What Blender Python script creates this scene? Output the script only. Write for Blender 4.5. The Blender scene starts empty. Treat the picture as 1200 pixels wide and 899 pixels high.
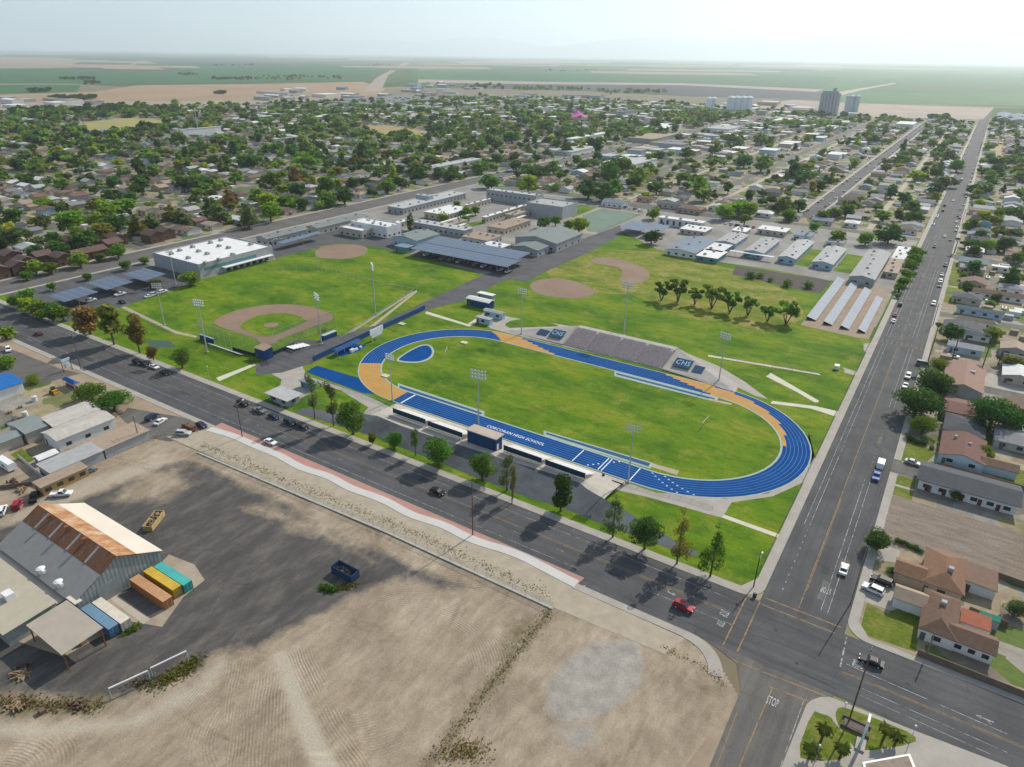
import bpy, bmesh, math, random
import numpy as np
from mathutils import Vector, Matrix
random.seed(11); NR = np.random.RandomState(5)
S = bpy.context.scene; COL = S.collection
R_ = math.radians
# ---------------------------------------------------------------- camera (drone, 114 m up)
H = 114.0; FPX = 808.0; CX, CY = 600.0, 449.5
_b = np.array([1178-CX, 72-CY, FPX]); _a = -np.array([-790-CX, 45-CY, FPX])
_b /= np.linalg.norm(_b); _a /= np.linalg.norm(_a)
_m = _a+_b; _n = _a-_b; _m /= np.linalg.norm(_m); _n /= np.linalg.norm(_n)
_a = (_m+_n)/2**.5; _b = (_m-_n)/2**.5
RW = np.array([_a, _b, np.cross(_a, _b)])      # X along the avenue, Y along the side street
def G(x, y, z=0.0):
    """point of the ground (or of the level z) seen at a pixel of the 1200x899 photograph"""
    d = RW @ np.array([x-CX, y-CY, FPX]); t = (z-H)/d[2]
    return Vector((d[0]*t, d[1]*t, z))
def PX(p):
    c = RW.T @ (np.array(p)-np.array([0, 0, H]))
    if c[2] < 1: return (-9999, -9999, c[2])
    return (CX+FPX*c[0]/c[2], CY+FPX*c[1]/c[2], c[2])
cam = bpy.data.objects.new('camera', bpy.data.cameras.new('camera')); COL.objects.link(cam)
M3 = Matrix([[RW[i][0], -RW[i][1], -RW[i][2]] for i in range(3)])
cam.matrix_world = Matrix.Translation((0, 0, H)) @ M3.to_4x4()
cam.data.sensor_width = 36; cam.data.lens = 36*FPX/1200; cam.data.clip_end = 120000; cam.data.clip_start = 1
S.camera = cam
# ---------------------------------------------------------------- light
SUN_EL, SUN_AZ = R_(38), R_(8.5)               # azimuth clockwise from +Y
w = bpy.data.worlds.new('World'); S.world = w; w.use_nodes = True
nt = w.node_tree; bg = nt.nodes['Background']
sk = nt.nodes.new('ShaderNodeTexSky'); sk.sky_type = 'NISHITA'; sk.sun_disc = False
sk.sun_elevation = SUN_EL; sk.sun_rotation = SUN_AZ; sk.air_density = 1.0; sk.dust_density = 0.7; sk.ozone_density = 1.0
hs_ = nt.nodes.new('ShaderNodeHueSaturation'); hs_.inputs['Saturation'].default_value = .75; nt.links.new(sk.outputs[0], hs_.inputs['Color'])
tn_ = nt.nodes.new('ShaderNodeMix'); tn_.data_type = 'RGBA'; tn_.blend_type = 'MULTIPLY'; tn_.inputs[0].default_value = 1; tn_.inputs[7].default_value = (.76, .97, 1.17, 1); nt.links.new(hs_.outputs[0], tn_.inputs[6])
# thin milky cloud in the sky
tc_ = nt.nodes.new('ShaderNodeTexCoord'); mp_ = nt.nodes.new('ShaderNodeMapping'); mp_.inputs['Scale'].default_value = (2.2, 2.2, 16); nt.links.new(tc_.outputs['Generated'], mp_.inputs[0])
nz_ = nt.nodes.new('ShaderNodeTexNoise'); nz_.inputs['Scale'].default_value = 1.6; nz_.inputs['Detail'].default_value = 6; nz_.inputs['Roughness'].default_value = .6; nt.links.new(mp_.outputs[0], nz_.inputs['Vector'])
rp_ = nt.nodes.new('ShaderNodeValToRGB'); rp_.color_ramp.elements[0].position = .38; rp_.color_ramp.elements[1].position = .72; rp_.color_ramp.elements[0].color = (.10, .10, .10, 1); rp_.color_ramp.elements[1].color = (.5, .5, .5, 1); nt.links.new(nz_.outputs['Fac'], rp_.inputs[0])
cl_ = nt.nodes.new('ShaderNodeMix'); cl_.data_type = 'RGBA'; nt.links.new(rp_.outputs[0], cl_.inputs[0]); nt.links.new(tn_.outputs[2], cl_.inputs[6]); cl_.inputs[7].default_value = (6.6, 7.5, 8.2, 1)
nt.links.new(cl_.outputs[2], bg.inputs[0]); bg.inputs[1].default_value = 0.10
sun = bpy.data.objects.new('sun', bpy.data.lights.new('sun', 'SUN')); COL.objects.link(sun)
sun.data.energy = 4.5; sun.data.angle = R_(0.5); sun.data.color = (1, .925, .80)
sd = Vector((math.sin(SUN_AZ)*math.cos(SUN_EL), math.cos(SUN_AZ)*math.cos(SUN_EL), math.sin(SUN_EL)))
sun.rotation_euler = sd.to_track_quat('Z', 'Y').to_euler()
S.view_settings.view_transform = 'Standard'; S.view_settings.look = 'None'
S.view_settings.exposure = 0.27; S.view_settings.gamma = 1
S.cycles.use_denoising = True
S.cycles.max_bounces = 6; S.cycles.diffuse_bounces = 2; S.cycles.glossy_bounces = 2; S.cycles.transparent_max_bounces = 6; S.cycles.volume_bounces = 1
HAZE_DENSITY = 0.60e-4; HAZE_TOP = 1750
# ---------------------------------------------------------------- materials
MATS = {}
def ramp(nt, fac, stops):
    r = nt.nodes.new('ShaderNodeValToRGB'); nt.links.new(fac, r.inputs[0])
    el = r.color_ramp.elements
    while len(el) < len(stops): el.new(.5)
    for e, (p, c) in zip(el, stops): e.position = p; e.color = (*c, 1)
    return r.outputs[0]
def newmat(name, rough=.85):
    m = bpy.data.materials.new(name); m.use_nodes = True
    b = m.node_tree.nodes['Principled BSDF']; b.inputs['Roughness'].default_value = rough
    b.inputs['Specular IOR Level'].default_value = .25
    MATS[name] = m
    return m, m.node_tree, b
def noise(nt, scale, detail=4, stretch=None, rough=.6, obj=False):
    if obj: src = nt.nodes.new('ShaderNodeTexCoord').outputs['Object']
    else: src = nt.nodes.new('ShaderNodeNewGeometry').outputs['Position']
    if stretch:
        mp = nt.nodes.new('ShaderNodeMapping'); nt.links.new(src, mp.inputs[0])
        mp.inputs['Scale'].default_value = stretch[:3]
        if len(stretch) > 3: mp.inputs['Rotation'].default_value = (0, 0, stretch[3])
        src = mp.outputs[0]
    n = nt.nodes.new('ShaderNodeTexNoise'); n.inputs['Scale'].default_value = scale
    n.inputs['Detail'].default_value = detail; n.inputs['Roughness'].default_value = rough
    nt.links.new(src, n.inputs['Vector'])
    return n.outputs['Fac']
def mix(nt, a, b, fac, mode='MIX'):
    x = nt.nodes.new('ShaderNodeMix'); x.data_type = 'RGBA'; x.blend_type = mode
    for s, v in ((x.inputs[6], a), (x.inputs[7], b)):
        if isinstance(v, tuple): s.default_value = (*v[:3], 1)
        else: nt.links.new(v, s)
    if isinstance(fac, (int, float)): x.inputs[0].default_value = fac
    else: nt.links.new(fac, x.inputs[0])
    return x.outputs[2]
def math_(nt, op, a, b=None, clamp=False):
    x = nt.nodes.new('ShaderNodeMath'); x.operation = op; x.use_clamp = clamp
    for s, v in zip(x.inputs, (a, b)):
        if v is None: continue
        if isinstance(v, (int, float)): s.default_value = v
        else: nt.links.new(v, s)
    return x.outputs[0]
def sc(c, k): return tuple(min(1, v*k) for v in c)
def M(name, c, var=.18, scale=.6, rough=.85, scale2=None, objvar=0, metal=0, spec=None):
    """plain weathered surface: base colour with two scales of mottling"""
    if name in MATS: return MATS[name]
    m, nt, b = newmat(name, rough)
    f = noise(nt, scale)
    o = ramp(nt, f, [(.28, sc(c, 1-var)), (.72, sc(c, 1+var))])
    f2 = noise(nt, scale2 or scale*9, 3)
    o = mix(nt, o, ramp(nt, f2, [(.3, sc((1, 1, 1), 1-var*.8)), (.7, (1, 1, 1))]), .7, 'MULTIPLY')
    if objvar:
        oi = nt.nodes.new('ShaderNodeObjectInfo')
        h = nt.nodes.new('ShaderNodeHueSaturation')
        v = math_(nt, 'MULTIPLY_ADD', oi.outputs['Random'], objvar*2); v.node.inputs[2].default_value = 1-objvar
        nt.links.new(v, h.inputs['Value']); nt.links.new(o, h.inputs['Color']); o = h.outputs[0]
    nt.links.new(o, b.inputs['Base Color']); b.inputs['Metallic'].default_value = metal
    if spec is not None: b.inputs['Specular IOR Level'].default_value = spec
    return m
def Mstripe(name, c, c2, period, axis=0, duty=.12, rough=.7, var=.12, metal=0, soft=.05):
    """surface with regular seams (metal sheets, panels, boards) along one world axis"""
    if name in MATS: return MATS[name]
    m, nt, b = newmat(name, rough)
    g = nt.nodes.new('ShaderNodeNewGeometry'); s = nt.nodes.new('ShaderNodeSeparateXYZ'); nt.links.new(g.outputs['Position'], s.inputs[0])
    x = math_(nt, 'FRACT', math_(nt, 'DIVIDE', s.outputs[axis], period))
    k = ramp(nt, x, [(0, (1, 1, 1)), (duty, (1, 1, 1)), (duty+soft, (0, 0, 0))])
    base = ramp(nt, noise(nt, .5), [(.3, sc(c, 1-var)), (.7, sc(c, 1+var))])
    o = mix(nt, base, c2, k)
    nt.links.new(o, b.inputs['Base Color']); b.inputs['Metallic'].default_value = metal
    return m
# ---------------------------------------------------------------- mesh collecting
class MB:
    def __init__(s): s.v = []; s.f = []; s.m = []
    def add(s, vs, fs, m=0):
        o = len(s.v); s.v += [tuple(v) for v in vs]
        for f in fs: s.f.append(tuple(i+o for i in f)); s.m.append(m)
        return s
    def box(s, x0, x1, y0, y1, z0, z1, m=0):
        return s.add([(x0,y0,z0),(x1,y0,z0),(x1,y1,z0),(x0,y1,z0),(x0,y0,z1),(x1,y0,z1),(x1,y1,z1),(x0,y1,z1)],
            [(0,3,2,1),(4,5,6,7),(0,1,5,4),(1,2,6,5),(2,3,7,6),(3,0,4,7)], m)
    def frustum(s, b, t, z0, z1, m=0):      # b, t = (x0,x1,y0,y1)
        return s.add([(b[0],b[2],z0),(b[1],b[2],z0),(b[1],b[3],z0),(b[0],b[3],z0),(t[0],t[2],z1),(t[1],t[2],z1),(t[1],t[3],z1),(t[0],t[3],z1)],
            [(0,3,2,1),(4,5,6,7),(0,1,5,4),(1,2,6,5),(2,3,7,6),(3,0,4,7)], m)
    def prism(s, pts, z0, z1, m=0, ms=None):
        n = len(pts); a = sum(pts[i][0]*pts[(i+1)%n][1]-pts[(i+1)%n][0]*pts[i][1] for i in range(n))
        if a < 0: pts = pts[::-1]
        vs = [(p[0],p[1],z0) for p in pts]+[(p[0],p[1],z1) for p in pts]
        s.add(vs, [tuple(range(n, 2*n)), tuple(range(n-1, -1, -1))], m)
        o = len(s.v)-2*n
        for i in range(n):
            j = (i+1)%n; s.f.append((o+i, o+j, o+n+j, o+n+i)); s.m.append(m if ms is None else ms)
        return s
    def extrude_y(s, prof, y0, y1, m=0):    # prof = [(x,z)...] counter-clockwise seen from -Y
        n = len(prof)
        vs = [(x,y0,z) for x,z in prof]+[(x,y1,z) for x,z in prof]
        return s.add(vs, [tuple(range(n)), tuple(range(2*n-1, n-1, -1))]+[((i+1)%n, i, n+i, n+(i+1)%n) for i in range(n)], m)
    def extrude_x(s, prof, x0, x1, m=0):    # prof = [(y,z)...]
        n = len(prof)
        vs = [(x0,y,z) for y,z in prof]+[(x1,y,z) for y,z in prof]
        return s.add(vs, [tuple(range(n-1,-1,-1)), tuple(range(n, 2*n))]+[(i, (i+1)%n, n+(i+1)%n, n+i) for i in range(n)], m)
    def tube(s, p, q, r0, r1=None, n=6, m=0):
        p, q = Vector(p), Vector(q); r1 = r0 if r1 is None else r1
        d = (q-p).normalized(); u = d.orthogonal().normalized(); v = d.cross(u)
        vs = [p+(u*math.cos(2*math.pi*i/n)+v*math.sin(2*math.pi*i/n))*r0 for i in range(n)]
        vs += [q+(u*math.cos(2*math.pi*i/n)+v*math.sin(2*math.pi*i/n))*r1 for i in range(n)]
        return s.add(vs, [(i,(i+1)%n,n+(i+1)%n,n+i) for i in range(n)]+[tuple(range(n-1,-1,-1)), tuple(range(n,2*n))], m)
    def quad(s, a, b, c, d, m=0): return s.add([a,b,c,d], [(0,1,2,3)], m)
    def strip(s, left, right, z, m=0):
        n = len(left); vs = [(p[0],p[1],z) for p in left]+[(p[0],p[1],z) for p in right]
        return s.add(vs, [(i, n+i, n+i+1, i+1) for i in range(n-1)], m)
    def build(s, name, mats, parent=None, smooth=False):
        me = bpy.data.meshes.new(name)
        l = parent.get('_at') if parent is not None else None
        v = s.v if l is None else [(a[0]-l[0], a[1]-l[1], a[2]-l[2]) for a in s.v]
        me.from_pydata(v, [], s.f)
        for m in (mats if isinstance(mats, (list, tuple)) else [mats]): me.materials.append(m)
        me.polygons.foreach_set('material_index', s.m)
        if smooth: me.polygons.foreach_set('use_smooth', [True]*len(s.f))
        me.update(); o = bpy.data.objects.new(name, me); COL.objects.link(o)
        if parent is not None:
            o.parent = parent
            if l is not None: o['_at'] = l
        return o
THINGS = []
def tag(o, label, cat, group=None):
    o['label'] = label; o['category'] = cat
    if group: o['group'] = group
    THINGS.append(o); return o
def thing(name, label, cat, loc=(0,0,0), group=None):
    """an Empty at the thing's base; its parts are given in world coordinates"""
    o = bpy.data.objects.new(name, None); COL.objects.link(o); o.location = loc; o['_at'] = tuple(loc)
    o.empty_display_size = .5
    return tag(o, label, cat, group)
def struct(o, kind='structure'): o['kind'] = kind; return o
def T(l, z=0): return [G(x, y, z) for x, y in l]
SHEETS = []
def sheet(name, pts, z, mat, kind='structure'):
    me = bpy.data.meshes.new(name)
    n = len(pts); a = sum(pts[i][0]*pts[(i+1)%n][1]-pts[(i+1)%n][0]*pts[i][1] for i in range(n))
    if a < 0: pts = pts[::-1]
    bx = (min(p[0] for p in pts), max(p[0] for p in pts), min(p[1] for p in pts), max(p[1] for p in pts))
    while any(abs(z-q[4]) < .0035 and bx[0] < q[1] and bx[1] > q[0] and bx[2] < q[3] and bx[3] > q[2] for q in SHEETS): z += .004
    SHEETS.append((*bx, z))
    me.from_pydata([(p[0], p[1], z) for p in pts], [], [tuple(range(n))]); me.materials.append(mat); me.update()
    o = bpy.data.objects.new(name, me); COL.objects.link(o); o['kind'] = kind; return o
def smoothpoly(pts, it=2):
    for _ in range(it):
        q = []
        for i in range(len(pts)):
            a, b = pts[i], pts[(i+1)%len(pts)]
            q += [(a[0]*.75+b[0]*.25, a[1]*.75+b[1]*.25), (a[0]*.25+b[0]*.75, a[1]*.25+b[1]*.75)]
        pts = q
    return pts
def rectpts(x0, x1, y0, y1): return [(x0,y0),(x1,y0),(x1,y1),(x0,y1)]
def axr(l, r, z=0):
    a, b = G(*l, z), G(*r, z)
    return min(a.x,b.x), max(a.x,b.x), min(a.y,b.y), max(a.y,b.y)
def height_at(base, ytop, z0=0):
    g = G(*base, z0); best = None
    for h in np.arange(.5, 60, .1):
        e = abs(PX((g.x, g.y, z0+h))[1]-ytop)
        if best is None or e < best[0]: best = (e, h)
    return best[1]
def copy_thing(root, loc, rz=0, label=None, group=None, scale=None):
    r = root.copy(); COL.objects.link(r); r.location = loc; r.rotation_euler = (0, 0, rz)
    if scale: r.scale = (scale,)*3 if not isinstance(scale, tuple) else scale
    if label: r['label'] = label
    if group: r['group'] = group
    for ch in root.children:
        c = ch.copy(); COL.objects.link(c); c.parent = r
        for g in ch.children:
            d = g.copy(); COL.objects.link(d); d.parent = c
    THINGS.append(r); return r
def drop(root):
    for ch in list(root.children):
        for g in list(ch.children): bpy.data.objects.remove(g)
        bpy.data.objects.remove(ch)
    if root in THINGS: THINGS.remove(root)
    bpy.data.objects.remove(root)
# ================================================================ SETTING
def arc(cx, cy, r, a0, a1, n=8): return [(cx+r*math.cos(R_(a0+(a1-a0)*i/n)), cy+r*math.sin(R_(a0+(a1-a0)*i/n))) for i in range(n+1)]
def grassmat(name, g1, g2, g3, scale=.03):
    m, nt, b = newmat(name, .9)
    o = ramp(nt, noise(nt, scale, 5, (1, 1.9, 1)), [(.34, g1), (.52, g2), (.68, g3)])
    p = ramp(nt, noise(nt, scale*2.7, 6, (1.2, 1, 1), .7), [(.52, (0, 0, 0)), (.74, (1, 1, 1))])
    o = mix(nt, o, (g3[0]*1.35, g3[1]*1.12, g3[2]*2+.012), math_(nt, 'MULTIPLY', p, .8))
    q = ramp(nt, noise(nt, scale*5, 6, (1, 2.2, 1, .5), .7), [(.36, (.66, .72, .6)), (.5, (1, 1, 1)), (.66, (1.22, 1.12, 1.3))]); o = mix(nt, o, q, .9, 'MULTIPLY')
    o = mix(nt, o, ramp(nt, noise(nt, 1.3, 4), [(.3, (.72, .72, .72)), (.7, (1.12, 1.12, 1.12))]), .9, 'MULTIPLY')
    o = mix(nt, o, ramp(nt, noise(nt, 7, 2), [(.3, (.8, .8, .8)), (.7, (1.1, 1.1, 1.1))]), .7, 'MULTIPLY')
    nt.links.new(o, b.inputs['Base Color']); b.inputs['Specular IOR Level'].default_value = .1
    return m
GRASS = grassmat('sports grass', (.050, .124, .004), (.104, .190, .005), (.182, .222, .012))
GRASS2 = grassmat('thin grass', (.085, .15, .007), (.175, .205, .018), (.30, .245, .07), .045)
LAWN = grassmat('lawn', (.085, .135, .014), (.13, .165, .018), (.19, .185, .04), .12)
def asphalt(name, c, axis=0, var=.16):
    m, nt, b = newmat(name, .85)
    st = (.012, .55, 1) if axis == 0 else (.55, .012, 1)
    o = ramp(nt, noise(nt, .9, 4, st), [(.3, sc(c, 1-var)), (.7, sc(c, 1+var*1.5))])
    o = mix(nt, o, ramp(nt, noise(nt, .11, 5), [(.36, (.78, .78, .78)), (.64, (1.15, 1.13, 1.1))]), .8, 'MULTIPLY')
    o = mix(nt, o, ramp(nt, noise(nt, 4, 3), [(.3, (.82, .82, .82)), (.7, (1.08, 1.08, 1.08))]), .8, 'MULTIPLY')
    src = nt.nodes.new('ShaderNodeNewGeometry').outputs['Position']
    mp = nt.nodes.new('ShaderNodeMapping'); nt.links.new(src, mp.inputs[0]); mp.inputs['Scale'].default_value = (.09, .22, 1) if axis == 0 else (.22, .09, 1)
    vo = nt.nodes.new('ShaderNodeTexVoronoi'); vo.feature = 'DISTANCE_TO_EDGE'; nt.links.new(mp.outputs[0], vo.inputs['Vector']); vo.inputs['Scale'].default_value = 1
    cr = ramp(nt, vo.outputs['Distance'], [(.0, (.62, .62, .62)), (.018, (1, 1, 1))])
    o = mix(nt, o, cr, .55, 'MULTIPLY')
    nt.links.new(o, b.inputs['Base Color']); b.inputs['Specular IOR Level'].default_value = .2
    return m
ASPH_X = asphalt('avenue asphalt', (.076, .076, .079), 0); ASPH_Y = asphalt('street asphalt', (.072, .072, .075), 1)
ASPH_OLD = asphalt('old asphalt', (.115, .108, .10), 1); ASPH_LOT = asphalt('parking asphalt', (.085, .085, .09), 0)
CONC = M('pavement concrete', (.335, .305, .265), .12, .25, scale2=2.2)
CONC_W = M('new concrete', (.49, .47, .44), .06, .2, scale2=2)
PINK = M('pink pavers', (.40, .205, .165), .1, .3, scale2=3)
GUNITE = M('dark sprayed concrete', (.088, .098, .108), .34, .12, scale2=1.0)
DIRT = M('bare earth', (.31, .235, .165), .22, .08, scale2=.7)
SAND = M('sandy verge', (.355, .30, .225), .14, .35, scale2=2.5)
CLAY = M('infield clay', (.225, .15, .105), .14, .06, scale2=1)
MULCH = M('dark bark mulch', (.055, .040, .036), .2, .3)
DRYG = M('dry grass', (.30, .225, .09), .22, .15, scale2=1.4)
# --- base ground: farmland to the horizon
m, nt, b = newmat('farmland', .95)
src = nt.nodes.new('ShaderNodeNewGeometry').outputs['Position']
mp = nt.nodes.new('ShaderNodeMapping'); nt.links.new(src, mp.inputs[0]); mp.inputs['Scale'].default_value = (1/1500, 1/900, 1)
vo = nt.nodes.new('ShaderNodeTexVoronoi'); vo.distance = 'CHEBYCHEV'; vo.inputs['Scale'].default_value = 1; vo.inputs['Randomness'].default_value = .6; nt.links.new(mp.outputs[0], vo.inputs['Vector'])
sp = nt.nodes.new('ShaderNodeSeparateColor'); nt.links.new(vo.outputs['Color'], sp.inputs[0])
o = ramp(nt, sp.outputs[0], [(0, (.035, .085, .022)), (.35, (.05, .10, .028)), (.5, (.075, .11, .04)), (.62, (.19, .15, .10)), (.75, (.06, .095, .03)), (.92, (.23, .18, .12))])
o = mix(nt, o, ramp(nt, noise(nt, .01, 5), [(.3, (.8, .8, .8)), (.7, (1.15, 1.15, 1.15))]), .8, 'MULTIPLY')
nt.links.new(o, b.inputs['Base Color']); FARM = m
sheet('ground', rectpts(-80000, 40000, -3000, 58000), 0, FARM)
# --- town soil: yards of lawn, dirt and concrete
m, nt, b = newmat('town yards', .92)
src = nt.nodes.new('ShaderNodeNewGeometry').outputs['Position']
mp = nt.nodes.new('ShaderNodeMapping'); nt.links.new(src, mp.inputs[0]); mp.inputs['Scale'].default_value = (1/11, 1/9, 1)
vo = nt.nodes.new('ShaderNodeTexVoronoi'); vo.distance = 'CHEBYCHEV'; vo.inputs['Scale'].default_value = 1; nt.links.new(mp.outputs[0], vo.inputs['Vector'])
sp = nt.nodes.new('ShaderNodeSeparateColor'); nt.links.new(vo.outputs['Color'], sp.inputs[0])
o = ramp(nt, sp.outputs[1], [(0, (.08, .13, .02)), (.24, (.10, .14, .03)), (.27, (.24, .19, .125)), (.5, (.30, .24, .16)), (.54, (.30, .28, .25)), (.72, (.15, .13, .105)), (.88, (.32, .26, .16)), (1, (.12, .14, .04))])
o = mix(nt, o, ramp(nt, noise(nt, .25, 6, None, .7), [(.3, (.6, .6, .6)), (.7, (1.25, 1.25, 1.22))]), .9, 'MULTIPLY')
nt.links.new(o, b.inputs['Base Color']); YARDS = m
sheet('town_ground', [(-2300, 120), (-440, 60), (-240, 60), (-240, 118), (-12, 118), (-12, 30), (420, 30), (420, 1750)]+T([(1172, 138), (1100, 138), (900, 127), (700, 116), (560, 112), (420, 120), (180, 125), (-40, 132)]), .02, YARDS)
# --- far fields seen as bands (traced on the plain)
def fieldmat(n, c): return M(n, c, .16, .006, scale2=.05)
GREENF = fieldmat('green crop', (.028, .100, .026)); GREENF2 = fieldmat('bright crop', (.040, .125, .032)); TANF = fieldmat('fallow field', (.25, .20, .14))
ORANF = fieldmat('dry stubble', (.30, .205, .12)); DARKF = fieldmat('ploughed field', (.05, .05, .055)); PURPF = fieldmat('dark vineyard', (.055, .055, .075)); PINKF = fieldmat('bare field', (.30, .24, .19))
for mt, z, pl in [
    (GREENF, .1, [(-60, 81), (180, 79), (300, 77), (400, 75), (455, 76), (440, 90), (250, 97.5), (-60, 98)]),
    (TANF, .12, [(-60, 66), (170, 70), (205, 79), (-60, 80.5)]),
    (PURPF, .14, [(172, 71.5), (350, 74), (345, 76.5), (205, 79)]),
    (GREENF, .1, [(-60, 100), (95, 99.5), (90, 108), (-60, 111)]),
    (ORANF, .12, [(-60, 113), (110, 108), (160, 100), (300, 98.5), (425, 96), (452, 104), (435, 121), (-60, 125)]),
    (PINKF, .14, [(-60, 123), (100, 119), (300, 118), (430, 115), (400, 124), (100, 128), (-60, 135)]),
    (GREENF2, .1, [(482, 84), (545, 77), (640, 73), (800, 76), (1000, 80), (1300, 84), (1300, 127), (1150, 123), (1000, 121), (905, 118), (960, 108), (800, 98), (640, 97), (490, 93)]),
    (GREENF, .12, [(560, 82), (800, 83), (985, 90), (960, 106), (800, 97.5), (640, 96.5), (520, 90)]),
    (PINKF, .13, [(490, 93), (640, 96), (800, 97.5), (965, 105), (955, 108), (800, 100), (640, 99), (490, 97)]),
    (DARKF, .14, [(600, 98.5), (800, 100), (962, 108), (965, 117), (800, 113), (690, 107), (540, 103)]),
    (PINKF, .15, [(1000, 121), (1165, 126.5), (1152, 140), (1000, 137), (900, 132), (870, 124), (930, 117)]),
    (PINKF, .14, [(455, 88), (480, 74), (474, 73), (440, 92), (425, 108), (445, 110)]),
    (TANF, .14, [(800, 74.5), (1000, 79), (985, 82), (800, 78)]),
    (TANF, .16, [(530, 72), (650, 71), (690, 73.5), (640, 75), (540, 75)]),
    (GREENF, .15, [(1010, 95), (1090, 88), (1300, 92), (1300, 113), (1150, 110), (1020, 108)]),
    (SAND, .18, [(966, 111), (1000, 105), (1048, 97.2), (1050, 98), (1010, 105.5), (985, 112)])]:
    sheet('farm_field', T(pl), z, mt)
rf = random.Random(12)
for i in range(90):
    y = 60.5+rf.random()**1.5*22; x = rf.uniform(-60, 1150); tilt = .0137; w_ = rf.uniform(30, 190); h_ = (y-56)*rf.uniform(.03, .14)
    if x > 480 and y > 80: continue
    y += (x-600)*tilt+4
    sheet('farm_field', T([(x, y), (x+w_, y+w_*tilt), (x+w_+rf.uniform(-6, 12), y+w_*tilt+h_), (x+rf.uniform(-12, 6), y+h_)]), .2, rf.choice([GREENF, GREENF2, TANF, DARKF, PURPF, ORANF, GREENF, PINKF]))
# ridges beyond the plain, almost lost in the haze
def ridge(name, x0, x1, y, hmax, seed, depth=2500):
    mb = MB(); rr = np.random.RandomState(seed); n = 90; xs = np.linspace(x0, x1, n)
    ph = rr.rand(9)*6.28; hs = np.zeros(n)
    for k in range(9): hs += np.sin(np.linspace(0, 2+k*4.2, n)*1.9+ph[k])*(1/(1+k*.8))
    hs = (hs-hs.min())/(hs.max()-hs.min()); hs = hmax*(.35+.65*hs)*np.minimum(1, np.sin(np.linspace(0, math.pi, n))*3)
    for k in range(n-1):
        a, c = (xs[k], y), (xs[k+1], y)
        mb.add([(xs[k], y-depth, 0), (xs[k+1], y-depth, 0), (xs[k+1], y-depth*.45, hs[k+1]*.5), (xs[k], y-depth*.45, hs[k]*.5), (xs[k+1], y, hs[k+1]), (xs[k], y, hs[k]), (xs[k+1], y+depth, 0), (xs[k], y+depth, 0)],
               [(0,1,2,3),(3,2,4,5),(5,4,6,7)])
    struct(mb.build(name, M('ridge scrub', (.07, .075, .07), .2, .002, scale2=.01)))
# --- streets
def road(x0, x1, y0, y1, mat, z=.06): return sheet('road', rectpts(x0, x1, y0, y1), z, mat)
YA0, YA1 = 116.8, 135.3; XB0, XB1 = -17.4, 0.9
road(-700, 420, YA0, YA1, ASPH_X, .06).name = 'avenue_road'
sheet('street_road', rectpts(XB0, XB1, YA1-.0, 2260), .064, ASPH_Y)
sheet('street_road', [(-13.4, 40), (-1.9, 40), (-1.9, 108), (2.2, YA0), (-24, YA0), (-16.5, 114), (-13.8, 108)], .064, ASPH_OLD)
sheet('street_road', rectpts(-426, -403, YA1, 1750), .062, ASPH_OLD)
XS = [-103]; 
sheet('street_road', rectpts(-109.5, -97, 590, 1700), .062, ASPH_Y)
sheet('street_road', rectpts(XB1, 420, 214.6, 222.4), .062, ASPH_OLD)
sheet('street_road', rectpts(XB1, 420, 518, 526), .062, ASPH_OLD)
sheet('street_road', rectpts(-402, -20, 557, 566), .066, ASPH_OLD)
EW = [645, 745, 845, 950, 1060, 1180, 1320, 1480]
for y in EW: sheet('street_road', rectpts(-402, XB0, y-4, y+4), .066, ASPH_OLD)
NS = [-198, -293]
for x in NS: sheet('street_road', rectpts(x-4.5, x+4.5, 566, 1700), .068, ASPH_OLD)
for x in (-181.5, -55, -250): sheet('alley_path', rectpts(x-2.2, x+2.2, 575, 1500), .07, SAND)
WY = [236, 330, 430, 540, 660, 790, 930, 1080, 1250]
for y in WY: sheet('street_road', rectpts(-2300, -426, y-4, y+4), .066, ASPH_OLD)
for x in (-560, -760, -980, -1230): sheet('street_road', rectpts(x-4, x+4, 190, 1450), .068, ASPH_OLD)
EY = [300, 390, 640, 760, 900, 1060, 1250]
for y in EY: sheet('street_road', rectpts(XB1, 420, y-3.5, y+3.5), .066, ASPH_OLD)
rp = random.Random(9)
for i in range(11):
    x, y = rp.uniform(-330, -24), rp.uniform(118, 134); w_, h_ = rp.uniform(2, 9), rp.uniform(.8, 2.4); sheet('road_patch', rectpts(x, x+w_, y, min(135, y+h_)), .0665, rp.choice([ASPH_OLD, ASPH_LOT, M('fresh patch', (.045, .045, .047), .15, .4)]))
for i in range(12):
    x, y = rp.uniform(-16.5, -2.5), 140+rp.random()**1.6*600; w_, h_ = rp.uniform(.8, 2.4), rp.uniform(2, 10); sheet('road_patch', rectpts(x, min(.5, x+w_), y, y+h_), .0665, rp.choice([ASPH_OLD, ASPH_LOT, M('fresh patch', (.045, .045, .047), .15, .4)]))
for x, y in ((-60, 123), (-140, 131), (-12, 128), (-7, 165), (-11, 240), (-6, 121), (14, 128), (-210, 124)): sheet('manhole_cover', arc(x, y, .42, 0, 330, 11), .071, M('cast iron', (.05, .045, .04), .2, 4))
mbs = MB(); 
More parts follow.
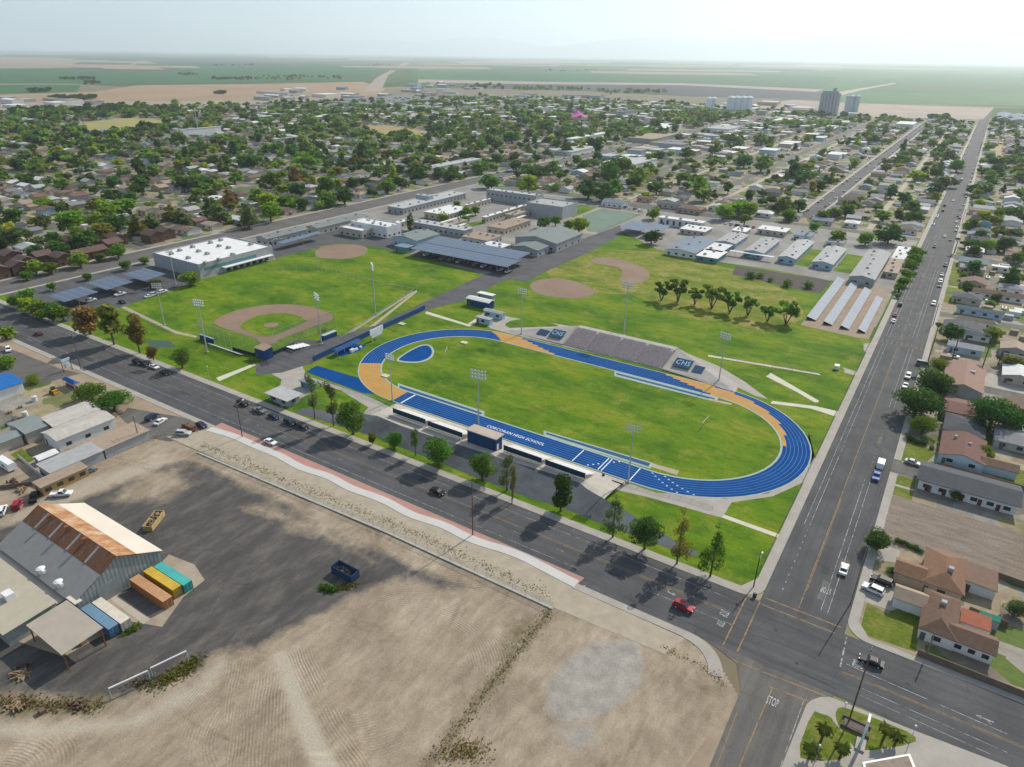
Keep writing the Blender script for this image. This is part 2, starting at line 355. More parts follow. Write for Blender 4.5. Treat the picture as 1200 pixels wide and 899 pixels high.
for k in range(22):
    if k < 13: x, y, dx, dy, n_ = rp.uniform(-300, -20), rp.uniform(118, 134), rp.uniform(3, 6), .45, 9
    else: x, y, dx, dy, n_ = rp.uniform(-16, -1), rp.uniform(142, 360), .45, rp.uniform(3, 6), 9
    pl_ = [(x, y)]
    for i in range(n_): x += dx*rp.uniform(.5, 1.4); y += dy*rp.uniform(.5, 1.4) if abs(dy) > 1 else rp.uniform(-dy, dy); x += rp.uniform(-.45, .45) if abs(dx) < 1 else 0; pl_.append((x, y))
    pl_ = [q for q in pl_ if (117.2 < q[1] < 135 or -17 < q[0] < .6)]
    for p, q in zip(pl_, pl_[1:]):
        d = Vector((q[0]-p[0], q[1]-p[1])); n2 = Vector((-d.y, d.x)).normalized()*.05; mbs.add([(p[0]-n2.x, p[1]-n2.y, .0745), (q[0]-n2.x, q[1]-n2.y, .0745), (q[0]+n2.x, q[1]+n2.y, .0745), (p[0]+n2.x, p[1]+n2.y, .0745)], [(0, 1, 2, 3)])
struct(mbs.build('crack_seal', M('tar seal', (.028, .028, .03), .1)))
# --- pavements: real kerb steps 0.13 m
def pave(name, pts, mat=None, h=.13):
    return struct(MB().prism([(p[0], p[1]) for p in pts], -.05, h).build(name, mat or CONC))
def arc(cx, cy, r, a0, a1, n=8): return [(cx+r*math.cos(R_(a0+(a1-a0)*i/n)), cy+r*math.sin(R_(a0+(a1-a0)*i/n))) for i in range(n+1)]
# north side of the avenue, round the corner, up the street
pave('pavement', [(-402, YA1), (-23.4, YA1)]+arc(-22.4, 140.3, 5.0, -90, 0)+[(XB0, 1700), (-19.9, 1700), (-19.9, 143), (-22.5, 137.9), (-402, 137.9)])
pave('pavement', [(XB1, 214), (XB1, 141.2)]+arc(5.9, 140.3, 5.0, 180, 270)+[(420, YA1), (420, 137), (5.6, 137), (3.0, 141), (3.0, 214)])
pave('pavement', [(XB1, 223), (3.0, 223), (3.0, 517), (XB1, 517)]); pave('pavement', [(XB1, 527), (3.2, 527), (3.2, 1700), (XB1, 1700)])
pave('pavement', rectpts(-402.8, -400.4, 139, 1500)); pave('pavement', rectpts(-429, -426.2, 139, 1500))
pave('pavement', rectpts(-96.8, -94.6, 590, 1650)); pave('pavement', rectpts(-112, -109.7, 590, 1650))
for x in (-9999,): pass
# south-west corner strip beside the empty lot
swc = [(-56, YA0), (-27.5, YA0)]+arc(-27.5, 107.0, 9.8, 90, 10, 8)
swi = [(-56, YA0-2.0), (-28.5, YA0-2.0)]+arc(-28.5, 106.6, 8.0, 90, 10, 8)
pave('pavement', swc+swi[::-1])
# south side west of the school: gravel verge then asphalt forecourt
sheet('verge', rectpts(-520, -183, 104, YA0), .05, DIRT)
sheet('forecourt', T([(150, 478), (212, 489), (245, 500), (200, 518), (165, 512), (140, 488)]), .058, ASPH_OLD)
sheet('forecourt', T([(-40, 395), (10, 408), (70, 432), (95, 438), (60, 447), (0, 462), (-40, 470)]), .058, ASPH_OLD)
pave('pavement', [(-330, YA0), (-183, YA0), (-183, YA0-2.2), (-330, YA0-2.2)], CONC)
# meandering white path with pink pavers
sedge = [(240, 505), (268, 512), (300, 527), (322, 535), (350, 552), (382, 560), (405, 575), (440, 586), (460, 596), (480, 609), (510, 615), (530, 626), (550, 637), (600, 651), (627, 665), (672, 689)]
sw_ = T(sedge); nn = 90
sx = [p.x for p in sw_]; sy = [p.y for p in sw_]
xs = np.linspace(sx[0], sx[-1], nn); ys = np.interp(xs, sx, sy)
k = np.ones(7)/7; ysm = np.convolve(np.pad(ys, 3, 'edge'), k, 'valid')
up = np.minimum(ysm+2.7, YA0+2.2)
KY = 119.4
sheet('pavement_pink', [(xs[0], KY), (xs[-1]+.6, KY)]+[(x, y) for x, y in zip(xs[::-1], ysm[::-1])], .085, PINK)
mbp = MB()
lo = [(x, y) for x, y in zip(xs, ysm)]; hi = [(x, min(y+2.7, KY-.15)) for x, y in zip(xs, ysm)]
mbp.prism(lo+hi[::-1], -.05, .14)
struct(mbp.build('pavement_path', CONC_W))
mbk = MB().prism([(xs[0], KY-.15), (xs[-1]+.6, KY-.15), (xs[-1]+.6, KY+.05), (xs[0], KY+.05)], -.05, .12); struct(mbk.build('kerb', CONC))
sheet('sandy_verge', [(-200, 103.5), (-56, 106.8), (-30, 108), (-28, 114.6), (-54, 114.9), (-53.5, 117.5)]+[(x, y+.3) for x, y in zip(xs[::-1], ysm[::-1])], .052, SAND)
# --- empty lots south of the avenue: earth, asphalt millings, tractor furrows
def sdist(P, poly):
    """signed distance to a polygon, negative inside (vectorised)"""
    poly = np.array([(p[0], p[1]) for p in poly]); n = len(poly); d = np.full(len(P), 1e9); ins = np.zeros(len(P), bool)
    for i in range(n):
        a, c = poly[i], poly[(i+1)%n]; e = c-a; w_ = P-a
        t = np.clip((w_@e)/(e@e), 0, 1); d = np.minimum(d, np.linalg.norm(w_-t[:, None]*e, axis=1))
        cond = ((a[1] <= P[:, 1]) != (c[1] <= P[:, 1])); 
        with np.errstate(divide='ignore', invalid='ignore'): xx = a[0]+(P[:, 1]-a[1])*e[0]/e[1]
        ins ^= cond & (P[:, 0] < xx)
    return np.where(ins, -d, d)
x0, x1, y0, y1, st = -250, -12.5, 6, 114.7, .7
gx, gy = np.arange(x0, x1, st), np.arange(y0, y1, st); X, Y = np.meshgrid(gx, gy); P = np.stack([X.ravel(), Y.ravel()], 1)
def soft(poly_px, wdt): return np.clip(.5-sdist(P, T(poly_px))/wdt, 0, 1)
dark = soft([(-60, 640), (60, 600), (120, 575), (170, 548), (215, 540), (245, 548), (290, 572), (340, 592), (390, 622), (440, 642), (476, 662), (470, 676), (430, 690), (400, 705), (370, 722), (330, 742), (300, 762), (280, 758), (250, 768), (235, 780), (200, 797), (150, 815), (100, 822), (50, 812), (-60, 815)], 6)
dark = np.maximum(dark, .75*soft([(395, 640), (480, 660), (560, 690), (520, 690), (440, 675)], 5))
dark *= 1-.8*soft([(300, 590), (370, 612), (430, 648), (440, 660), (400, 640), (330, 615), (280, 595)], 8)
dark *= 1-.7*soft([(160, 545), (215, 545), (235, 570), (180, 590), (120, 590)], 10)
pale = soft([(640, 800), (665, 770), (700, 752), (748, 748), (755, 780), (748, 808), (715, 835), (665, 850), (640, 830)], 3)
pale = np.maximum(pale, soft([(650, 855), (690, 850), (700, 870), (670, 880)], 4))
path = soft([(319, 767), (335, 761), (350, 800), (378, 862), (400, 905), (368, 905), (345, 850)], 1.2)
path = np.maximum(path, .8*soft([(-40, 842), (50, 851), (150, 842), (220, 806), (262, 768), (272, 776), (240, 815), (170, 850), (60, 866), (-40, 862)], 2.5))
path = np.maximum(path, .6*soft([(100, 560), (190, 540), (200, 546), (120, 572), (0, 625), (0, 612)], 3))
weed = .7*soft([(642, 715), (650, 720), (557, 832), (503, 905), (494, 905), (548, 830)], 2)
weed = np.maximum(weed, soft([(0, 815), (60, 822), (120, 815), (120, 832), (60, 838), (0, 836)], 4))
weed = np.maximum(weed, .8*soft([(595, 735), (625, 725), (605, 770), (590, 770)], 4))
def regph(poly, cpx, w=3, wave=.62):
    c = G(*cpx); return soft(poly, w), np.hypot(P[:, 0]-c.x, P[:, 1]-c.y)/wave
regs = [regph([(430, 690), (480, 684), (545, 705), (590, 735), (602, 765), (590, 800), (560, 790), (545, 750), (510, 720), (440, 712)], (470, 790)),
        regph([(335, 765), (360, 762), (385, 800), (410, 860), (440, 905), (405, 905), (370, 830)], (900, 560)),
        regph([(410, 830), (470, 850), (500, 862), (450, 890), (425, 870)], (420, 760), 3),
        regph([(215, 800), (255, 790), (258, 899), (235, 899), (212, 870)], (330, 850), 2),
        regph([(265, 770), (318, 772), (345, 850), (360, 905), (262, 905)], (1600, 600), 2),
        regph([(305, 830), (345, 850), (365, 905), (300, 905)], (280, 780), 2),
        regph([(-30, 868), (85, 866), (90, 905), (-30, 905)], (-20, 930), 2),
        regph([(480, 660), (540, 672), (640, 712), (600, 720), (520, 690)], (300, 1500), 3)]
fur = np.zeros(len(P)); pha = np.zeros(len(P))
for f_, p_ in regs:
    s_ = f_ > fur; pha[s_] = p_[s_]; fur = np.maximum(fur, f_)
rut = np.zeros(len(P)); rg = np.random.RandomState(3)
for k in range(75):
    c = np.array([rg.uniform(-190, -20), rg.uniform(25, 110)]); r = rg.uniform(9, 60); a0 = rg.uniform(-math.pi, math.pi); sp_ = rg.uniform(.5, 1.8)
    dv = P-c; dd = np.hypot(dv[:, 0], dv[:, 1]); an_ = (np.arctan2(dv[:, 1], dv[:, 0])-a0) % (2*math.pi)
    for off in (0, 1.8):
        w_ = np.clip(1-np.abs(dd-r-off)/.62, 0, 1)*(an_ < sp_)*rg.uniform(.35, 1); rut = np.maximum(rut, w_)
nx, ny = len(gx), len(gy)
idx = np.arange(nx*ny).reshape(ny, nx); F = np.stack([idx[:-1, :-1], idx[:-1, 1:], idx[1:, 1:], idx[1:, :-1]], -1).reshape(-1, 4)
def npmesh(name, V, F, mats):
    me = bpy.data.meshes.new(name); me.vertices.add(len(V)); me.vertices.foreach_set('co', np.asarray(V, np.float32).ravel())
    k_ = F.shape[1]; me.loops.add(F.size); me.loops.foreach_set('vertex_index', F.astype(np.int32).ravel())
    me.polygons.add(len(F)); me.polygons.foreach_set('loop_start', np.arange(0, F.size, k_, dtype=np.int32)); me.polygons.foreach_set('loop_total', np.full(len(F), k_, np.int32))
    for m_ in mats: me.materials.append(m_)
    me.update(calc_edges=True); return me
m, nt, b = newmat('lot earth', .95)
def at(n):
    a = nt.nodes.new('ShaderNodeAttribute'); a.attribute_name = n; return a.outputs['Fac']
o = ramp(nt, noise(nt, .07, 6, None, .65), [(.32, (.235, .183, .130)), (.5, (.32, .255, .182)), (.7, (.41, .34, .255))])
o = mix(nt, o, ramp(nt, noise(nt, .55, 5, (1, .35, 1, .5)), [(.35, (.78, .77, .75)), (.65, (1.12, 1.12, 1.12))]), .8, 'MULTIPLY')
def sharp(x, k=2.6): return math_(nt, 'ADD', math_(nt, 'MULTIPLY', math_(nt, 'SUBTRACT', x, .5), k), .5, True)
def band(attr, amp=.9, scale=.25):
    n_ = math_(nt, 'MULTIPLY', math_(nt, 'SUBTRACT', noise(nt, scale, 6, None, .7), .5), amp)
    mask = math_(nt, 'GREATER_THAN', at(attr), .02)
    return math_(nt, 'MULTIPLY', math_(nt, 'ADD', at(attr), n_, True), mask, True)
o = mix(nt, o, (.42, .365, .285), math_(nt, 'MULTIPLY', band('path', .35), .9))
o = mix(nt, o, ramp(nt, noise(nt, .3, 5), [(.3, (.235, .215, .19)), (.7, (.385, .36, .32))]), math_(nt, 'MULTIPLY', sharp(band('pale', 1.3), 2.0), .85))
dk = ramp(nt, noise(nt, .22, 6, (1, .35, 1, .6), .7), [(.28, (.036, .037, .039)), (.48, (.066, .064, .063)), (.68, (.135, .12, .102))])
o = mix(nt, o, dk, math_(nt, 'MULTIPLY', sharp(band('dark', 1.15, .2), 2.2), .95))
o = mix(nt, o, ramp(nt, noise(nt, .9, 4), [(.35, (.075, .075, .035)), (.6, (.15, .12, .05)), (.75, (.27, .17, .06))]), band('weed', 1.6, .5))
sn = math_(nt, 'SINE', math_(nt, 'MULTIPLY', math_(nt, 'ADD', at('phase'), math_(nt, 'MULTIPLY', noise(nt, .14, 5), 1.9)), 6.283))
g_ = math_(nt, 'MULTIPLY', math_(nt, 'MULTIPLY', sn, at('fur')), ramp(nt, noise(nt, .13, 5), [(.40, (.1, .1, .1)), (.62, (1, 1, 1))]))
o = mix(nt, o, (.15, .11, .08), math_(nt, 'MULTIPLY', math_(nt, 'MAXIMUM', g_, 0), .20))
o = mix(nt, o, ramp(nt, noise(nt, 2.5, 4, None, .75), [(.3, (.70, .70, .70)), (.7, (1.12, 1.12, 1.12))]), .85, 'MULTIPLY')
o = mix(nt, o, ramp(nt, noise(nt, .06, 3), [(.4, (.62, .58, .54)), (.6, (1.3, 1.28, 1.24))]), math_(nt, 'MULTIPLY', at('rut'), .85), 'MULTIPLY')
bp = nt.nodes.new('ShaderNodeBump'); bp.inputs['Strength'].default_value = .34; bp.inputs['Distance'].default_value = .22
hgt = math_(nt, 'ADD', math_(nt, 'MULTIPLY', g_, -.5), math_(nt, 'MULTIPLY', noise(nt, 1.6, 5), .8)); nt.links.new(hgt, bp.inputs['Height'])
nt.links.new(bp.outputs[0], b.inputs['Normal']); nt.links.new(o, b.inputs['Base Color'])
V = np.stack([P[:, 0], P[:, 1], np.full(len(P), .03)], 1)
V[:, 2] += .02*np.maximum(0, np.sin(P[:, 0]*.31)*np.sin(P[:, 1]*.27))
keep = (np.array(sdist(P, [(-246, 5), (-10, 5), (-12.9, 106), (-20, 113), (-28, 114.8), (-56, 114.8), (-56, 106.6), (-183, 103.2), (-249, 103.2), (-249, 5)]))[F].max(1) < .2)
me = npmesh('lot', V, F[keep], [m])
for nme, arr in (('dark', dark), ('pale', pale), ('path', path), ('weed', weed), ('fur', fur), ('phase', pha), ('rut', rut)):
    a_ = me.attributes.new(nme, 'FLOAT', 'POINT'); a_.data.foreach_set('value', arr.astype(np.float32))
o_ = bpy.data.objects.new('empty_lot_ground', me); COL.objects.link(o_); struct(o_)
sheet('verge', [(-13.6, 40), (-13.6, 106), (-22, 60), (-30, 40)], .045, DIRT)
# ---------------------------------------------------------------- campus ground
sheet('campus_lawn', [(-400.3, 138), (-19.95, 138), (-19.95, 560), (-400.3, 560)], .03, GRASS)
sheet('school_yard', [(-400.3, 216), (-343, 216), (-343, 268)]+T([(322, 303), (370, 291.5), (374, 289), (398, 285), (432, 288), (480, 297), (567, 322), (600, 315), (650, 292), (726, 270), (770, 292), (842, 307), (905, 316), (990, 332)])+[(-48, 350), (-21, 350), (-21, 556), (-400.3, 556)], .045, M('yard concrete', (.235, .22, .20), .3, .05, scale2=.6))
sheet('parking_lot', [(-400, 143)]+T([(78, 378), (140, 361)])+[(-342, 216), (-400, 216)], .045, ASPH_LOT)
sheet('parking_lot', T([(322, 303), (370, 291.5), (374, 289), (398, 285), (432, 288), (480, 297), (520, 280), (440, 262), (370, 273), (318, 289)]), .06, ASPH_LOT)
sheet('parking_lot', T([(480, 300), (592, 322), (612, 312), (640, 291), (600, 286), (520, 280)]), .06, ASPH_LOT)
sheet('service_drive', T([(300, 428), (345, 399), (378, 399), (440, 381.5), (512, 347), (567, 322), (600, 313), (640, 292), (686, 279), (727, 264), (729, 275), (690, 296), (640, 318), (618, 330), (592, 328), (545, 352), (499, 364), (440, 390), (368, 425), (330, 437), (300, 440)]), .07, ASPH_LOT)
sheet('parking_lot', rectpts(-290, -140, 545, 556), .06, ASPH_LOT)
# north-east lawn between the classrooms is drier
sheet('thin_lawn', T([(640, 318), (700, 292), (770, 295), (870, 318), (930, 345), (945, 372), (900, 392), (800, 372), (740, 345), (660, 345)]), .05, GRASS2)
for a, c in (((905, 297), (918, 296)), ((945, 302), (960, 300)), ((985, 313), (1012, 305))): pass
for x0_, x1_, y0_, y1_ in ((-79, -70, 440, 488), (-56, -46, 440, 488), (-92, -82, 455, 490)): sheet('lawn_strip', rectpts(x0_, x1_, y0_, y1_), .06, GRASS)
# baseball infield and other diamonds
def cl(name, px, mat, z, it=2): return sheet(name, smoothpoly(T(px), it), z, mat)
cl('baseball_infield', [(246, 379), (262, 369), (290, 360), (330, 356), (365, 359), (389, 368), (391, 375), (372, 381), (345, 391), (327, 398), (319, 404), (305, 403), (301, 397), (275, 389)], CLAY, .06)
cl('infield_grass', [(278, 383), (298, 370.5), (322, 367), (342, 367.5), (362, 375), (353, 380), (329, 391), (318, 394.5), (307, 394.5), (292, 389)], GRASS, .075, 1)
sheet('pitching_mound', arc(G(318, 381).x, G(318, 381).y, 3.2, 0, 340, 17), .09, CLAY)
cl('softball_infield', [(368, 297), (374, 290), (395, 286), (425, 287), (433, 293), (425, 300), (405, 304), (385, 303), (372, 302)], CLAY, .06)
cl('softball_infield', [(620, 333), (632, 327), (655, 326), (680, 331), (697, 340), (696, 346), (680, 350), (655, 349), (633, 346), (622, 339)], CLAY, .06)
cl('softball_infield', [(692, 303), (705, 301), (730, 305), (755, 314), (763, 322), (757, 330), (735, 333), (722, 330), (730, 322), (728, 314), (712, 311), (694, 308)], CLAY, .06)
sheet('warning_path', T([(142, 361), (205, 391), (230, 396), (231, 394), (206, 388), (146, 359)]), .055, SAND)
# outfield path and fence line paths
for l in ([(410, 401), (488, 340), (489, 342), (412, 404)], [(394, 399), (484, 341), (485, 342.5), (396, 401)]): sheet('path', T(l), .06, SAND)
PATHM = M('path concrete', (.52, .48, .38), .08, .2)
for l in ([(253, 443), (298, 426), (300, 428), (257, 447)], [(500, 365), (548, 380), (560, 372), (566, 374), (550, 383), (498, 367.5)],
          [(848, 603), (1200, 720), (1200, 723), (846, 606)], [(900, 440), (960, 470), (958, 472), (897, 441)], [(830, 416), (960, 438), (962, 440), (830, 418)]):
    pts = T(l)
    if l[0][0] == 848: pts = [G(848, 603), G(915, 627), G(913, 631), G(844, 606)]
    sheet('path', pts, .06, PATHM)
sheet('path', T([(905, 470), (955, 476), (985, 483), (978, 488), (950, 479), (903, 473)]), .06, PATHM)
sheet('path', T([(900, 440), (955, 472), (960, 470), (903, 437)]), .058, PATHM)
sheet('plaza', T([(1012, 403), (1020, 402), (1030, 404), (1026, 412), (1018, 418), (1012, 410)]), .06, CONC)
sheet('plaza', T([(988, 431), (995, 433), (1008, 437), (1006, 441), (990, 437)]), .06, CONC)
# running track -------------------------------------------------------------
YC = 203.9; XL, XR = -157.0, -60.5; RI, RO = 31.0, 39.4
def oval(r, n=28):
    return arc(XR, YC, r, -90, 90, n)+arc(XL, YC, r, 90, 270, n)
BLUE = M('blue track', (.003, .058, .215), .16, .15, scale2=2, rough=.9, spec=.04); GOLD = M('gold track', (.46, .235, .028), .1, .2, scale2=2)
def ring(name, r0, r1, z, mat, a=None):
    A, B = oval(r0), oval(r1); 
    if a: A, B = [A[i] for i in a], [B[i] for i in a]
    else: A.append(A[0]); B.append(B[0])
    o = MB().strip(B, A, z).build(name, mat); return struct(o)
sheet('track_apron', oval(RO+2.6), .055, CONC) if False else None
ring('running_track', RI, RO, .09, BLUE)
ring('track_edging', RI-.7, RI, .085, M('pale edging', (.30, .36, .32), .1)); ring('track_edging', RO, RO+.45, .085, M('pale edging', (.30, .36, .32), .1))
# gold exchange zones: each lane of them starts a little further round
lw = (RO-RI)/7
def zone(side, offs, ln):
    mb = MB()
    for k in range(7):
        r0, r1 = RI+k*lw+.02, RI+(k+1)*lw-.02
        s0, s1 = offs(k), offs(k)+ln(k)
        P0, P1 = [], []
        for i in range(15):
            s = s0+(s1-s0)*i/14; P0.append(tp(side, s, r0)); P1.append(tp(side, s, r1))
        mb.strip(P1, P0, .098)
    return struct(mb.build('exchange_zone', GOLD))
def tp(side, s, r):
    """s metres along (inner) track from the end of the far straight: + into the left bend, side 1: + into the right bend"""
    if side == 0: cx_, a0, sg = XL, 90, 1
    else: cx_, a0, sg = XR, 90, -1
    if s < 0: return (cx_-s*sg, YC+r) if side == 0 else (cx_+s, YC+r)
    return (cx_+r*math.cos(R_(a0)+sg*s/RI), YC+r*math.sin(R_(a0)+sg*s/RI))
zone(0, lambda k: -27+k*3.4-0, lambda k: 27-k*2.2)
zone(1, lambda k: -2-k*3.4, lambda k: 43-k*3.9)
zone(0, lambda k: 66.5+k*.0, lambda k: 31.0)
LINEW = M('lane paint', (.55, .62, .70), .1)
mb = MB()
for k in range(1, 7):
    A, B = oval(RI+k*lw-.06), oval(RI+k*lw+.06); A.append(A[0]); B.append(B[0]); mb.strip(B, A, .104)
struct(mb.build('lane_lines', M('lane line paint', (.10, .21, .40), .1)))
# start chute to the west, paved apron and infield runways
sheet('track_chute', T([(359, 436), (371, 428.5), (426, 445), (450, 463), (425, 460.5)]), .08, BLUE)
sheet('high_jump_apron', smoothpoly(T([(467, 421), (478, 413), (494, 405), (503, 405), (507, 412), (504, 419), (492, 424), (478, 424), (468, 422.5)]), 2), .08, BLUE)
sheet('apron_edging', smoothpoly(T([(464, 421), (478, 411.5), (494, 403.5), (505, 404), (510, 412), (506, 420.5), (492, 425.5), (478, 425.5), (465, 424)]), 2), .07, M('pale edging', (.30, .36, .32)))
RUNB = M('runway', (.012, .075, .17), .12)
for l in ([(468, 452), (565, 484), (564, 486), (468, 455)], [(640, 507), (762, 543), (760, 547), (640, 509)], [(722, 437), (838, 467), (836, 469), (722, 439)]): sheet('jump_runway', T(l), .07, RUNB)
for l in ([(466, 449), (568, 482.5), (567, 489), (466, 457)], [(637, 504.5), (766, 543), (762, 549.5), (637, 511)], [(720, 435), (842, 466), (840, 471.5), (720, 441)]): sheet('runway_edging', T(l), .06, M('pale edging', (.30, .36, .32)))
for l in ([(764, 543), (796, 552), (793, 557), (762, 547)], [(831, 467), (858, 473), (856, 475), (830, 469)]): sheet('sand_pit', T(l), .075, SAND)
# concourses round the track
sheet('concourse', T([(300, 428), (352, 425), (360, 441), (425, 462), (447, 472), (462, 480), (450, 489), (425, 485), (432, 478), (400, 458), (378, 452), (372, 446), (362, 462), (330, 478), (325, 468), (330, 445)]), .062, CONC)
sheet('concourse', T([(686, 556), (705, 556), (735, 566), (770, 578), (806, 578.5), (850, 584.5), (858, 588), (846, 607), (820, 600), (760, 583), (716, 573), (706, 583), (690, 575)]), .062, CONC)
sheet('concourse', T([(850, 584), (900, 578.5), (938, 559), (955, 536), (948, 508), (956, 540), (945, 564), (905, 582), (858, 589)]), .061, CONC)
sheet('lawn_triangle', smoothpoly(T([(378, 455), (396, 459), (432, 478), (425, 483), (400, 482), (372, 474)]), 1), .075, GRASS)
sheet('grass_island', smoothpoly(T([(590, 381), (600, 375), (620, 374), (656, 381), (650, 384), (630, 385), (600, 386)]), 1), .075, GRASS)
sheet('concourse', T([(560, 372), (568, 366), (610, 374), (655, 380), (672, 383), (740, 398), (800, 412), (842, 429), (872, 447), (900, 468), (885, 464), (860, 452), (780, 433), (660, 406), (600, 392), (575, 385)]), .058, CONC)
sheet('scoreboard_apron', T([(388, 413), (400, 408), (408, 402), (430, 405), (420, 412), (400, 418)]), .06, BLUE)
sheet('bullpen_ground', T([(168, 398), (200, 400), (206, 407), (180, 408)]), .055, M('bullpen turf', (.05, .09, .075), .2, .3))
# solar yard, mulch yard
sheet('solar_yard', T([(938, 381), (983, 327), (1045, 340), (1040, 350), (1018, 398), (1000, 395)]), .06, M('solar yard earth', (.27, .20, .14), .15, .2))
sheet('mulch_bed', T([(862, 312), (905, 318), (974, 330), (961, 344), (930, 338), (858, 322)]), .065, MULCH)
sheet('tennis_court', T([(682, 252.5), (705, 244.5), (752, 251.5), (702, 273), (688, 271)]), .075, M('court surface', (.13, .19, .14), .12, .1))
sheet('court_border', T([(677, 254), (704, 242.5), (757, 251), (703, 276), (684, 273)]), .066, M('court border', (.33, .27, .20), .1))
sheet('quad_lawn', T([(655, 252), (680, 240), (700, 243), (672, 255)]), .07, GRASS)
# right side: lawns, drives, ploughed lot
sheet('corner_lawn', [(3.6, 137.4), (14.6, 137.4), (14.6, 152), (9, 152), (8.2, 147.5), (3.6, 148.6)], .05, LAWN)
sheet('driveway', [(3.1, 148.8), (8.6, 148.8), (14, 156.5), (14, 158), (3.1, 158.4)], .055, CONC)
sheet('driveway', T([(1020, 655), (1052, 660), (1055, 645), (1040, 640), (1028, 646)]), .055, CONC)
M('ploughed lot earth', (.21, .165, .13), .2, .2)
m, nt, b = newmat('raked lot', .95)
o = ramp(nt, noise(nt, .35, 6, (.35, 1.8, 1)), [(.3, (.16, .125, .10)), (.7, (.27, .215, .165))]); o = mix(nt, o, ramp(nt, noise(nt, 2.2, 4), [(.3, (.65, .65, .65)), (.7, (1.15, 1.15, 1.15))]), .9, 'MULTIPLY'); nt.links.new(o, b.inputs['Base Color'])
sheet('raked_lot', [(3.2, 177), (40, 176), (40, 200.5), (3.2, 200.5)], .05, m)
sheet('lawn', [(3.1, 201), (8.0, 201), (8.0, 213.5), (3.1, 213.5)], .05, LAWN); sheet('path', rectpts(3.1, 8, 206.3, 207.6), .06, CONC)
sheet('lawn', [(3.1, 223.5), (9, 223.5), (12, 235), (3.2, 240)], .05, LAWN); sheet('lawn', [(28, 226), (45, 225), (45, 236), (28, 236)], .05, LAWN)
for y0_, y1_ in ((448, 464), (466, 484), (487, 500), (412, 430), (434, 444)): sheet('lawn', rectpts(3.3, 13, y0_, y1_), .05, random.choice([LAWN, LAWN, GRASS2]))
sheet('driveway', T([(1150, 445), (1160, 437), (1210, 455), (1210, 480), (1152, 455)]), .05, CONC)
sheet('forecourt', [(3, 137.2), (60, 137.2), (60, 142), (3, 137.3)], .048, DIRT)
# filling-station corner
pave('pavement', T([(905, 925), (945, 826), (951, 821), (960, 817.5), (972, 817), (1070, 856), (1177, 897), (1240, 925)]), CONC, .12)
for l in ([(952, 833), (962, 837), (973, 840), (978, 848), (990, 862), (998, 872), (993, 890), (955, 893), (932, 887)], [(983, 828), (1000, 833), (1037, 847), (1073, 862), (1073, 872), (1007, 882), (998, 873), (983, 852), (978, 838)]):
    sheet('planting_bed', smoothpoly(T(l), 1), .135, LAWN)
# ---------------------------------------------------------------- painted markings
WH, YE = MB(), MB()
def line(mb, a, c, w=.14, dash=None, z=.072):
    a, c = Vector(a[:2]), Vector(c[:2]); d = c-a; L = d.length; d.normalize(); n = Vector((-d.y, d.x))*w/2
    s = 0
    while s < L:
        e = min(L, s+(dash[0] if dash else L)); p, q = a+d*s, a+d*e
        mb.add([(*(p-n), z), (*(q-n), z), (*(q+n), z), (*(p+n), z)], [(0, 1, 2, 3)])
        s = e+(dash[1] if dash else 1)
line(YE, (-158, 127.5), (-22.5, 127.5)); line(YE, (-75, 128.0), (-24, 128.0), .13)
line(YE, (-420, 129.9), (-158, 129.9), .14); line(YE, (-420, 126.6), (-158, 126.6), .12); line(YE, (-158, 129.9), (-150, 127.6), .14)
line(WH, (-400, 132.6), (-24, 132.2), .12); line(WH, (-400, 121.3), (-58, 121.6), .12); pass
line(WH, (-300, 125.2), (-60, 125.2), .1, (2, 11)); line(WH, (-40, 124.0), (-20.2, 124.2), .14)
for x in range(-150, -60, 14): line(WH, (x, 134.1), (x, 135.1), .1)
line(YE, (-20.4, 117.2), (-20.4, 135), .3); line(YE, (-17.3, 117.2), (-17.3, 135), .3)
line(YE, (-16.6, 137.0), (0, 137.0), .28); line(YE, (-16.8, 134.4), (-1, 134.4), .28)
line(YE, G(900, 790), G(970, 817), .26, z=.075); line(YE, G(902, 805), G(947, 822), .26, z=.075); line(YE, G(857, 773), G(900, 790), .2, z=.075)
for f_ in (0, .38, .76): 
    a, c = G(992, 747), G(985, 780); line(WH, a.lerp(c, f_), a.lerp(c, f_+.28), .3)
line(WH, (2.6, 126.6), (31, 125.6), .15); line(YE, (2.4, 124.2), (60, 124.2), .14); line(YE, (2.4, 123.8), (60, 123.8), .12); line(WH, G(1010, 807), G(1180, 882), .12); line(WH, G(1008, 815), G(1160, 884), .1)
line(YE, (-9.3, 138), (-9.3, 330), .18); line(YE, (-9.3, 340), (-9.6, 1600), .18, (9, 4)); line(YE, (-9.0, 145), (-9.0, 190), .14)
for x in (-15.3, -13.9): line(WH, (x, 172), (x, 330), .13); line(WH, (x, 340), (x, 560), .13)
line(WH, (-13.9, 142), (-13.9, 170), .16, (.8, 2.2))
for x in (-4.9, -3.4): line(WH, (x, 139), (x, 205), .13); line(WH, (x, 262), (x, 330), .12); line(WH, (x, 345), (x, 480), .1)
line(WH, (-4.3, 214), (-4.3, 255), .15, (.8, 2.2)); line(WH, (-12, 345), (-12, 900), .1, (3, 9)); line(WH, (-6.5, 345), (-6.5, 900), .1, (3, 9))
line(YE, G(905, 807), G(866, 899), .2, z=.075); line(WH, (-2.7, 112), (-3.4, 80), .12, z=.075); line(YE, (-12.9, 103), (-12.4, 80), .14, z=.075)
for y in (333.0,):
    for k in range(9): line(YE, (XB0+1+k*1.95, y-1.4), (XB0+1.9+k*1.95, y-1.4), .7); line(YE, (XB0+1+k*1.95, y+1.2), (XB0+1.9+k*1.95, y+1.2), .5)
for k in range(9): line(YE, (XB0+1+k*1.95, 458), (XB0+1.9+k*1.95, 458), 1.6)
